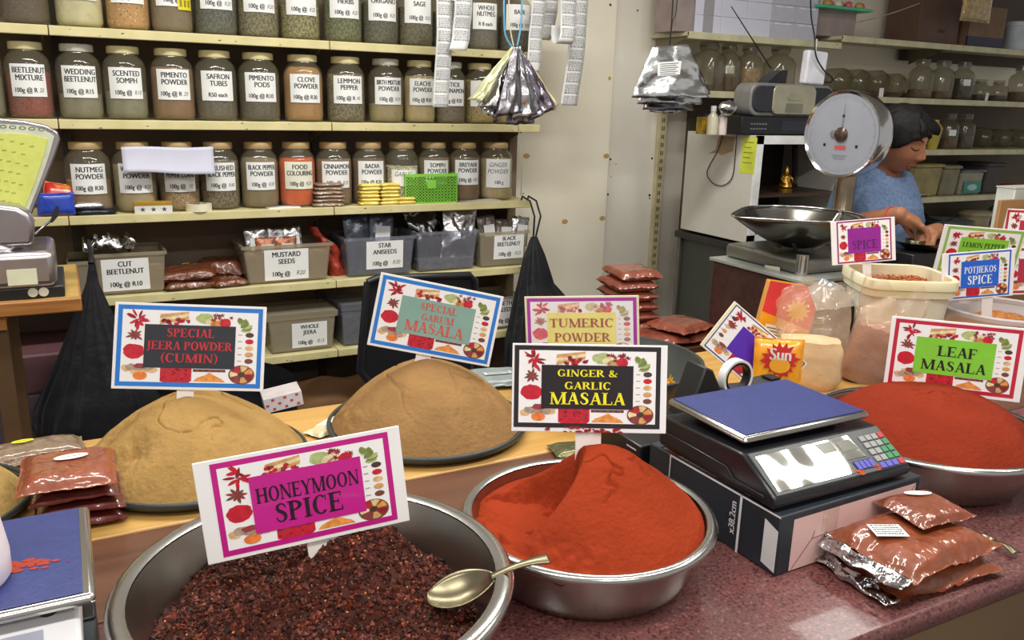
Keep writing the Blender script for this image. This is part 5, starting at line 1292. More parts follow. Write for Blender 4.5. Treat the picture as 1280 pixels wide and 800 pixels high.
# green basket
GRN = mat('green_basket_plastic', (140, 214, 74), 0.4, var=0.05)
t = thing('green_basket', 'bright green plastic lattice basket on the third shelf', 'basket', (X(533, 245, 3.24)+0.01, 3.26, z3))
def basket_side(x0, x1, y, ax):
    mb = MB(); n = 16; zt, zb_ = 0.112, 0.004
    def bx(a, b, c_, d):
        if ax == 'x': mb.box(a, b, y-0.0012, y+0.0012, c_, d)
        else: mb.box(y-0.0012, y+0.0012, a, b, c_, d)
    L = x1-x0
    for i in range(n+1):
        a = x0+L*i/n; bx(a-0.0032, a+0.0032, zb_, zt)
    for j in range(10):
        z = zb_+(zt-zb_)*j/9; bx(x0, x1, z-0.0028, z+0.0028)
    return mb
hx_, hy_ = 0.112, 0.05
mb = MB()
for s_ in (-1, 1):
    for part in (basket_side(-hx_, hx_, s_*hy_, 'x'), basket_side(-hy_, hy_, s_*hx_, 'y')):
        mb.add(part.v, part.f)
obj('lattice_wall', mb, GRN, t, smooth=0)
obj('basket_floor', MB().box(-hx_, hx_, -hy_, hy_, 0, 0.003), GRN, t)
mb = MB()
for (a, b, c_, d) in ((-hx_-0.004, hx_+0.004, -hy_-0.004, -hy_+0.002), (-hx_-0.004, hx_+0.004, hy_-0.002, hy_+0.004), (-hx_-0.004, -hx_+0.002, -hy_, hy_), (hx_-0.002, hx_+0.004, -hy_, hy_)): mb.box(a, b, c_, d, 0.108, 0.120)
obj('basket_rim', mb, GRN, t)
obj('round_emblem', MB().box(-0.020, 0.020, -hy_-0.004, -hy_-0.001, 0.060, 0.094), GRN, t, bevel=0.002)
t = thing('paper_slip', 'grey paper slip lying on the shelf in front of the ginger jar', 'paper', (X(604, 250), 3.235, z3), (0, 0, R(5)))
obj('slip', MB().box(-0.09, 0.09, -0.03, 0.03, 0, 0.003), mat('grey_paper', (184, 178, 170), 0.6), t)
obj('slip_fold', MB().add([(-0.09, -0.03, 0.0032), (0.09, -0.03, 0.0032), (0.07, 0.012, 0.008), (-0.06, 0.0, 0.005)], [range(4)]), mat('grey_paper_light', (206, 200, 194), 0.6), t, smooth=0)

# plastic tubs
TUBM = clear_mat('hazy_tub_plastic', (226, 222, 210), 0.15, 1.45, milk=0.36, milkcol=(206, 194, 168))
TUBB = clear_mat('hazy_bluish_tub_plastic', (222, 224, 230), 0.12, 1.45, milk=0.26, milkcol=(172, 174, 184))
def tub(px0, px1, py, z, h, label, words=None, price=None, pen=None, fill=None, lid=False, m=None, lx=0.5, lw=0.5, lz=(0.28, 0.86), depth=0.21, y=3.215, rim=True):
    x0, x1 = onY(px0, py, y).x, onY(px1, py, y).x
    w = x1-x0
    t = thing('plastic_tub', label, 'tub', ((x0+x1)/2, y+depth/2, z), group=None)
    m = m or TUBM
    def ringp(s, zz): return [(-w/2*s, -depth/2*s, zz), (w/2*s, -depth/2*s, zz), (w/2*s, depth/2*s, zz), (-w/2*s, depth/2*s, zz)]
    mb = MB(); v = ringp(0.90, 0.002)+ringp(1.0, h)
    mb.add(v, [(3, 2, 1, 0)]+[(i, (i+1) % 4, 4+(i+1) % 4, 4+i) for i in range(4)])
    obj('tub_wall', mb, m, t, smooth=0, bevel=0.008)
    if rim:
        mb = MB(); o = ringp(1.04, h); i_ = ringp(0.97, h); o2 = ringp(1.04, h-0.012); 
        mb.add(o+i_, [(k, (k+1) % 4, 4+(k+1) % 4, 4+k) for k in range(4)]); mb.add(o2+o, [(k, (k+1) % 4, 4+(k+1) % 4, 4+k) for k in range(4)])
        obj('tub_rim', mb, m, t, smooth=0)
    if fill:
        mb = MB(); fl, fc = fill
        v = ringp(0.88, 0.008)+ringp(0.89+0.08*fl, h*fl); mb.add(v, [(3, 2, 1, 0), (4, 5, 6, 7)]+[(i, (i+1) % 4, 4+(i+1) % 4, 4+i) for i in range(4)])
        obj('contents', mb, mat('tub_fill_%d_%d_%d' % fc, fc, 0.8, var=0.3, scale=40), t, smooth=0, bevel=0.006)
    if lid:
        mb = MB(); v = ringp(1.05, h)+ringp(1.05, h+0.012)+ringp(0.9, h+0.016)
        mb.add(v, [(i, (i+1) % 4, 4+(i+1) % 4, 4+i) for i in range(4)]+[(4+i, 4+(i+1) % 4, 8+(i+1) % 4, 8+i) for i in range(4)]+[(8, 9, 10, 11)])
        obj('tub_lid', mb, m, t, smooth=0)
    if words:
        lw_ = lw*w; cx = -w/2+lx*w
        def P(x, zz, d=0.0): return (cx+x, -depth/2*(0.90+0.10*zz/h)-0.0012-d, zz)
        za, zb2 = h*lz[0], h*lz[1]; H = zb2-za
        lo = obj('paper_label', MB().add([P(-lw_/2, za), P(lw_/2, za), P(lw_/2, zb2), P(-lw_/2, zb2)], [range(4)]), WHITE, t, smooth=0)
        tx = MB()
        for wd, tp in zip(words, ([0.76, 0.53] if len(words) == 2 else [0.66])): fit_text(tx, wd, 0, za+H*tp, H*0.17, lw_*0.9, lambda x, zz: P(x, zz, 0.0006))
        if tx.v: obj('lettering', tx, INK, lo, smooth=0)
        if price:
            tp_ = MB(); fit_text(tp_, price, -lw_*0.12 if pen else 0, za+H*0.13, H*0.155, lw_*(0.62 if pen else 0.9), lambda x, zz: P(x, zz, 0.0006)); obj('price_lettering', tp_, INK, lo, smooth=0)
        if pen:
            t2 = MB(); fit_text(t2, pen, lw_*0.32, za+H*0.14, H*0.15, lw_*0.3, lambda x, zz: P(x, zz, 0.0006), 0, shear=0.3); obj('handwritten_price', t2, PENCIL, lo, smooth=0)
    return t
tub(86, 116, 345, z4, 0.13, 'small grey plastic tub left of the cut beetlenut tub', fill=(0.8, (100, 92, 84)))
tub(119, 209, 345, z4, 0.152, 'clear plastic tub labelled cut beetlenut with crumpled foil on top', ['CUT', 'BEETLENUT'], '100g @ R10', None, (0.6, (150, 116, 78)), lx=0.42, lw=0.66, lz=(0.10, 0.86))
tub(305, 415, 340, z4, 0.150, 'clear plastic tub labelled mustard seeds, packed with foil sachets', ['MUSTARD', 'SEEDS'], '100g @', 'R20', (0.75, (140, 108, 80)), lx=0.48, lw=0.50, lz=(0.08, 0.88))
tub(432, 519, 325, z4, 0.160, 'bluish plastic tub labelled star aniseeds with sachets on end', ['STAR', 'ANISEEDS'], '100g @', 'R30', (0.85, (84, 84, 92)), m=TUBB, lx=0.56, lw=0.53, lz=(0.18, 0.90))
tub(521, 597, 325, z4, 0.170, 'clear plastic tub stuffed with large silver foil bags', m=TUBB, fill=(0.3, (110, 106, 112)))
tub(600, 660, 315, z4, 0.155, 'plastic tub labelled black beetlenut with silver sachets, last on its shelf', ['BLACK', 'BEETLENUT'], '100g @', 'R25', (0.85, (92, 84, 76)), m=TUBM, lx=0.60, lw=0.62, lz=(0.22, 0.92))
tub(336, 421, 425, z5, 0.150, 'lidded grey tub labelled whole jeera on the lowest shelf', ['WHOLE', 'JEERA'], '100g @', 'R15', (0.8, (134, 126, 104)), lid=True, lx=0.60, lw=0.52, lz=(0.12, 0.80))
tub(428, 474, 415, z5, 0.165, 'grey lidded tub half hidden behind the black chair', fill=(0.8, (100, 98, 100)), lid=True, m=TUBB)
tub(600, 652, 400, z5, 0.150, 'plastic tub labelled methi seeds behind the right black bag', ['METHI', 'SEEDS'], '100g @', 'R20', (0.8, (112, 98, 80)), lx=0.62, lw=0.62, lz=(0.10, 0.94))
tub(150, 290, 440, z5, 0.14, 'wide dark tub on the lowest shelf behind the blue-bordered cumin sign', fill=(0.8, (84, 74, 64)))
def sachet(px, py, z, w, h, m, label, rot=0.0, lab=True, y=3.25, group=None, seed=1, lean=-8):
    t = thing('foil_sachet', label, 'sachet', (onY(px, py, y).x, y, z), (R(lean), R(rot), 0), group)
    mb = MB()
    mb.grid(lambda u, v: (w*(u-0.5), 0.009*nz(u*5+seed, v*5, seed)*1.0+(-0.012*math.sin(PI*u)*math.sin(PI*v)), h*v+0.006*nz(u*6, seed, 1)*v), 10, 10)
    obj('foil_front', mb, m, t, smooth=80, solid=0.004)
    if lab:
        obj('paper_label', MB().add([(-w*0.3, -0.024, h*0.35), (w*0.3, -0.024, h*0.35), (w*0.3, -0.026, h*0.72), (-w*0.3, -0.026, h*0.72)], [range(4)]), mat('sachet_label', (214, 214, 214), 0.5), t, smooth=0)
    return t
ga, gb = 'sachets in the mustard seed tub', 'sachets standing in the star aniseed tub'
for i, px in enumerate((322, 346, 368)): sachet(px, 300, z4+0.08, 0.085, 0.13, (FOIL, DFOIL, FOIL)[i], 'foil sachet standing in the mustard seeds tub', rot=(-3, 4, -6)[i], group=ga, seed=i+2, y=3.27)
for i, px in enumerate((333, 358)): sachet(px, 300, z4+0.085, 0.08, 0.09, mat('brown_sachet_foil', (150, 92, 64), 0.35, metal=0.4, bump=0.5, bscale=30), 'brown sachet with a white label in the mustard seeds tub', group=ga, seed=i+12, y=3.245)
for i, px in enumerate((449, 475)): sachet(px, 290, z4+0.075, 0.105, 0.165, mat('slate_clear_sachet', (98, 102, 116), 0.2, metal=0.5, bump=0.4, bscale=24), 'slate sachet standing in the star aniseeds tub', rot=(-4, 5)[i], lab=(i == 1), group=gb, seed=i+22, y=3.28)
for i, px in enumerate((612, 630, 648)): sachet(px, 300, z4+0.08, 0.085, 0.14-0.02*i+0.03*(i == 2), (mat('brown_clear_sachet', (104, 90, 82), 0.25, coat=0.7, bump=0.5, bscale=30), mat('brown_clear_sachet', (104, 90, 82), 0.25), FOIL)[i], 'sachet with a white label in the black beetlenut tub', rot=(-6, 3, 8)[i], group='sachets in the black beetlenut tub', seed=i+32, y=3.265)
# crumpled foil on the cut beetlenut tub; big silver bags in the clear tub
t = thing('crumpled_foil', 'crumpled silver foil lying on the cut beetlenut tub', 'foil', (onY(137, 315, 3.28).x, 3.27, z4+0.152))
mb = MB(); mb.grid(lambda u, v: (0.17*(u-0.5), 0.15*(v-0.5), max(0, 0.030+0.045*nz(u*4, v*4, 2)+0.020*nz(u*11, v*11, 5))), 26, 20); obj('foil_body', mb, FOIL, t, smooth=30, solid=0.001)
def silver_bag(px, z, w, h, rot, label, seed, y=3.26, m=None):
    t = thing('silver_bag', label, 'bag', (onY(px, 320, y).x, y, z), (R(-10), R(rot), 0), 'silver bags in the clear tub')
    mb = MB()
    mb.grid(lambda u, v: (w*(u-0.5)*(1-0.1*math.sin(PI*v)), -0.028*math.sin(PI*u)*math.sin(PI*min(1, v*1.1))+0.016*nz(u*4+seed, v*4, seed)+0.007*nz(u*12, v*12, seed), h*v+0.010*nz(u*5, seed, 1)*v), 22, 22)
    obj('bag_front', mb, m or FOIL, t, smooth=45, solid=0.006)
    return t
silver_bag(540, z4+0.03, 0.16, 0.235, -10, 'dark silver foil bag leaning to the side in the clear tub', 3, 3.29, foil_mat('clear_grey_foil', (120, 118, 124), 0.18, 0.5, 14))
silver_bag(572, z4+0.03, 0.165, 0.235, 6, 'bright silver foil bag standing in the clear tub', 6, 3.255)
# brown packets between the tubs
BP = pack_mat('chestnut_packet_plastic', (112, 60, 34), bump=0.7, bscale=30)
g = 'chestnut packets between the two tubs'
packet('brown_packet', 'big chestnut brown packet lowest in the loose heap beside the cut beetlenut tub', 'packet', (X(243, 355), 3.275, z4), R(4), 0.21, 0.14, 0.032, BP, 131, g, wr=0.007, fl=0.06, n=7.0)
packet('brown_packet', 'big chestnut brown packet with a yellow mark atop the loose heap', 'packet', (X(238, 355), 3.28, z4+0.0345), R(-8), 0.205, 0.135, 0.040, BP, 132, g, wr=0.008, fl=0.06, n=7.0, tilt=(R(6), R(-4)), sticker=('rect', 0.0, 0.035, 0.022, 0.006, STKY, 0.2))
packet('brown_packet', 'small chestnut packet at the front end of the loose heap', 'packet', (X(288, 352), 3.255, z4), R(10), 0.14, 0.11, 0.030, BP, 133, g, wr=0.008, fl=0.08, n=6.0)
packet('brown_packet', 'chestnut packet with crinkled silver ends at the back of the loose heap', 'packet', (X(275, 340, 3.36), 3.38, z4), R(-14), 0.20, 0.15, 0.085, BP, 134, g, wr=0.014, fl=0.08, n=5.0)
# red mesh bag
t = thing('red_bag', 'crumpled dark red bag squeezed between the mustard and star aniseed tubs', 'bag', (onY(421, 330, 3.30).x, 3.32, z4))
mb = MB(); mb.grid(lambda u, v: ((0.042+0.02*nz(u*3, v*3, 1)-0.02*v)*math.cos(2*PI*u)-0.10*v*v*1.0-0.0, (0.05+0.02*nz(u*4, v*4, 4))*math.sin(2*PI*u), 0.20*v+0.012*nz(u*6, v*5, 2)), 30, 22)
mb.v = [(x+0.012*nz(x*40, y*40, z*30), y+0.012*nz(x*40, z*30, 3), max(0, z)) for x, y, z in mb.v]
obj('bag_body', mb, mat('dark_red_plastic', (170, 62, 46), 0.4, var=0.3, scale=30, bump=0.5, bscale=40), t, smooth=60)

# ------------------------------------------------------------------ black bags
BAGB = mat('black_bin_bag', (34, 34, 38), 0.38, var=0.2, scale=8, bump=0.45, bscale=18)
def hanging_bag(name, label, prof, y, seed, pleats=18, dy=0.5, loops=False):
    """prof: list of (px_left, px_right, py) down the bag on plane y"""
    pts = []
    for (a, b, py) in prof:
        l, r_ = onY(a, py, y), onY(b, py, y); pts.append(((l.x+r_.x)/2, (r_.x-l.x)/2, (l.z+r_.z)/2))
    cx0, _, zt = pts[0]; zl = pts[-1][2]
    t = thing(name, label, 'bag', (cx0, y, zl))
    def at(v):
        f = v*(len(pts)-1); i = min(len(pts)-2, int(f)); g_ = f-i; g_ = g_*g_*(3-2*g_)*0.5+g_*0.5
        return [pts[i][k]*(1-g_)+pts[i+1][k]*g_ for k in range(3)]
    def fn(u, v):
        c, hw_, z = at(v); a = 2*PI*u
        pl_ = 1+0.10*(1-v*0.8)*math.sin(pleats*a+2*nz(v*3, seed, 0))+0.10*nz(math.cos(a)*2+seed, math.sin(a)*2, v*3)
        return (c-cx0+hw_*math.cos(a)*pl_, hw_*dy*math.sin(a)*pl_, z-zl)
    mb = MB(); mb.grid(fn, 120, 30)
    bot = [fn(i/120, 1.0) for i in range(120)]; mb.add(bot+[(sum(p[0] for p in bot)/120, 0, -0.01)], [(i, (i+1) % 120, 120) for i in range(120)])
    obj('bag_skin', mb, BAGB, t, smooth=80)
    return t
t = hanging_bag('black_bag', 'big black bin bag hanging from the shelf beside the wooden table', [(111, 117, 330), (108, 122, 352), (92, 140, 395), (72, 168, 450), (46, 200, 505), (42, 205, 530), (70, 200, 556), (110, 170, 570)], 3.04, 3, 16, 0.34)
obj('tied_top', MB().tube([(0.0, 0.0, (onY(114, 330, 3.04).z-t.location.z)), (0.004, 0.03, (onY(114, 318, 3.04).z-t.location.z)), (0.0, 0.12, (onY(114, 308, 3.04).z-t.location.z))], [0.010, 0.008, 0.006], 8), BAGB, t)
t = hanging_bag('black_bag', 'black bin bag hung on the right end of the third shelf', [(664, 671, 296), (656, 680, 320), (648, 690, 355), (641, 716, 385), (634, 736, 420), (634, 744, 455), (650, 730, 490)], 3.10, 7, 13, 0.4)
for dx in (-0.012, 0.018):
    zc = t.location.z; ztop = onY(668, 252, 3.17).z-zc
    obj('bag_handle_loop', MB().tube([(dx*0.3, 0.0, onY(667, 300, 3.10).z-zc), (dx, -0.02, ztop-0.05), (dx+0.004, 0.03, ztop+0.008), (dx-0.004, 0.085, ztop+0.022), (dx, 0.10, ztop+0.006)], 0.0042, 7), BAGB, t)

# ------------------------------------------------------------------ black plastic chair in the aisle
CH = mat('black_chair_plastic', (30, 30, 33), 0.35, var=0.15, scale=12)
yb_ = 2.62
c0 = onY(523, 420, yb_)
t = thing('plastic_chair', 'black plastic chair in the aisle behind the second sandy mound', 'chair', (c0.x, yb_, 0.0))
def cz(px, py): q_ = onY(px, py, yb_); return (q_.x-c0.x, q_.z)
ol = [cz(458, 352), cz(470, 347), cz(585, 343), cz(592, 350), cz(590, 470), cz(560, 492), cz(500, 500), cz(462, 478), cz(448, 462)]
inn_ = [cz(478, 372), cz(580, 366), cz(578, 452), cz(548, 470), cz(505, 476), cz(474, 455)]
obj('backrest_panel', MB().prism(ol, -0.012, 0.006, 'Y'), CH, t, bevel=0.008)
mb = MB()
edge = ol+[ol[0]]
mb.tube([(a, -0.012, b) for a, b in edge], 0.013, 8)
obj('backrest_rim', mb, CH, t, smooth=80)
zs_ = 0.50
obj('seat', MB().box(-0.20, 0.20, -0.36, 0.02, zs_-0.03, zs_), CH, t, bevel=0.012)
lo_ = min(p[1] for p in ol)
for sx in (-1, 1):
    obj('leg', MB().tube([(sx*0.185, 0.0, lo_+0.05), (sx*0.19, 0.01, zs_), (sx*0.215, 0.04, 0.0)], 0.016, 8), CH, t)
    obj('leg', MB().tube([(sx*0.19, -0.34, zs_-0.01), (sx*0.205, -0.38, 0.0)], 0.016, 8), CH, t)

# ------------------------------------------------------------------ low clutter under the shelves
t = thing('brown_sack', 'crumpled brown paper sack on the floor under the lowest shelf', 'sack', (onY(330, 480, 3.2).x, 3.37, 0.0))
mb = MB(); mb.grid(lambda u, v: (0.62*(u-0.5)*2*(1-0.2*v), 0.16*math.cos(PI*(u-0.5))*-1*(1-0.6*v)+0.03*nz(u*8, v*6, 2), (0.47+0.04*nz(u*5, 3, 1))*v), 50, 24)
obj('sack_paper', mb, mat('brown_kraft', (132, 94, 58), 0.65, var=0.15, scale=5, bump=0.3, bscale=9), t, smooth=60, solid=0.004)
t = thing('checked_box', 'small white box with red marks, poking out of a black bag on the floor', 'box', (onY(354, 492, 2.75).x, 2.75, 0.592), (R(0), R(-9), R(-5)))
obj('box_body', MB().box(-0.065, 0.062, -0.05, 0.05, 0, 0.052), mat('white_pink_card', (226, 216, 216), 0.5), t, bevel=0.002)
mb = MB()
for i in range(6):
    for k in range(3):
        if (i+k) % 2: mb.add([(-0.06+0.02*i, -0.0506, 0.006+0.016*k), (-0.05+0.02*i, -0.0506, 0.006+0.016*k), (-0.05+0.02*i, -0.0506, 0.014+0.016*k), (-0.06+0.02*i, -0.0506, 0.014+0.016*k)], [range(4)])
obj('red_print', mb, mat('red_mark_ink', (206, 70, 76), 0.5), t, smooth=0)
t = thing('black_bag', 'slumped black bag on the floor around the white box with red marks', 'bag', (onY(335, 500, 2.80).x, 2.86, 0.0))
mb = MB(); mb.grid(lambda u, v: ((0.19-0.06*v)*math.cos(2*PI*u)*(1+0.15*nz(math.cos(2*PI*u)*2, math.sin(2*PI*u)*2, v*2)), 0.08+(0.16-0.05*v)*math.sin(2*PI*u)*(1+0.15*nz(u*4, v*3, 3)), (0.60+0.06*math.sin(2*PI*u))*v), 40, 16)
obj('bag_skin', mb, BAGB, t, smooth=70)
t = thing('floor_crate', 'dusky crate with a plum band in the shade under the wooden table', 'crate', (-0.22, 3.31, 0.0))
obj('crate_body', MB().box(-0.42, 0.26, -0.15, 0.16, 0, 0.601), mat('grey_plum_plastic', (112, 98, 102), 0.5, var=0.1), t, bevel=0.01)
obj('crate_band', MB().box(-0.425, 0.265, -0.155, 0.165, 0.601, 0.742), mat('plum_plastic', (116, 80, 84), 0.5, var=0.1), t, bevel=0.01)

# ------------------------------------------------------------------ old shop scale on a wooden table at the left edge
YS = 2.60
zt_ = onY(100, 372, 2.47).z
xr = onY(102, 375, 2.47).x
t = thing('wooden_table', 'small worn wooden table with a thick orange-brown edge holding the old shop scale', 'table', (xr-0.40, 2.72, 0))
obj('tabletop', MB().box(-0.40, 0.40, -0.25, 0.25, zt_-0.038, zt_), wood_mat('orange_brown_wood', (176, 118, 60), (142, 88, 42), 'X', 4, 0.45, 0.1), t, bevel=0.004)
obj('worn_top', MB().box(-0.395, 0.395, -0.24, 0.245, zt_, zt_+0.001), mat('worn_yellow_wood', (182, 150, 84), 0.5, var=0.15), t)
for sx in (-0.36, 0.20):
    for sy in (-0.2, 0.2): obj('leg', MB().box(sx-0.02, sx+0.02, sy-0.02, sy+0.02, 0, zt_-0.038), mat('dark_table_leg', (96, 70, 44), 0.5), t)
obj('apron', MB().box(-0.36, 0.22, -0.235, -0.215, zt_-0.075, zt_-0.038), wood_mat('orange_brown_wood', (176, 118, 60), (142, 88, 42), 'X', 4), t)
SILV = mat('silver_scale_paint', (188, 182, 186), 0.28, metal=0.9, var=0.1, scale=8)
xc = onY(-20, 300, YS).x
t = thing('fan_scale', 'old silver shop scale with a yellow-green fan dial, cut off by the left edge', 'scale', (xc, YS, zt_+0.001))
def sc(px, py, Y=YS): q_ = onY(px, py, Y); return (q_.x-xc, q_.z-zt_-0.001)
# fan outline, right half from pixels, mirrored about the scale's middle
right = [sc(0, 148), sc(30, 151), sc(58, 157), sc(72, 165), sc(75, 174), sc(70, 192), sc(56, 228), sc(40, 268), sc(34, 290)]
fan = right + [(-x, z) for x, z in reversed(right)]
obj('fan_housing', MB().prism(fan, 0.0, 0.045, 'Y'), SILV, t, bevel=0.004)
inn_ = [sc(0, 166), sc(40, 168), sc(60, 174), sc(54, 196), sc(42, 232), sc(30, 262), sc(24, 282)]
f2 = inn_+[(-x, z) for x, z in reversed(inn_)]
obj('dial_margin', MB().prism([sc(0, 155), sc(34, 157), sc(58, 163), sc(68, 170), sc(62, 192), sc(48, 232), sc(36, 262), sc(28, 284)]+[(-x, z) for x, z in reversed([sc(0, 155), sc(34, 157), sc(58, 163), sc(68, 170), sc(62, 192), sc(48, 232), sc(36, 262), sc(28, 284)])], -0.004, 0.002, 'Y'), mat('dial_grey_green', (196, 200, 176), 0.4), t)
obj('fan_dial', MB().prism(f2, -0.006, -0.003, 'Y'), mat('yellow_green_dial', (204, 210, 108), 0.45, var=0.04, scale=60), t)
mb = MB(); top0 = sc(0, 152)
for i in range(9):
    for r_ in range(1, 15):
        pass
apex = (0.0, sc(0, 360)[1])
for k in range(13):
    for i in range(-9, 12):
        a = i*0.058+(0.02 if k % 2 else 0); rr_ = 0.10+0.0145*k*1.35
        x, z = apex[0]+math.sin(a)*rr_*1.35, apex[1]+math.cos(a)*rr_*1.35
        lim = sc(0, 172)[1]
        if z < lim-0.1*abs(a)*0.2 and abs(a) < 0.36: mb.add([(x-0.005, -0.0064, z-0.0016), (x+0.005, -0.0064, z-0.0016), (x+0.005, -0.0064, z+0.0016), (x-0.005, -0.0064, z+0.0016)], [range(4)])
obj('number_print', mb, mat('dial_olive_ink', (164, 170, 66), 0.5), t, smooth=0)
mb = MB()
for i, px in enumerate((4, 16, 28, 40, 52, 62)):
    x, z = sc(px, 158+i*0.9); mb.add([(x+0.008*math.cos(a)*(1 if True else 0), -0.0048, z+0.0045*math.sin(a)) for a in [PI*j/6 for j in range(12)]]+[(x+0.006*math.cos(a), -0.0048, z+0.003*math.sin(a)) for a in [PI*j/6 for j in range(12)]], [(j, (j+1) % 12, 12+(j+1) % 12, 12+j) for j in range(12)])
obj('scale_marking', mb, mat('dial_ink', (90, 92, 84), 0.5), t, smooth=0)
dome = [sc(43, 300), sc(44, 275), sc(38, 262), sc(24, 253), sc(0, 250)]
obj('dome_cover', MB().prism(dome+[(-x, z) for x, z in reversed(dome)], -0.10, -0.01, 'Y'), SILV, t, bevel=0.012, bseg=3)
bh0, bh1 = 0.030, sc(0, 308)[1]
bx1 = sc(71, 335)[0]
obj('body_case', MB().box(-bx1, bx1, -0.12, 0.16, bh0, bh1), SILV, t, bevel=0.018, bseg=3)
obj('plinth', MB().box(-bx1+0.006, bx1+0.015, -0.11, 0.17, 0.0, bh0+0.002), mat('scale_black', (36, 36, 38), 0.4), t, bevel=0.004)
obj('collar', MB().lathe([(0.0, 0), (0.075, 0), (0.082, 0.012), (0.06, 0.03), (0.06, 0.045), (0, 0.045)], 36, kf='open'), CHROME, t, loc=(0.02, -0.03, bh1-0.002))
obj('name_plate', MB().box(sc(11, 330)[0], sc(47, 330)[0], -0.1225, -0.1205, sc(0, 347)[1], sc(0, 328)[1]), mat('cream_plate', (222, 220, 190), 0.5), t)
for px in (43, 56): obj('foot_screw', MB().lathe([(0.0, -0.012), (0.012, -0.012), (0.012, 0.0), (0, 0.0)], 14, kf='open'), mat('ivory_knob', (206, 200, 180), 0.4), t, loc=(sc(px, 360)[0], -0.115, 0.018), rot=(R(90), 0, 0))
a, b = sc(44, 290), sc(66, 272)
obj('arm_rod', MB().tube([(a[0], -0.03, a[1]), (b[0], -0.03, b[1])], 0.003, 8), CHROME, t)
obj('arm_paddle', MB().prism([sc(62, 276), sc(70, 255), sc(74, 257), sc(73, 268), sc(66, 276)], -0.034, -0.028, 'Y'), mat('scale_black', (36, 36, 38), 0.4), t)

# ------------------------------------------------------------------ hanging label strips, strings and foil bag bundles
STRIPM = mat('label_strip_paper', (222, 222, 220), 0.5, var=0.03); STRIPK = mat('label_strip_ink', (146, 146, 150), 0.6); BACKY = mat('strip_backing_yellow', (214, 206, 130), 0.5)
def strip(label, path, wpx, Y, seed, curl=False):
    pts = [onY(px, py, Y) for px, py in path]
    w = (onY(path[0][0]+wpx, path[0][1], Y)-pts[0]).length
    o0 = pts[0].copy()
    t = thing('label_strip', label, 'label strip', tuple(o0), group='printed label strips hanging by the shelf end')
    P_ = [p-o0 for p in pts]
    if curl:
        e_ = P_[-1]; P_ += [e_+Vector((0.0, 0.02, -0.012)), e_+Vector((0.0, 0.045, -0.008)), e_+Vector((0, 0.055, 0.02)), e_+Vector((0, 0.05, 0.06))]
    cum = [0.0]
    for i in range(1, len(P_)): cum.append(cum[-1]+(P_[i]-P_[i-1]).length)
    L = cum[-1]
    def at(s):
        for i in range(1, len(P_)):
            if s <= cum[i] or i == len(P_)-1:
                f = (s-cum[i-1])/max(1e-6, cum[i]-cum[i-1]); return P_[i-1].lerp(P_[i], f)
    n = max(10, int(L/0.012))
    mb = MB(); mb.grid(lambda u, v: tuple(at(L*v)+Vector((w*(u-0.5), 0.004*math.sin(9*v+seed)-0.004*(2*u-1)**2*-1, 0))), 4, n)
    so = obj('strip_paper', mb, STRIPM, t, smooth=80, solid=0.0005)
    pr_ = MB(); q = random.Random(seed); s = 0.008
    lim = cum[len(pts)-1] if curl else L
    while s < lim-0.03:
        for r_ in range(6):
            h_ = 0.0045 if r_ == 5 else 0.0022
            ss = s+0.0062*r_
            if ss+h_ > lim-0.004: continue
            x = -0.42*w
            while x < 0.40*w:
                ww = q.uniform(.06, .2)*w
                a_, b_ = at(ss), at(ss+h_); ya = 0.004*math.sin(9*ss/L+seed)
                x2 = min(x+ww, 0.43*w)
                pr_.add([tuple(b_+Vector((x, ya-0.0016, 0))), tuple(b_+Vector((x2, ya-0.0016, 0))), tuple(a_+Vector((x2, ya-0.0016, 0))), tuple(a_+Vector((x, ya-0.0016, 0)))], [range(4)]); x += ww+0.04*w
        s += 0.046
    obj('label_print', pr_, STRIPK, so, smooth=0)
    return t
strip('long printed label strip hanging over the sage and elache jars', [(557, -14), (556, 40), (554, 90), (551, 134)], 20, 3.02, 1)
strip('shorter printed label strip with a curled end beside the long one over the sage jar', [(580, -14), (579, 20), (577, 48), (572, 63)], 22, 3.00, 2)
strip('printed label strip hanging just beyond the basil jar', [(674, -14), (672, 30), (669, 62), (666, 90)], 17, 3.06, 3)
strip('short printed label strip curled up behind the basil jar strip', [(690, -14), (689, 15), (686, 35), (682, 46)], 17, 3.10, 4, True)
strip('short printed label strip with yellow backing curled forward over the longest strip', [(711, -14), (712, 20), (711, 42), (708, 51)], 20, 3.00, 5, True)
strip('longest printed label strip against the ivory panel', [(727, -14), (724, 30), (720, 70), (716, 105), (712, 132)], 21, 3.10, 6)
def tubepx(path, Y, r): return [tuple(onY(a, b, Y)) for a, b in path]
def cord(name, label, pts, r, m, cat='string'):
    o0 = Vector(pts[0]); o = obj(name, MB().tube([Vector(p)-o0 for p in pts], r, 7), m, None, tuple(o0), smooth=80)
    return tag(o, label, cat)
def smoothpts(pts, n=6):
    P_ = [Vector(p) for p in pts]; out = []
    for i in range(len(P_)-1):
        p0, p1, p2, p3 = P_[max(0, i-1)], P_[i], P_[i+1], P_[min(len(P_)-1, i+2)]
        for k in range(n):
            t_ = k/n; out.append(0.5*((2*p1)+(p2-p0)*t_+(2*p0-5*p1+4*p2-p3)*t_*t_+(3*p1-p0-3*p2+p3)*t_**3))
    out.append(P_[-1]); return out
cord('hanging_string', 'thin white string hanging down the shelf end below the foil bag bundle', smoothpts([onY(645, 130, 3.12), onY(649, 170, 3.12), onY(652, 210, 3.12), onY(651, 245, 3.17)]), 0.0028, mat('white_cord', (214, 208, 190), 0.6))
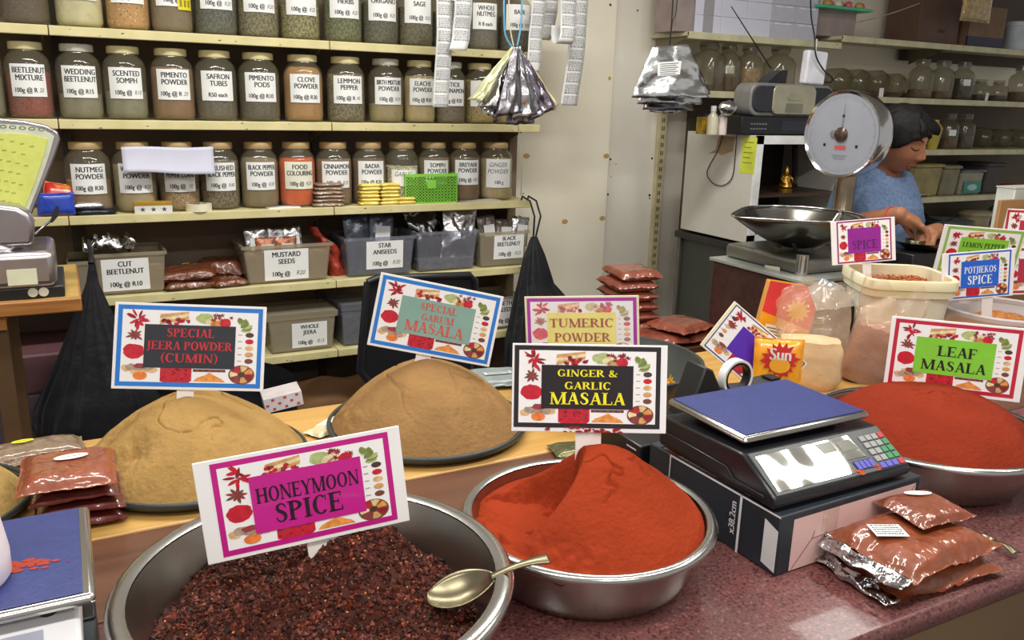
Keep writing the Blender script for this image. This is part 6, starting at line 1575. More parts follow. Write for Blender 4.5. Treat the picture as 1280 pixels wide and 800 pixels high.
def bundle(label, apex, Y, sheets, m_list, strings, seed):
    A = onY(*apex, Y)
    t = thing('foil_bag_bundle', label, 'bundle of bags', tuple(A))
    q = random.Random(seed)
    for i, (a, b, c_, d, yo) in enumerate(sheets):
        # top-left, top-right, bottom-right, bottom-left in pixels
        tl, tr, br, bl = [onY(*k, Y+yo)-A for k in (a, b, c_, d)]
        mb = MB()
        def fn(u, v):
            p = (tl*(1-u)+tr*u)*(1-v)+(bl*(1-u)+br*u)*v
            amp = 0.012*v+0.003
            return (p.x+amp*0.3*nz(u*3, v*3, seed+i), p.y+amp*(nz(u*3+i, v*4, seed)*1.6+0.5*nz(u*9, v*9, i))-0.03*v*math.sin(PI*u), p.z+0.005*nz(u*6, i, 2)*v)
        mb.grid(fn, 18, 20)
        obj('foil_bag', mb, m_list[i % len(m_list)], t, smooth=50, solid=0.0016)
    for k, (path, r, m) in enumerate(strings):
        obj('string', MB().tube([tuple(p-A) for p in smoothpts([onY(a, b, Y-0.004) for a, b in path])], r, 7), m, t, smooth=80)
    return t
BSTR = mat('blue_string', (96, 168, 206), 0.5)
LFO = mat('pale_green_bag_back', (206, 206, 164), 0.35, metal=0.3, bump=0.3, bscale=20)
sh = []
base = [((640, 58), (646, 58), (606, 128), (584, 124)), ((640, 58), (647, 58), (630, 136), (596, 134)), ((642, 57), (648, 57), (654, 140), (618, 146)), ((642, 57), (650, 58), (676, 138), (640, 150)), ((644, 58), (652, 60), (694, 132), (664, 150)), ((646, 66), (658, 72), (697, 130), (680, 142)), ((641, 58), (646, 58), (622, 152), (600, 140)), ((644, 58), (648, 58), (668, 154), (632, 156))]
for i, s_ in enumerate(base): sh.append(s_+((-0.03, 0.0, -0.035, -0.02, 0.0, 0.03, 0.02, 0.035)[i],))
bundle('fanned bundle of silver foil bags hung on blue string in front of the basil jar', (644, 57), 2.93, sh, [LFO, FOIL, DFOIL, FOIL, foil_mat('lilac_foil', (176, 168, 186), 0.2, 0.6, 20), mat('tan_bag_back', (214, 200, 160), 0.35, metal=0.2, bump=0.3, bscale=20), FOIL, DFOIL],
       [([(630, -14), (630, 20), (632, 45), (642, 62)], 0.0035, BSTR), ([(652, -14), (652, 20), (649, 45), (645, 62)], 0.0035, BSTR), ([(636, -14), (637, 30), (642, 58)], 0.0025, mat('white_cord', (214, 208, 190), 0.6))], 3)
sh = [((816, 58), (861, 55), (887, 122), (789, 122), -0.03), ((816, 60), (858, 58), (878, 130), (796, 130), 0.0), ((818, 62), (858, 60), (868, 138), (803, 137), 0.03), ((822, 62), (861, 56), (888, 118), (826, 126), 0.05), ((820, 62), (850, 60), (852, 142), (812, 140), 0.06)]
bt = bundle('flat bundle of bright silver foil bags hung on black cord by the white wall', (838, 62), 2.78, sh, [foil_mat('bright_foil', (240, 242, 242), 0.24, 0.9, 12), FOIL, DFOIL, foil_mat('lilac_foil', (176, 168, 186), 0.2, 0.6, 20), FOIL],
       [([(842, -14), (840, 20), (838, 45), (836, 66)], 0.0028, BLACK), ([(847, -14), (845, 16), (840, 30), (837, 66)], 0.0022, BLACK)], 9)
A = onY(838, 62, 2.78)
lbq = [onY(*k, 2.72)-A for k in ((822, 95), (850, 93), (852, 76), (822, 78))]
lo = obj('paper_label', MB().add([tuple(p) for p in lbq], [range(4)]), WHITE, bt, smooth=0)
mb = MB()
for i in range(6):
    a_, b_ = lbq[3].lerp(lbq[0], 0.12+0.15*i), lbq[2].lerp(lbq[1], 0.12+0.15*i)
    p_, q_ = a_.lerp(b_, 0.1), a_.lerp(b_, 0.88-0.1*(i % 2)); mb.add([tuple(k+Vector((0, -0.001, d))) for k, d in ((p_, -0.0022), (q_, -0.0022), (q_, 0.0), (p_, 0.0))], [range(4)])
obj('label_print', mb, PENCIL, lo, smooth=0)

# ------------------------------------------------------------------ white cabinet with a small shrine, dark case below
CABW = mat('cabinet_off_white', (206, 202, 192), 0.45, var=0.05, scale=3)
CX0, CX1, CY0, CY1, CZ0, CZ1 = 2.594, 3.22, 2.73, 3.18, 1.042, 1.500
t = thing('white_cabinet', 'white open-fronted wall cabinet with a small golden shrine inside', 'cabinet', ((CX0+CX1)/2, (CY0+CY1)/2, CZ0))
cw, cd, ch = (CX1-CX0)/2, (CY1-CY0)/2, CZ1-CZ0
obj('side_panel', MB().box(-cw, -cw+0.015, -cd, cd, 0, ch), CABW, t, bevel=0.002)
obj('side_panel', MB().box(cw-0.015, cw, -cd, cd, 0, ch), CABW, t, bevel=0.002)
obj('top_panel', MB().box(-cw+0.015, cw-0.015, -cd, cd, ch-0.015, ch), CABW, t)
obj('floor_panel', MB().box(-cw+0.015, cw-0.015, -cd, cd, 0, 0.015), CABW, t)
obj('back_panel', MB().box(-cw+0.015, cw-0.015, cd-0.01, cd, 0.015, ch-0.015), mat('dark_shrine_back', (46, 38, 36), 0.7), t)
mb = MB()
for (a, b, c_, d) in ((-cw, -cw+0.035, 0, ch), (cw-0.035, cw, 0, ch), (-cw, cw, ch-0.035, ch), (-cw, cw, 0, 0.035)): mb.box(a, b, -cd-0.012, -cd, c_, d)
obj('front_frame', mb, mat('bright_white_frame', (236, 236, 234), 0.4), t)
obj('inner_shelf', MB().box(-cw+0.016, cw-0.016, -cd+0.04, cd-0.011, 0.19, 0.20), mat('dark_wood_shelf', (70, 52, 40), 0.5), t)
# yellow note and brown stain on the side
qn = [onX(929, 171, CX0-0.001), onX(947, 172, CX0-0.001), onX(942, 218, CX0-0.001), onX(924, 216, CX0-0.001)]
ob = Vector(((CX0+CX1)/2, (CY0+CY1)/2, CZ0))
no = obj('paper_note', MB().add([tuple(p-ob) for p in qn], [range(4)]), mat('yellow_green_note', (206, 214, 70), 0.5), t, smooth=0)
mb = MB()
for i in range(5):
    a_, b_ = qn[0].lerp(qn[3], 0.15+0.14*i), qn[1].lerp(qn[2], 0.15+0.14*i)
    p_, q_ = a_.lerp(b_, 0.15)-ob, a_.lerp(b_, 0.8-0.15*(i % 2))-ob
    mb.add([tuple(p_+Vector((-0.001, 0, 0))), tuple(q_+Vector((-0.001, 0, 0))), tuple(q_+Vector((-0.001, 0, 0.003))), tuple(p_+Vector((-0.001, 0, 0.003)))], [range(4)])
obj('note_lettering', mb, mat('note_ink', (120, 130, 50), 0.6), no, smooth=0)
st = [(885, 192), (894, 187), (899, 170), (919, 171), (916, 189), (902, 194), (896, 191)]
obj('torn_paper_stain', MB().add([tuple(onX(a, b, CX0-0.001)-ob) for a, b in st], [range(7)]), mat('tan_stain', (170, 146, 112), 0.8, var=0.2), t, smooth=0)
cord('black_cable', 'thin black cable looping down the side of the white cabinet', smoothpts([onX(905, 160, CX0-0.006), onX(898, 186, CX0-0.006), onX(884, 214, CX0-0.006), onX(890, 228, CX0-0.006), onX(903, 232, CX0-0.006), onX(915, 222, CX0-0.006), onX(919, 195, CX0-0.006), onX(921, 165, CX0-0.006)]), 0.0022, BLACK, 'cable')
GOLD = mat('gold_figure', (206, 158, 70), 0.3, metal=0.85, var=0.25, scale=60)
def figurine(label, px, py, Y, z, h, m):
    x = onY(px, py, Y).x
    t = thing('golden_figurine', label, 'figurine', (x, Y, z))
    s = h/0.12
    mb = MB(); mb.lathe([(0, 0), (0.034*s, 0), (0.036*s, 0.012*s), (0.028*s, 0.018*s), (0, 0.02*s)], 20, kf='open'); obj('base', mb, m, t)
    mb = MB(); mb.lathe([(0.004*s, 0.018*s), (0.034*s, 0.026*s), (0.030*s, 0.040*s), (0.020*s, 0.052*s), (0.024*s, 0.070*s), (0.018*s, 0.082*s), (0.006*s, 0.086*s)], 22, kf='open')
    for sx in (-1, 1): mb.tube([(sx*0.022*s, 0, 0.076*s), (sx*0.036*s, -0.008*s, 0.060*s), (sx*0.026*s, -0.020*s, 0.046*s)], [0.007*s, 0.006*s, 0.005*s], 8)
    obj('body', mb, m, t, smooth=60)
    mb = MB(); mb.ellipsoid((0, 0, 0.094*s), (0.012*s, 0.012*s, 0.013*s)); mb.lathe([(0.013*s, 0.100*s), (0.010*s, 0.112*s), (0.003*s, 0.124*s), (0, 0.126*s)], 14, kf='open'); obj('crowned_head', mb, m, t, smooth=60)
    return t
figurine('golden seated figurine in the white cabinet, behind the steel scale pan', 981, 235, 2.86, CZ0+0.20, 0.115, GOLD)
figurine('small golden figurine low in the front corner of the white cabinet', 948, 260, 2.79, CZ0+0.0155, 0.085, GOLD)
tag(obj('blue_cup', MB().lathe([(0, 0), (0.024, 0), (0.030, 0.055), (0.027, 0.055), (0.022, 0.004), (0, 0.004)], 20, kf='open'), mat('blue_cup_glaze', (48, 116, 168), 0.35), None, (onY(960, 250, 2.90).x, 2.90, CZ0+0.0155)), 'small blue cup inside the white cabinet', 'cup')
t = thing('picture_frame', 'dark framed picture standing at the back of the white cabinet', 'picture frame', (onY(1008, 210, 3.05).x, 3.06, CZ0+0.2005), (R(-8), 0, 0))
obj('frame_border', MB().box(-0.07, 0.07, -0.006, 0.006, 0, 0.20), mat('dark_frame', (60, 44, 36), 0.4), t, bevel=0.003)
obj('picture', MB().box(-0.058, 0.058, -0.0075, -0.006, 0.012, 0.188), mat('dim_picture', (130, 112, 112), 0.4, col2=(84, 76, 92), scale=16), t)
t = thing('dark_case_cabinet', 'dark glass-sided display case under the white cabinet', 'display case', ((CX0+CX1)/2, (CY0+CY1)/2, 0.0))
DG = mat('dark_green_glass', (58, 60, 54), 0.18, var=0.15, scale=3)
obj('case_body', MB().box(-cw+0.02, cw, -cd+0.03, cd+0.02, 0.0, 1.0), DG, t)
obj('case_top', MB().box(-cw-0.01, cw, -cd-0.01, cd+0.03, 1.0, 1.03), mat('black_trim', (38, 36, 34), 0.4), t, bevel=0.003)
mb = MB()
for y in (-cd+0.02, cd+0.01): mb.box(-cw+0.008, -cw+0.026, y-0.008, y+0.014, 0.0, 1.0)
obj('steel_edge', mb, mat('worn_edge_steel', (120, 118, 110), 0.35, metal=0.6), t)
obj('glass_sticker', MB().add([tuple(onX(a, b, CX0+0.0185)-Vector(((CX0+CX1)/2, (CY0+CY1)/2, 0))) for a, b in ((912, 313), (932, 316), (931, 345), (910, 343))], [range(4)]), mat('dim_sticker', (104, 106, 100), 0.4), t, smooth=0)

# things on top of the cabinet
ZC = CZ1
t = thing('black_player', 'flat black player under the portable radio on the white cabinet', 'player', (onY(962, 155, 2.85).x, 2.86, ZC))
wv = (onY(1014, 155, 2.78).x-onY(908, 155, 2.78).x)/2
obj('player_body', MB().box(-wv, wv, -0.10, 0.14, 0.006, 0.078), BLACK, t, bevel=0.003)
obj('display_window', MB().box(-0.02, wv-0.02, -0.1015, -0.10, 0.02, 0.062), mat('player_glass', (34, 36, 48), 0.12), t)
mb = MB()
for i in range(6):
    for k in range(2): mb.box(-wv+0.05+0.016*i, -wv+0.06+0.016*i, -0.1022, -0.10, 0.024+0.02*k, 0.030+0.02*k)
obj('button_print', mb, mat('grey_print', (110, 112, 118), 0.5), t)
for sx in (-1, 1): obj('foot', MB().box(sx*(wv-0.04)-0.015, sx*(wv-0.04)+0.015, -0.09, 0.12, 0, 0.006), BLACK, t)
rc = onY(980, 120, 2.84)
t = thing('portable_radio', 'silver and black portable radio with a raised antenna, on the black player', 'radio', (rc.x, 2.86, ZC+0.079))
RS = mat('radio_grey', (124, 122, 120), 0.4, var=0.1, scale=20); RCH = mat('radio_champagne', (176, 172, 150), 0.35, metal=0.5, var=0.08)
wr_ = (onY(1033, 120, 2.80).x-onY(929, 120, 2.80).x)/2
hr_ = 0.138
def rbox(w0, h0, h1, y0, y1, r_): # rounded outline
    pts = []
    for (cx_, cz_, a0) in ((w0-r_, h1-r_, 0), (-w0+r_, h1-r_, 90), (-w0+r_, h0+r_, 180), (w0-r_, h0+r_, 270)):
        for k in range(7): a = R(a0+15*k); pts.append((cx_+r_*math.cos(a), cz_+r_*math.sin(a)))
    return MB().prism(pts, y0, y1, 'Y')
obj('radio_body', rbox(wr_, 0.0, hr_, -0.075, 0.03, 0.045), RS, t, bevel=0.006)
obj('front_panel', rbox(wr_*0.52, 0.008, hr_-0.006, -0.086, -0.074, 0.03), RCH, t, bevel=0.004)
for sx in (-1, 1):
    obj('speaker_grille', rbox(wr_*0.30, 0.018, hr_-0.012, -0.084, -0.074, 0.04), mat('speaker_cloth', (44, 44, 52), 0.7, bump=0.2, bscale=200), t, loc=(sx*wr_*0.66, 0, 0), bevel=0.003)
obj('tuning_window', rbox(0.042, 0.070, 0.100, -0.089, -0.085, 0.014), mat('window_glass', (150, 148, 122), 0.15), t)
obj('cassette_door', rbox(0.05, 0.018, 0.056, -0.088, -0.085, 0.006), mat('radio_champagne_dark', (140, 136, 116), 0.35, metal=0.5), t)
hb = MB(); hb.prism([(-0.10, hr_), (-0.02, hr_+0.055), (0.02, hr_+0.060), (0.015, hr_)], -0.01, 0.06, 'Y')
obj('folded_handle', hb, BLACK, t, bevel=0.003)
a_ = onY(964, 86, 2.85); b_ = onY(914, 8, 2.85); o_ = Vector((rc.x, 2.86, ZC+0.079))
obj('antenna', MB().tube([tuple(a_-o_), tuple(b_-o_)], [0.0035, 0.002], 8), DARKM, t)
p_ = onY(1017, 85, 2.80)
t = thing('power_adaptor', 'white plug adaptor block hanging on a black cable above the radio', 'adaptor', (p_.x, 2.80, p_.z))
hh_ = (onY(1017, 62, 2.80)-onY(1017, 104, 2.80)).length/2; ww_ = (onY(1030, 85, 2.80)-onY(1005, 85, 2.80)).length/2
obj('adaptor_body', MB().box(-ww_, ww_, -0.02, 0.02, -hh_, hh_), mat('white_adaptor', (232, 232, 240), 0.35), t, bevel=0.010, bseg=3, rot=(0, R(3), 0))
obj('yellow_tag', MB().box(ww_, ww_+0.012, 0.0, 0.004, -0.03, 0.02), STKY, t)
obj('cable_stub', MB().tube([(0, 0, hh_), (0.0, 0, hh_+0.05)], 0.004, 8), mat('white_cable', (224, 224, 224), 0.5), t)
cord('black_power_cable', 'black power cable running down past the white adaptor block', smoothpts([onY(1013, -14, 2.79), onY(1014, 20, 2.79), onY(1018, 45, 2.775), onY(1020, 70, 2.76), onY(1030, 88, 2.765), onY(1040, 97, 2.79), onY(1038, 103, 2.80), onY(1026, 101, 2.795)]), 0.0035, BLACK, 'cable')
# small bottles left of the player
def bottle(name, label, px, py0, py1, Y, z, wpx, m, capm, cat='bottle'):
    a = onY(px, py0, Y); b = onY(px, py1, Y); r_ = (onY(px+wpx/2, py1, Y)-b).length; h = (a-b).length
    t = thing(name, label, cat, (b.x, Y, z))
    obj('bottle_body', MB().lathe([(0, 0), (r_*0.95, 0), (r_, 0.005), (r_, h*0.62), (r_*0.45, h*0.76), (r_*0.42, h*0.82), (0, h*0.82)], 24, kf='open'), m, t)
    obj('cap', MB().lathe([(0, h*0.80), (r_*0.5, h*0.80), (r_*0.5, h), (0, h)], 18, kf='open'), capm, t)
    return t
bottle('glue_bottle', 'small clear bottle with a yellow label at the left end of the cabinet top', 890, 128, 164, 2.80, ZC, 11, mat('cloudy_bottle', (196, 190, 164), 0.2), mat('white_cap', (220, 220, 216), 0.4))
bottle('spray_can', 'small white can with a red cap beside the clear bottle', 902, 131, 165, 2.79, ZC, 9, mat('white_red_can', (214, 200, 196), 0.35), mat('red_cap', (206, 40, 44), 0.35), 'can')
tag(obj('yellow_box', MB().box(-0.022, 0.022, -0.018, 0.018, 0, 0.07), mat('yellow_black_card', (206, 168, 50), 0.4, col2=(120, 92, 30), scale=30), None, (onY(879, 155, 2.86).x, 2.86, ZC), bevel=0.001), 'small yellow box at the far left end of the cabinet top', 'box')
tag(obj('crumpled_foil', MB().grid(lambda u, v: (0.045*math.cos(2*PI*u)*math.sin(PI*v)*(1+.3*nz(u*6, v*5)), 0.03*math.sin(2*PI*u)*math.sin(PI*v), 0.03-0.03*math.cos(PI*v)*(1+.2*nz(u*6, v*5, 2))), 18, 10), FOIL, None, (onY(917, 150, 2.755).x-0.035, 2.70+0.055, ZC+0.001+0.079), smooth=30), 'small scrap of crumpled foil lying on the black player', 'foil')

# ------------------------------------------------------------------ right shelves
def zfront(px, py, Y=YF): return onY(px, py, Y).z
zt1 = zfront(940, 45); zt2 = zfront(1160, 53); zm = zfront(1180, 124); zl_ = zfront(1215, 187); zb2 = zfront(1205, 245); zr0 = zfront(900, 114)
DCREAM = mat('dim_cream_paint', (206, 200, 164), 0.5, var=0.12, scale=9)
xa, xb, xc_, xd = onY(861, 45, YF).x, onY(1053, 50, YF).x, onY(1188, 60, YF).x, 5.6
g = 'shelf boards of the right-hand shelves'
board(xa, xb, zt1, 'cream shelf board under the stack of white boxes', br=(xa+0.02,), m=DCREAM, group=g)
board(xb+0.004, xc_, zt2, 'cream shelf board beneath the green egg tray', m=DCREAM, group=g)
board(xc_, xd, zt2, 'cream shelf board under the dark cartons and the white canister', br=(xc_+0.02,), m=DCREAM, group=g)
board(xa, xb, zr0, 'cream shelf board under the tall jars beside the radio', m=DCREAM, group=g)
board(xb+0.004, xd, zm, 'cream shelf board carrying the row of empty glass jars', m=DCREAM, group=g)
board(xb+0.3, xd, zl_, 'cream shelf board at the head height of the woman', m=DCREAM, group=g)
board(xb+0.3, xd, zb2, 'cream shelf board carrying the old plastic tubs', m=DCREAM, group=g)
z6 = zfront(1180, 292)
board(xb+0.3, xd, z6, 'lowest cream shelf board behind the woman, holding grey pans', m=DCREAM, group=g)
DIMG = clear_mat('dim_jar_glass', (226, 224, 214), 0.08, 1.5, milk=0.16, milkcol=(168, 158, 136))
def simple_jar(label, px, py, z, r_, h, fill=None, fl=0.0, square=False, tagp=False, Y=3.30, group=None, side=False, capm=None):
    p = onY(px, py, Y)
    t = thing('glass_jar', label, 'jar', (p.x, Y, z+(r_+0.002 if side else 0)), (R(90), 0, 0) if side else (0, 0, R(20)), group)
    sup = 4.0 if square else None
    mb = MB(); mb.lathe([(0, 0.0), (r_*0.9, 0.0), (r_, 0.012), (r_, h*0.68), (r_*0.85, h*0.78), (r_*0.5, h*0.86), (r_*0.48, h*0.9), (r_*0.56, h*0.9), (r_*0.56, h)], 28, kf='open', sup=sup)
    if side: mb.v = [(x, y, zz-h/2) for x, y, zz in mb.v]
    obj('glass', mb, DIMG, t, smooth=60)
    if not side:
        obj('lid', MB().lathe([(0, h+0.012), (r_*0.58, h+0.012), (r_*0.6, h-0.012), (r_*0.585, h-0.012)], 24, kf='open'), capm or DIMG, t)
    if fill:
        mb = MB(); rr_ = r_*0.93; mb.lathe([(0, 0.005), (rr_*0.9, 0.006), (rr_, 0.016), (rr_, h*fl), (0, h*fl+0.004)], 26, kf='open', sup=sup); obj('contents', mb, mat('dim_fill_%d_%d_%d' % fill, fill, 0.8, var=0.3, scale=50), t, smooth=60)
    if tagp:
        obj('paper_tag', MB().add([(-0.02, -r_*1.0-0.004, h*0.40), (0.02, -r_*1.0-0.004, h*0.40), (0.02, -r_*1.0-0.004, h*0.58), (-0.02, -r_*1.0-0.004, h*0.58)], [range(4)]), WHITE, t, smooth=0, rot=(0, 0, -0.9))
    return t
g = 'tall jars beside the radio'
simple_jar('tall square glass jar, empty, first on the shelf beside the bright foil bundle', 885, 85, zr0, 0.072, 0.215, None, 0, True, group=g)
simple_jar('tall glass jar with red-brown bits and a small white tag', 910, 85, zr0, 0.058, 0.210, (112, 72, 54), 0.32, True, True, group=g)
simple_jar('glass jar two-thirds full of pinkish beige powder beside the radio antenna', 936, 85, zr0, 0.064, 0.210, (206, 172, 132), 0.55, group=g)
simple_jar('large clear glass jar behind the folded radio handle', 974, 85, zr0, 0.080, 0.215, None, 0, group=g, capm=DIMG)
g = 'empty glass jars lying on their sides'
for i, px in enumerate((1047, 1070, 1094, 1116)):
    simple_jar('empty glass jar lying on its side, %s in its row of four' % ('first', 'second', 'third', 'fourth')[i], px, 100, zm, 0.070-0.006*(i == 3), 0.19, side=True, Y=3.34, group=g)
tag(obj('price_tag', MB().box(-0.016, 0.016, -0.001, 0.001, 0, 0.045), WHITE, None, (onY(1104, 115, 3.197).x, 3.2085, zm+0.0005)), 'small white price tag standing before the lying glass jars', 'price tag')
tag(obj('price_tag', MB().box(-0.012, 0.012, -0.001, 0.001, 0, 0.045), WHITE, None, (onY(1236, 118, 3.197).x, 3.2085, zm+0.0005), rot=(0, R(8), 0)), 'small white price tag leaning before the squat dark jars', 'price tag')
g = 'upright jars on the dim middle shelf'
simple_jar('upright glass jar with a low beige fill next to the lying jars', 1152, 95, zm, 0.066, 0.20, (126, 104, 74), 0.25, group=g)
simple_jar('upright glass jar with orange-brown bits and bright glints', 1178, 95, zm, 0.066, 0.20, (130, 84, 60), 0.22, group=g)
simple_jar('dark glass jar with a white paper tag beside the orange-brown bits', 1204, 95, zm, 0.062, 0.20, (50, 46, 46), 0.6, False, True, group=g)
simple_jar('squat dark jar beyond the dark tagged jar', 1226, 105, zm, 0.055, 0.11, (60, 56, 54), 0.3, group=g)
simple_jar('squat dark jar beside the leaning price tag', 1249, 105, zm, 0.055, 0.11, (58, 54, 50), 0.3, group=g)
simple_jar('glass jar cut off by the frame at the end of the dim middle shelf', 1277, 100, zm, 0.07, 0.20, (120, 104, 80), 0.3, group=g)
g = 'jars and bottles behind the head of the woman'
simple_jar('small glass bottle right behind the hair of the woman', 1146, 160, zl_, 0.045, 0.17, (80, 66, 56), 0.4, group=g)
tag(obj('yellow_bottle', MB().lathe([(0, 0), (0.026, 0), (0.040, 0.09), (0.044, 0.12), (0.02, 0.15), (0.018, 0.165), (0, 0.165)], 20, kf='open'), mat('yellow_tag_bottle', (186, 168, 72), 0.4), None, (onY(1166, 160, 3.28).x-0.01, 3.26, zl_)), 'yellow bottle behind the head of the woman', 'bottle')
simple_jar('glass jar with rust-coloured spice and a white tag behind the woman', 1186, 160, zl_, 0.058, 0.19, (124, 70, 46), 0.30, False, True, group=g)
simple_jar('tall dim glass jar right of the tagged rust-coloured jar', 1207, 160, zl_, 0.055, 0.19, (84, 74, 64), 0.4, group=g)
for i, (px, w_) in enumerate(((1227, 0.075), (1252, 0.07), (1275, 0.07))):
    simple_jar('dim empty jar lying on the shelf under the dark middle row, %s of three' % ('first', 'second', 'third')[i], px, 168, zl_, w_*0.8, 0.18, side=True, Y=3.34, group='lying jars at the head height shelf')
# old tubs on the lower board
def plain_tub(px0, px1, h, label, m, z, lidm=None, lab=None, Y=3.23, depth=0.2):
    x0, x1 = onY(px0, 230, Y).x, onY(px1, 230, Y).x; w = x1-x0
    t = thing('plastic_tub', label, 'tub', ((x0+x1)/2, Y+depth/2, z))
    def rg(s, zz): return [(-w/2*s, -depth/2*s, zz), (w/2*s, -depth/2*s, zz), (w/2*s, depth/2*s, zz), (-w/2*s, depth/2*s, zz)]
    mb = MB(); mb.add(rg(0.88, 0)+rg(1.0, h), [(3, 2, 1, 0), (4, 5, 6, 7)]+[(i, (i+1) % 4, 4+(i+1) % 4, 4+i) for i in range(4)]); obj('tub_wall', mb, m, t, bevel=0.012, smooth=0)
    mb = MB(); mb.add(rg(1.05, h)+rg(1.05, h+0.012)+rg(0.95, h+0.018), [(i, (i+1) % 4, 4+(i+1) % 4, 4+i) for i in range(4)]+[(4+i, 4+(i+1) % 4, 8+(i+1) % 4, 8+i) for i in range(4)]+[(8, 9, 10, 11)]); obj('tub_lid', mb, lidm or m, t, smooth=0)
    if lab:
        lo = obj('paper_label', MB().add([(-w*0.36, -depth/2-0.002, h*0.1), (w*0.4, -depth/2-0.002, h*0.1), (w*0.4, -depth/2-0.002, h*0.6), (-w*0.36, -depth/2-0.002, h*0.6)], [range(4)]), mat('teal_label', (56, 140, 130), 0.5), t, smooth=0)
        mb = MB(); disc(mb, (0, h*0.34), w*0.22, h*0.14, lambda a, b: (a, -depth/2-0.003, b), 0); obj('pale_print', mb, mat('pale_teal_print', (170, 206, 200), 0.5), lo, smooth=0)
    return t
plain_tub(1143, 1177, 0.17, 'yellowed plastic tub beside the shoulder of the woman', mat('dingy_yellow_tub', (150, 136, 88), 0.5, var=0.2), zb2)
plain_tub(1178, 1199, 0.16, 'dingy grey tub between the yellowed tub and the teal-labelled one', mat('dingy_grey_tub', (128, 120, 96), 0.5, var=0.2), zb2)
plain_tub(1201, 1229, 0.135, 'tub with a teal label under a clear plastic cover', mat('dingy_white_tub', (150, 148, 128), 0.45), zb2, clear_mat('hazy_cover', (220, 220, 220), 0.1, milk=0.3, milkcol=(150, 150, 150), bump=0.6), True)
plain_tub(1231, 1254, 0.17, 'dark grey bag-like bin beside the teal-labelled tub', mat('dark_grey_tub', (66, 60, 60), 0.6), zb2)
packet('red_packet', 'crumpled red packet at the end of the tub shelf', 'packet', (onY(1262, 232, 3.3).x, 3.30, zb2), R(10), 0.15, 0.12, 0.05, mat('dim_red_plastic', (170, 56, 54), 0.4, coat=0.5, bump=0.5, bscale=30), 205, wr=0.008)
tag(obj('paper_scrap', MB().grid(lambda u, v: (0.10*(u-.5), 0.08*(v-.5), max(0.0, 0.014+0.018*nz(u*4, v*4, 7))), 12, 10), mat('scrap_paper', (190, 184, 166), 0.6), None, (onY(1156, 236, 3.215).x, 3.26-0.012, zb2+0.001), smooth=60, solid=0.001), 'crumpled pale paper scrap before the yellowed tub', 'paper')
# pans and boxes on the lowest board
tag(obj('grey_pan', MB().lathe([(0, 0), (0.10, 0), (0.15, 0.055), (0.156, 0.06), (0.148, 0.06), (0.098, 0.006), (0, 0.006)], 36, kf='open'), mat('grey_enamel', (140, 146, 154), 0.35, metal=0.4), None, (onY(1189, 275, 3.3).x, 3.33, z6)), 'pale grey round pan on the lowest shelf behind the woman', 'pan')
t = thing('tiffin_box', 'stack of two beige round tins on the lowest shelf behind the green-bordered sign', 'tin', (onY(1220, 275, 3.3).x, 3.32, z6))
obj('tin_body', MB().lathe([(0, 0), (0.088, 0), (0.092, 0.006), (0.092, 0.072), (0.098, 0.075), (0.098, 0.082), (0, 0.082)], 36, kf='open'), mat('beige_tin', (158, 146, 112), 0.4, var=0.1), t)
obj('tin_lid', MB().lathe([(0, 0.082), (0.104, 0.084), (0.106, 0.100), (0.08, 0.112), (0, 0.114)], 36, kf='open'), mat('pale_beige_tin', (176, 166, 136), 0.4), t)
tag(obj('dark_tray', MB().grid(lambda u, v: (0.34*(u-.5), 0.2*(v-.5), 0.06+0.05*(u-.5)+0.006*nz(u*6, v*5, 3)+0.03*abs(2*v-1)**4), 14, 10), mat('dark_foil_tray', (84, 84, 84), 0.35, metal=0.6), None, (onY(1157, 272, 3.3).x+0.02, 3.34, z6-0.028), smooth=60, solid=0.002), 'dark crumpled metal tray beside the pale grey pan', 'tray')
tag(obj('tape_reel', ringmb(0.06, 0.022, 0.03), mat('dark_reel', (84, 84, 82), 0.5), None, (onY(1247, 262, 3.34).x, 3.36, z6+0.0605), rot=(R(90), 0, 0)), 'dark reel standing on edge on the lowest shelf', 'reel')
# top shelf: white boxes, egg tray, cartons, canister
BXW = mat('bluish_white_carton', (216, 216, 232), 0.5, var=0.03); FLAP = mat('pale_grey_tape', (160, 158, 162), 0.4, var=0.1)
hb_ = 0.078
for r_ in range(4):
    for c_ in range(5):
        x = xa+0.055+0.155*c_; 
        t = thing('white_box', 'small glossy white carton, %s in the %s row of the stacked white boxes' % (('first', 'second', 'third', 'fourth', 'last')[c_], ('lowest', 'second', 'third', 'top')[r_]), 'box', (x+0.075, 3.23, zt1+hb_*r_+0.0008*r_), group='white boxes stacked on the right shelf top')
        obj('carton_body', MB().box(-0.0765, 0.0765, 0, 0.16, 0, hb_), BXW if c_ < 3 else mat('clear_wrapped_carton', (190, 190, 204), 0.2, var=0.06, coat=0.7), t, bevel=0.0015)
        if (c_, r_) in ((0, 0), (0, 1), (1, 2)):
            obj('grey_flap', MB().box(-0.03, 0.03, -0.0012, 0, 0.0, hb_), FLAP, t)
        if c_ >= 3: obj('shiny_fold', MB().add([(-0.06, -0.001, hb_-0.012), (0.06, -0.001, hb_-0.012), (0.05, -0.001, hb_-0.004), (0, -0.001, hb_-0.008), (-0.05, -0.001, hb_-0.004)], [range(5)]), mat('fold_shine', (226, 226, 230), 0.1, coat=1), t, smooth=0)
tag(obj('grey_carton', MB().box(-0.05, 0.046, 0, 0.16, 0, 0.33), mat('mauve_grey_carton', (158, 142, 138), 0.6), None, (xa-0.002, 3.23, zt1), bevel=0.002), 'mauve grey carton standing left of the stacked white boxes', 'box')
t = thing('egg_tray', 'green plastic tray of wrapped sweets at the top of the frame', 'tray', (onY(1052, 8, 3.24).x, 3.30, onY(1052, 10, 3.24).z-0.01))
zsup = t.location.z-zt2
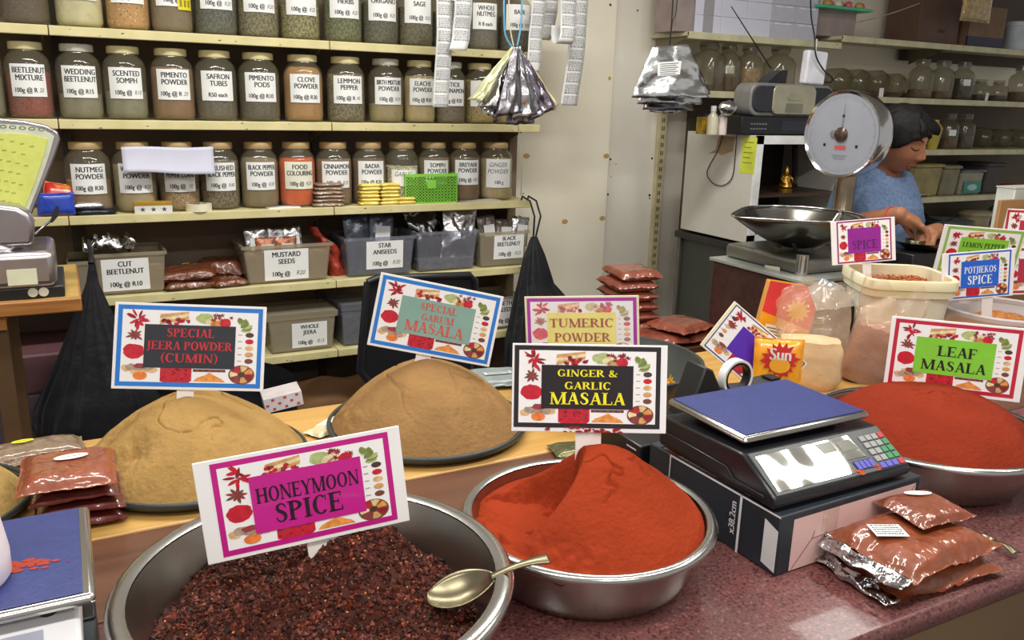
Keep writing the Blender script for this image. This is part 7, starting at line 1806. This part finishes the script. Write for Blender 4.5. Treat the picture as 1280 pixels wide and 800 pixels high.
obj('tray_base', MB().box(-0.20, 0.20, -0.09, 0.09, 0, 0.014), mat('mint_green_plastic', (70, 190, 140), 0.4), t, bevel=0.003)
obj('tray_stand', MB().box(-0.16, 0.16, -0.02, 0.10, -zsup, 0.0), mat('mauve_grey_carton', (158, 142, 138), 0.6), t)
for i in range(10): obj('sweet', MB().ellipsoid((0, 0, 0.012), (0.022, 0.022, 0.022), 10, 7), mat(('sweet_pink', 'sweet_white', 'sweet_gold')[i % 3], ((206, 90, 110), (214, 208, 196), (186, 150, 90))[i % 3], 0.35, coat=0.4), t, loc=(-0.17+0.038*i, -0.05+0.02*(i % 2), 0.014))
t = thing('cardboard_carton', 'dark brown carton standing on the right top shelf', 'box', (onY(1183, 40, 3.27).x, 3.35, zt2))
obj('carton_body', MB().box(-0.26, 0.075, -0.10, 0.12, 0, 0.30), mat('dim_brown_card', (96, 70, 58), 0.6, var=0.1), t, bevel=0.003)
obj('carton_print', MB().box(-0.10, -0.04, -0.1012, -0.10, 0.06, 0.08), mat('dim_brown_print', (60, 44, 38), 0.6), t)
t = thing('cardboard_carton', 'brown carton with a dark blue band below the hanging bag', 'box', (onY(1228, 45, 3.25).x, 3.33, zt2))
obj('carton_body', MB().box(-0.17, 0.15, -0.11, 0.12, 0, 0.22), mat('brown_card', (124, 94, 70), 0.6, var=0.1), t, bevel=0.003)
obj('blue_band', MB().box(-0.171, 0.151, -0.1112, -0.10, 0.0, 0.055), mat('dark_blue_band', (40, 40, 66), 0.5), t)
t = thing('hanging_packet', 'clear packet of yellow and orange pieces hanging at the top right', 'packet', tuple(onY(1224, -10, 3.12)))
w_ = (onY(1243, 10, 3.12)-onY(1205, 10, 3.12)).length; h_ = (onY(1224, -10, 3.12)-onY(1224, 27, 3.12)).length
mb = MB(); pm_ = pillow(w_, h_, 0.05, 210, 0.004, zs=0.5); mb.M = Matrix.Translation((0, 0.025, -h_/2)) @ Matrix.Rotation(R(90), 4, 'X'); mb.add(pm_.v, pm_.f); obj('packet_body', mb, mat('mixed_snack_plastic', (196, 160, 84), 0.35, col2=(150, 132, 92), scale=40, coat=0.8, contrast=(0.42, 0.58)), t, smooth=70)
obj('hook_string', MB().tube([(0, 0.02, -0.01), (0, 0.02, 0.35)], 0.002, 6), BLACK, t)
tag(obj('white_canister', MB().lathe([(0, 0), (0.068, 0), (0.070, 0.004), (0.070, 0.135), (0.074, 0.138), (0.074, 0.16), (0.068, 0.165), (0, 0.165)], 36, kf='open'), mat('white_canister_plastic', (206, 214, 226), 0.4), None, (onY(1273, 45, 3.27).x, 3.28, zt2), smooth=50), 'pale white canister at the right end of the top shelf', 'canister')
cord('grey_wire', 'thin grey wire slung across above the right top shelf', smoothpts([onY(1022, 31, 3.3), onY(1060, 30, 3.3), onY(1110, 18, 3.28), onY(1168, -3, 3.26), onY(1190, -14, 3.25)]), 0.0025, mat('pale_wire', (170, 166, 160), 0.5), 'wire')

# ------------------------------------------------------------------ low bench with red packets behind the turmeric sign
zl0 = 0.80
t = thing('low_bench', 'low bench in the aisle stacked with chestnut red packets', 'bench', (1.98, 2.46, 0))
obj('bench_top', MB().box(-0.36, 0.015, -0.27, 0.30, zl0-0.03, zl0), wood_mat('brown_laminate', (112, 74, 54), (92, 58, 42)), t, bevel=0.003)
for sx in (-0.3, -0.02):
    for sy in (-0.2, 0.22): obj('leg', MB().box(sx-0.02, sx+0.02, sy-0.02, sy+0.02, 0, zl0-0.03), mat('dark_table_leg', (96, 70, 44), 0.5), t)
CHP = pack_mat('chestnut_red_packet', (134, 66, 46), bump=0.5, bscale=26)
zz = zl0; xs_ = onY(783, 400, 2.50).x
ordn = ('lowest', 'second', 'third', 'fourth', 'fifth', 'sixth')
hstep = 0.0385
n_ = 6
for i in range(n_):
    packet('red_packet', 'chestnut red packet in the tall stack by the ivory panel, %s' % ('topmost' if i == n_-1 else ordn[i]+' from the bottom'), 'packet', (xs_+0.006*((i*3) % 4-1.5), 2.50, zz), R(-10+((i*17) % 9-4)), 0.165, 0.20, 0.040, CHP, 220+i, 'stack of chestnut red packets on the low bench', wr=0.006, **FAT); zz += hstep
for i, (px, dz, rz) in enumerate(((822, 0, -8), (868, 0, 6), (848, 1, 14))):
    packet('red_packet', ('flat chestnut packet beside the tall stack on the low bench', 'flat chestnut packet touching the dark display case', 'flat chestnut packet lying across the other two flat ones')[i], 'packet', (onY(px, 425, 2.30).x, 2.30, zl0+0.036*dz), R(rz), 0.20, 0.19, 0.036, CHP, 230+i, 'flat chestnut packets on the low bench', wr=0.006)

# ------------------------------------------------------------------ dial scale with a scoop pan on a dark box
t = thing('scale_stand', 'dark wooden box with a pale top that holds the round dial scale', 'stand', (2.21, 2.10, 0))
zst = 1.098
obj('stand_body', MB().box(-0.20, 0.18, -0.25, 0.17, 0, zst-0.012), wood_mat('dark_red_wood', (72, 44, 38), (50, 30, 28), 'X', 3), t, bevel=0.003)
obj('stand_top', MB().box(-0.21, 0.19, -0.26, 0.18, zst-0.012, zst), mat('grey_formica', (150, 152, 146), 0.35, var=0.1), t, bevel=0.002)
DSX, DSY = 2.05, 1.90
STEELD = mat('dull_scale_steel', (150, 148, 142), 0.3, metal=0.9, var=0.15, scale=5)
t = thing('dial_scale', 'steel shop scale with a big round white dial and a scoop pan', 'scale', (2.20, 2.08, zst))
ox, oy = 2.20, 2.08
obj('base_case', MB().box(DSX-ox, DSX-ox+0.32, DSY-oy, DSY-oy+0.36, 0.001, 0.052), STEELD, t, bevel=0.016, bseg=3)
obj('corner_column', MB().lathe([(0, 0.0), (0.02, 0), (0.02, 0.066), (0.024, 0.070), (0, 0.070)], 18, kf='open'), STEEL, t, loc=(DSX-ox+0.014, DSY-oy+0.012, 0))
qn = [onX(a, b, DSX-0.002) for a, b in ((956, 331), (975, 334), (975, 352), (956, 349))]
obj('paper_label', MB().add([tuple(p-Vector((ox, oy, zst))) for p in qn], [range(4)]), mat('label_grey_cream', (206, 204, 184), 0.5), t, smooth=0)
# pan: oval scoop with a flared lip to the -X side
pcx, pcy, pz = -0.035, -0.04, 0.064
mb = MB()
def pan(u, v):
    a = 2*PI*u; q = v
    rx, ry = 0.205, 0.205
    x = rx*q*math.cos(a)*(1+0.38*(1 if math.cos(a) < 0 else 0)*math.cos(a)**4*q*q); y = ry*q*math.sin(a)*(1-0.25*(math.cos(a) < 0)*math.cos(a)**2*q)
    z = 0.115*q**2.2
    return (pcx+x, pcy+y, pz+z)
mb.grid(pan, 56, 18)
PANM = mat('scoop_pan_steel', (124, 122, 116), 0.22, metal=1.0, var=0.2, scale=4)
obj('scoop_pan', mb, PANM, t, smooth=180, solid=0.002)
mb = MB(); mb.tube([pan(i/56, 1.0) for i in range(57)], 0.0028, 6, cap=False); obj('pan_rim', mb, CHROME, t, smooth=80)
for a in (0.8, 2.3, 3.9, 5.4): obj('pan_support', MB().tube([(pcx+0.05*math.cos(a), pcy+0.05*math.sin(a), 0.060), (pcx+0.11*math.cos(a), pcy+0.09*math.sin(a), pz+0.030)], 0.007, 8), STEELD, t)
hx2 = 2.385
cZ = onY(1050, 168, 2.10).z
obj('column', MB().lathe([(0.0, 0.06), (0.048, 0.06), (0.048, 0.10), (0.034, 0.12), (0.034, cZ-zst-0.135), (0.0, cZ-zst-0.135)], 24, kf='open'), mat('brown_chrome', (150, 132, 112), 0.2, metal=1.0, var=0.2), t, loc=(hx2+0.050-ox, 0.02, 0))
# the round head: its face looks along -X
r_ = 0.148
HM = Matrix.Translation((hx2-ox, 2.10-oy, cZ-zst)) @ Matrix.Rotation(R(8), 4, 'Z') @ Matrix.Rotation(R(-90), 4, 'Y')   # local z -> -X
mb = MB(); mb.M = HM; mb.lathe([(r_*0.93, 0.001), (r_*0.985, 0.006), (r_, 0.0), (r_*1.005, -0.02), (r_*0.99, -0.070), (r_*0.93, -0.090), (r_*0.5, -0.097), (0, -0.097)], 64, kf='open')
obj('drum_case', mb, CHROME, t, smooth=50)
mb = MB(); mb.M = HM; mb.lathe([(r_*0.94, 0.0), (0, 0.0)], 64, kf='open'); dl = obj('dial_face', mb, mat('dial_white', (146, 148, 158), 0.4, var=0.03), t, smooth=50)
mb = MB(); mb.M = HM
for i in range(100):
    a = 2*PI*i/100; l = 0.012 if i % 5 == 0 else 0.006; c_, s_ = math.cos(a), math.sin(a); w_ = 0.0007
    p = [(r_*0.87-l, -w_), (r_*0.87, -w_), (r_*0.87, w_), (r_*0.87-l, w_)]
    mb.add([(x*c_-y*s_, x*s_+y*c_, 0.0008) for x, y in p], [range(4)])
obj('dial_marking', mb, mat('dial_grey_ink', (120, 124, 134), 0.6), dl, smooth=0)
mb = MB(); mb.M = HM
# in HM space local x points up (+Z world), local y to -Y... up = +x
def sq(u, v, s): mb.add([(v-s, -(u)-s, 0.001), (v-s, -(u)+s, 0.001), (v+s, -(u)+s, 0.001), (v+s, -(u)-s, 0.001)], [range(4)])
sq(0.0, 0.062, 0.0045); sq(-0.062, -0.038, 0.0048); sq(0.062, -0.038, 0.0048)
obj('screw_mark', mb, BLACK, dl, smooth=0)
mb = MB(); mb.M = HM; mb.add([(-0.052, -0.022, 0.001), (-0.052, 0.022, 0.001), (-0.038, 0.022, 0.001), (-0.038, -0.022, 0.001)], [range(4)]); obj('red_plate', mb, mat('dial_red_plate', (186, 84, 78), 0.5), dl, smooth=0)
mb = MB(); mb.M = HM
for i in range(3): mb.add([(-0.072-0.006*i, -0.03+0.004*i, 0.001), (-0.072-0.006*i, 0.03-0.004*i, 0.001), (-0.0700-0.006*i, 0.03-0.004*i, 0.001), (-0.0700-0.006*i, -0.03+0.004*i, 0.001)], [range(4)])
obj('dial_lettering', mb, mat('dial_grey_ink', (120, 124, 134), 0.6), dl, smooth=0)
mb = MB(); mb.M = HM; mb.lathe([(0.024, 0.002), (0.024, 0.008), (0.018, 0.012), (0, 0.013)], 28, kf='open'); obj('centre_cap', mb, mat('bronze_cap', (104, 88, 80), 0.25, metal=0.8, var=0.3, scale=60), dl, smooth=50)
mb = MB(); mb.M = Matrix.Translation((0, 0, 0)) @ HM; mb.lathe([(0.013, 0.001), (0.013, 0.004), (0, 0.005)], 20, cx=0.0, cy=0.030, kf='open'); obj('zero_knob', mb, mat('grey_cap', (110, 108, 106), 0.4), dl, smooth=50)
mb = MB(); mb.M = HM; mb.add([(0.0, -0.0016, 0.006), (0.0, 0.0016, 0.006), (0.105, 0.0004-0.004, 0.006), (0.105, -0.0004-0.004, 0.006)], [range(4)]); obj('needle', mb, mat('needle_brown', (104, 78, 70), 0.5), dl, smooth=0)

# heap of clear plastic on a black box in front of the stand, carton and spare signs at the far right
HX = onY(1022, 370, 1.74).x; HZ = onY(1022, 389, 1.66).z
t = thing('black_carton', 'black box in front of the dial scale holding a heap of clear plastic bags', 'box', (HX, 1.735, ZT))
obj('carton_body', MB().box(-0.12, 0.10, -0.085, 0.055, 0, HZ-ZT), mat('black_card', (30, 28, 30), 0.5), t, bevel=0.003)
t = thing('clear_bag_heap', 'crumpled heap of clear plastic bags under the scoop pan', 'plastic bags', (HX, 1.725, HZ+0.001))
mb = MB(); mb.grid(lambda u, v: (0.24*(u-.5)*(1+0.1*nz(v*4, 1)), 0.15*(v-.5), 0.004+0.075*math.sin(PI*u)**0.6*math.sin(PI*v)**0.7*(0.8+0.7*nz(u*4, v*3, 3))+0.012*nz(u*14, v*9, 5)*math.sin(PI*u)*math.sin(PI*v)), 46, 30)
obj('bag_film', mb, mat('shiny_grey_film', (176, 180, 186), 0.16, metal=0.25, var=0.15, scale=14, coat=1.0, bump=0.6, bscale=26), t, smooth=50)
t = thing('brown_board', 'brown cardboard sheet standing at the far right behind the signs', 'cardboard', (onY(1275, 290, 1.77).x, 1.772, ZT))
zc_ = onY(1255, 250, 1.77).z-ZT
obj('board_sheet', MB().box(onY(1247, 270, 1.77).x-t.location.x, 0.3, -0.006, 0.006, 0, zc_), mat('tan_board', (168, 124, 74), 0.6, var=0.08), t, bevel=0.002)
obj('board_flap', MB().box(0.0, 0.3, 0.006, 0.02, 0, zc_-0.02), mat('tan_board', (168, 124, 74), 0.6), t)
t = thing('white_carton', 'small white carton standing behind the brown board at the far right', 'box', (onY(1296, 240, 1.9).x, 1.85, 0))
obj('carton_body', MB().box(onY(1268, 245, 1.83).x-t.location.x, 0.2, -0.02, 0.05, 0, onY(1270, 236, 1.83).z), mat('white_carton', (216, 216, 206), 0.5), t, bevel=0.003)
obj('carton_lid', MB().box(onY(1268, 245, 1.83).x-t.location.x-0.002, 0.2, -0.022, 0.052, onY(1270, 236, 1.83).z, onY(1270, 236, 1.83).z+0.004), mat('white_carton', (216, 216, 206), 0.5), t)
def pose_at(px, py, Y, w, h, ro=0, le=-5, ya=-30):
    p = onY(px, py, Y); return (tuple(p), ro, le, ya, w, h)
sign('redtop', 'red-bordered sign cut off by the frame, leaning on the brown board', pose_at(1301, 291, 1.70, 0.27, 0.155, 1, -4, -30), (.045, .02, .016, .02), (196, 30, 52), (190, 40, 60), (30, 20, 20), [], tabs=((0.0, 0.03, 0.12),))
sign('redlow', 'red-bordered sign with a red panel, half hidden behind the potjiekos sign', pose_at(1302, 338, 1.56, 0.27, 0.155, -3, -4, -28), (.045, .02, .016, .02), (186, 40, 56), (178, 40, 66), (30, 20, 20), [], tabs=((0.0, 0.03, 0.08),))

# ------------------------------------------------------------------ the woman working behind the counter
WX, WY = 2.665, 2.14
SKIN = mat('brown_skin', (156, 104, 76), 0.5, var=0.07, scale=14, spec=0.35)
SHIRT = mat('heather_blue_cotton', (106, 128, 164), 0.85, var=0.16, scale=90, bump=0.12, bscale=30)
HAIRM = mat('black_hair', (20, 17, 18), 0.6, var=0.3, scale=60, spec=0.2, bump=0.2, bscale=90)
pt = thing('person', 'woman in a heather blue T-shirt looking down at her hands behind the round dial scale', 'person', (WX, WY, 0))
def loft(mb, rings, n=36, zfun=None):
    """rings: (z, half width, half depth, y centre, x centre)"""
    vs = []
    for (z, a, b, yc, xc_) in rings:
        for i in range(n):
            q = 2*PI*i/n; c_, s_ = math.cos(q), math.sin(q)
            e_ = (abs(c_)**2.5+abs(s_)**2.5)**(-1/2.5)
            zz = z+(zfun(q, z) if zfun else 0)
            vs.append((xc_+a*e_*c_, yc+b*e_*s_, zz))
    m = len(rings); fs = [(j*n+i, j*n+(i+1) % n, (j+1)*n+(i+1) % n, (j+1)*n+i) for j in range(m-1) for i in range(n)]
    fs += [list(range(n))[::-1], [(m-1)*n+i for i in range(n)]]
    mb.add(vs, fs)
def limb(mb, pts, rs, n=16):
    P_ = smoothpts(pts, 6); k = len(P_)-1; rr_ = []
    for i in range(len(P_)):
        f = i/6; j = min(int(f), len(rs)-2); rr_.append(rs[j]+(rs[j+1]-rs[j])*(f-j))
    mb.tube(P_, rr_, n)
    for p, r_ in ((P_[0], rr_[0]), (P_[-1], rr_[-1])): mb.ellipsoid(p, (r_, r_, r_), 12, 8)
def L3(px, py, Y): q_ = onY(px, py, Y); return (q_.x-WX, q_.y-WY, q_.z)
# head: grown on a sphere with brow, sockets, nose, lips, chin and jaw
hc = onY(1124, 177, 2.085); HC = Vector((hc.x-WX, hc.y-WY, hc.z))
HR = Matrix.Translation(HC) @ Matrix.Rotation(R(12), 4, 'Z') @ Matrix.Rotation(R(19), 4, 'X') @ Matrix.Rotation(R(-3), 4, 'Y')
def g2(x, z, cx, cz_, sx, sz): return math.exp(-((x-cx)/sx)**2-((z-cz_)/sz)**2)
def headp(dx, dy, dz):
    x, y, z = 0.074*dx, 0.091*dy, 0.113*dz
    if dz < 0:
        x *= 1-0.20*dz*dz; y = y*(1-0.10*dz*dz) if dy < 0 else y*(1-0.42*dz*dz)
    if dy < 0.05:
        fr = smooth01((0.05-dy)/0.4)
        ax = abs(x)
        p = 0.0
        p += 0.023*g2(x, z, 0, -0.022, 0.011, 0.017)+0.012*g2(x, z, 0, 0.004, 0.008, 0.022)
        p += 0.008*g2(ax, z, 0.013, -0.028, 0.007, 0.008)
        p -= 0.011*g2(ax, z, 0.031, 0.016, 0.016, 0.012)
        p += 0.006*g2(ax, z, 0.031, 0.014, 0.012, 0.008)
        p += 0.006*g2(ax, z, 0.028, 0.036, 0.022, 0.009)
        p += 0.008*g2(ax, z, 0.040, -0.030, 0.022, 0.024)
        p += 0.009*g2(x, z, 0, -0.052, 0.020, 0.007)+0.010*g2(x, z, 0, -0.066, 0.017, 0.007)-0.005*g2(x, z, 0, -0.059, 0.024, 0.0025)
        p += 0.010*g2(x, z, 0, -0.094, 0.020, 0.014)
        y -= p*fr
    return (x, y, z)
bm_ = MB()
hm = MB(); hm.M = HR
hm.grid(lambda u, v: headp(math.cos(2*PI*u)*math.sin(PI*v), math.sin(2*PI*u)*math.sin(PI*v), -math.cos(PI*v)), 88, 66)
for sx in (-1, 1):
    hm.ellipsoid((sx*0.076, 0.012, -0.004), (0.010, 0.020, 0.031), 12, 10)
bm_.add(hm.v, hm.f)
limb(bm_, [(0, 0.02, 1.36), (0.0, 0.0, 1.43), tuple(HC+Vector((0, 0.012, -0.045)))], [0.064, 0.056, 0.056])
loft(bm_, [(0.90, 0.146, 0.115, 0.01, 0), (0.98, 0.148, 0.118, 0.01, 0), (1.08, 0.136, 0.116, 0, 0), (1.18, 0.139, 0.122, -0.01, 0), (1.27, 0.142, 0.116, -0.005, 0), (1.34, 0.138, 0.096, 0.01, 0), (1.385, 0.112, 0.074, 0.02, 0), (1.42, 0.065, 0.058, 0.02, 0)])
shR, shL = (-0.128, 0.02, 1.345), (0.128, 0.02, 1.340)
elR = L3(1044, 287, 2.20); wrR = L3(1125, 268, 1.90); haR = L3(1143, 279, 1.875)
elL = (0.165, -0.06, 1.14); wrL = L3(1172, 288, 1.885); haL = L3(1162, 291, 1.86)
limb(bm_, [shR, tuple((Vector(shR)+Vector(elR))*0.5+Vector((-0.01, 0.0, -0.01))), elR], [0.050, 0.045, 0.040])
limb(bm_, [elR, tuple((Vector(elR)+Vector(wrR))*0.5), wrR], [0.042, 0.038, 0.027])
limb(bm_, [shL, tuple((Vector(shL)+Vector(elL))*0.5), elL], [0.050, 0.045, 0.040])
limb(bm_, [elL, tuple((Vector(elL)+Vector(wrL))*0.5), wrL], [0.042, 0.036, 0.026])
for sx in (-1, 1):
    limb(bm_, [(sx*0.09, 0.01, 0.92), (sx*0.095, 0.0, 0.50), (sx*0.10, 0.02, 0.08)], [0.092, 0.062, 0.042])
    limb(bm_, [(sx*0.10, 0.03, 0.045), (sx*0.105, -0.13, 0.032)], [0.042, 0.030])
def hand(wr, ha, fwd, down, side, s=1.0, curl=1.0):
    """palm with four bent fingers and a thumb; fwd, down, side are unit directions of the knuckle line frame"""
    wr, ha = Vector(wr), Vector(ha); f, d, sd = Vector(fwd).normalized(), Vector(down).normalized(), Vector(side).normalized()
    pm2 = MB()
    limb(pm2, [tuple(wr), tuple(wr.lerp(ha, 0.5)+d*0.004), tuple(ha)], [0.025, 0.026, 0.024])
    for off in (-0.022, -0.008, 0.008, 0.022):
        pm2.tube([tuple(wr.lerp(ha, 0.35)+sd*off*0.7), tuple(ha+sd*off+f*0.010)], [0.014, 0.012], 10)
    for i, (off, ln) in enumerate(((-0.027, 0.074), (-0.009, 0.084), (0.009, 0.080), (0.027, 0.062))):
        k = ha+sd*off+f*0.012
        a_ = k+f*ln*0.34+d*ln*0.12*curl; b_ = a_+f*ln*0.10+d*ln*0.34; c_ = b_-f*ln*0.10*curl+d*ln*0.26
        pm2.tube([tuple(k), tuple(a_), tuple(b_), tuple(c_)], [0.0105, 0.0095, 0.0085, 0.0065], 10)
        pm2.ellipsoid(tuple(c_), (0.0065,)*3, 8, 6)
    k = wr.lerp(ha, 0.45)-sd*0.022+d*0.010
    a_ = k-sd*0.014+f*0.016+d*0.018; b_ = a_+f*0.020+d*0.020+sd*0.004; c_ = b_+f*0.010+d*0.018+sd*0.006
    pm2.tube([tuple(k), tuple(a_), tuple(b_), tuple(c_)], [0.015, 0.012, 0.010, 0.007], 10); pm2.ellipsoid(tuple(c_), (0.007,)*3, 8, 6)
    bm_.add(pm2.v, pm2.f)
vR = (Vector(haR)-Vector(wrR)).normalized()
hand(wrR, haR, vR+Vector((0.25, -0.15, 0)), (0.12, -0.10, -1), (vR.cross(Vector((0, 0, 1)))), curl=1.2)
vL = (Vector(haL)-Vector(wrL)).normalized()
hand(wrL, haL, vL, (-0.1, -0.1, -1), -(vL.cross(Vector((0, 0, 1)))), curl=1.0)
body = obj('body', bm_, SKIN, pt, smooth=180)
md = body.modifiers.new('skin_remesh', 'REMESH'); md.mode = 'VOXEL'; md.voxel_size = 0.0036; md.use_smooth_shade = True
md = body.modifiers.new('relax', 'SMOOTH'); md.factor = 0.5; md.iterations = 3
# shirt with short sleeves and a dipping neckline
sm_ = MB()
def neck(q, z): return -0.078*max(0.0, -math.sin(q))**7*smooth01((z-1.40)/0.02)-0.012*max(0.0, -math.sin(q))*smooth01((z-1.40)/0.02)
loft(sm_, [(0.92, 0.163, 0.140, 0.005, 0), (1.02, 0.158, 0.138, 0.0, 0), (1.12, 0.151, 0.140, -0.008, 0), (1.20, 0.153, 0.142, -0.012, 0), (1.28, 0.155, 0.132, -0.005, 0), (1.345, 0.150, 0.110, 0.01, 0), (1.390, 0.131, 0.088, 0.02, 0), (1.428, 0.079, 0.076, 0.022, 0)], 48, neck)
for sh_, el_ in ((shR, elR), (shL, elL)):
    a_, b_ = Vector(sh_), Vector(el_); c_ = a_.lerp(b_, 0.62)
    limb(sm_, [tuple(a_+Vector((0, 0, 0.004))), tuple(a_.lerp(b_, 0.35)), tuple(c_)], [0.060, 0.059, 0.056])
sh = obj('shirt', sm_, SHIRT, pt, smooth=180)
md = sh.modifiers.new('cloth_remesh', 'REMESH'); md.mode = 'VOXEL'; md.voxel_size = 0.006; md.use_smooth_shade = True
md = sh.modifiers.new('relax', 'SMOOTH'); md.factor = 0.5; md.iterations = 5
tx_ = bpy.data.textures.new('cloth_folds', 'CLOUDS'); tx_.noise_scale = 0.07
md = sh.modifiers.new('folds', 'DISPLACE'); md.texture = tx_; md.strength = 0.012; md.mid_level = 0.5
tr_ = MB()
loft(tr_, [(0.80, 0.178, 0.128, 0.01, 0), (0.95, 0.180, 0.130, 0.01, 0)])
for sx in (-1, 1): limb(tr_, [(sx*0.09, 0.01, 0.86), (sx*0.095, 0.0, 0.50), (sx*0.10, 0.02, 0.09)], [0.104, 0.080, 0.066])
obj('trousers', tr_, mat('dark_trousers', (42, 42, 50), 0.8), pt, smooth=80)
# hair: a shell over the skull that draws in at the face
ha_ = MB(); ha_.M = HR
def hairp(u, v):
    a = 2*PI*u; dx, dy, dz = math.cos(a)*math.sin(PI*v), math.sin(a)*math.sin(PI*v), -math.cos(PI*v)
    x, y, z = headp(dx, dy, dz)
    hairline = 0.45-0.55*dx*dx
    face = smooth01((-dy-0.10)/0.16)*smooth01((hairline-dz)/0.10)
    low = smooth01((-0.55-dz)/0.12)
    side = smooth01((-dz-0.12)/0.12)*smooth01((0.12-dy)/0.15)
    k = 1.16+0.03*nz(dx*5, dy*5, dz*5)
    inn = max(face, low, side)
    s_ = k*(1-inn)+0.84*inn
    if dy > 0.2: s_ += 0.05*smooth01((dy-0.2)/0.5)*(1-inn)
    return (x*s_, y*s_+0.004, z*s_+(0.004 if dz > 0 else 0))
ha_.grid(hairp, 96, 72)
obj('hair', ha_, HAIRM, pt, smooth=180)
# fringe lock falling past the brow
fr = MB(); fr.M = HR
for i in range(7):
    x0 = -0.035+0.016*i
    fr.tube(smoothpts([(x0*0.6, -0.045, 0.101), (x0*1.0+0.004, -0.074, 0.080), (x0*1.25+0.008, -0.083, 0.058-0.003*abs(i-4))], 5), [0.011]*8+[0.008, 0.006, 0.003], 8)
obj('hair_fringe', fr, HAIRM, pt, smooth=180)
def facepatch(name, pts, m, r_, par):
    mb = MB(); mb.M = HR
    P_ = []
    for (x, z) in pts:
        dz = z/0.113; dx = x/0.074/(1-0.20*dz*dz if dz < 0 else 1); q_ = max(0.0, 1-dz*dz-dx*dx); dy = -math.sqrt(q_)
        p = Vector(headp(dx, dy, dz)); P_.append(tuple(p+Vector((0, -0.0012, 0))))
    n_ = len(P_)
    mb.tube(smoothpts(P_, 4), [r_*(0.45+0.55*math.sin(PI*(i+0.5)/(4*(n_-1)+1))) for i in range(4*(n_-1)+1)], 8)
    return obj(name, mb, m, par, smooth=180)
BROW = mat('brow_black', (30, 22, 20), 0.6)
LIPM = mat('lip_brown', (138, 78, 66), 0.45)
for sx in (-1, 1):
    facepatch('eyebrow', [(sx*0.012, 0.034), (sx*0.028, 0.040), (sx*0.044, 0.036), (sx*0.052, 0.029)], BROW, 0.0030, pt)
    facepatch('eyelash', [(sx*0.017, 0.007), (sx*0.026, 0.003), (sx*0.036, 0.003), (sx*0.046, 0.009)], BROW, 0.0022, pt)
facepatch('upper_lip', [(-0.021, -0.060), (-0.009, -0.054), (0, -0.0555), (0.009, -0.054), (0.021, -0.060)], LIPM, 0.0042, pt)
facepatch('lower_lip', [(-0.019, -0.061), (-0.008, -0.0655), (0.008, -0.0655), (0.019, -0.061)], LIPM, 0.0046, pt)
w_ = Vector(wrR).lerp(Vector(elR), 0.10); d_ = (Vector(wrR)-Vector(elR)).normalized(); a_ = d_.cross(Vector((0, 0, 1))).normalized(); b_ = a_.cross(d_)
obj('wrist_thread', MB().tube([tuple(w_+(a_*math.cos(q)+b_*math.sin(q))*0.0315) for q in [2*PI*i/24 for i in range(25)]], 0.0022, 6, cap=False), mat('red_thread', (186, 36, 44), 0.6), pt, smooth=180)
# what she works at: a low crate with a steel dish on it
sx_, sy_ = onY(1148, 312, 1.86).x, 1.865
zt2_ = onY(1148, 318, 1.80).z
t = thing('work_crate', 'dark crate behind the square bucket carrying the steel dish', 'crate', (sx_, sy_-0.01, 0))
obj('crate_body', MB().box(-0.10, 0.15, -0.055, 0.065, 0, zt2_), BLACK, t, bevel=0.004)
t = thing('steel_dish', 'shallow steel dish under the hands of the woman', 'dish', (sx_+0.02, sy_, zt2_+0.0005))
obj('dish_body', MB().lathe([(0, 0), (0.05, 0), (0.095, 0.026), (0.102, 0.030), (0.094, 0.030), (0.048, 0.005), (0, 0.005)], 40, kf='open'), STEEL, t)
t = thing('steel_scoop', 'small steel scoop held in the right hand of the woman', 'scoop', tuple(Vector(haR)+Vector((WX+0.004, WY-0.012, -0.058))))
obj('scoop_bowl', MB().lathe([(0.0, -0.026), (0.018, -0.022), (0.030, -0.008), (0.034, 0.004), (0.031, 0.004), (0.016, -0.018), (0, -0.022)], 24, kf='open'), SPOONM, t, smooth=80)
obj('scoop_handle', MB().tube([(0.0, 0.0, 0.0), (-0.006, 0.004, 0.03), (-0.012, 0.010, 0.065)], 0.0045, 8), SPOONM, t)
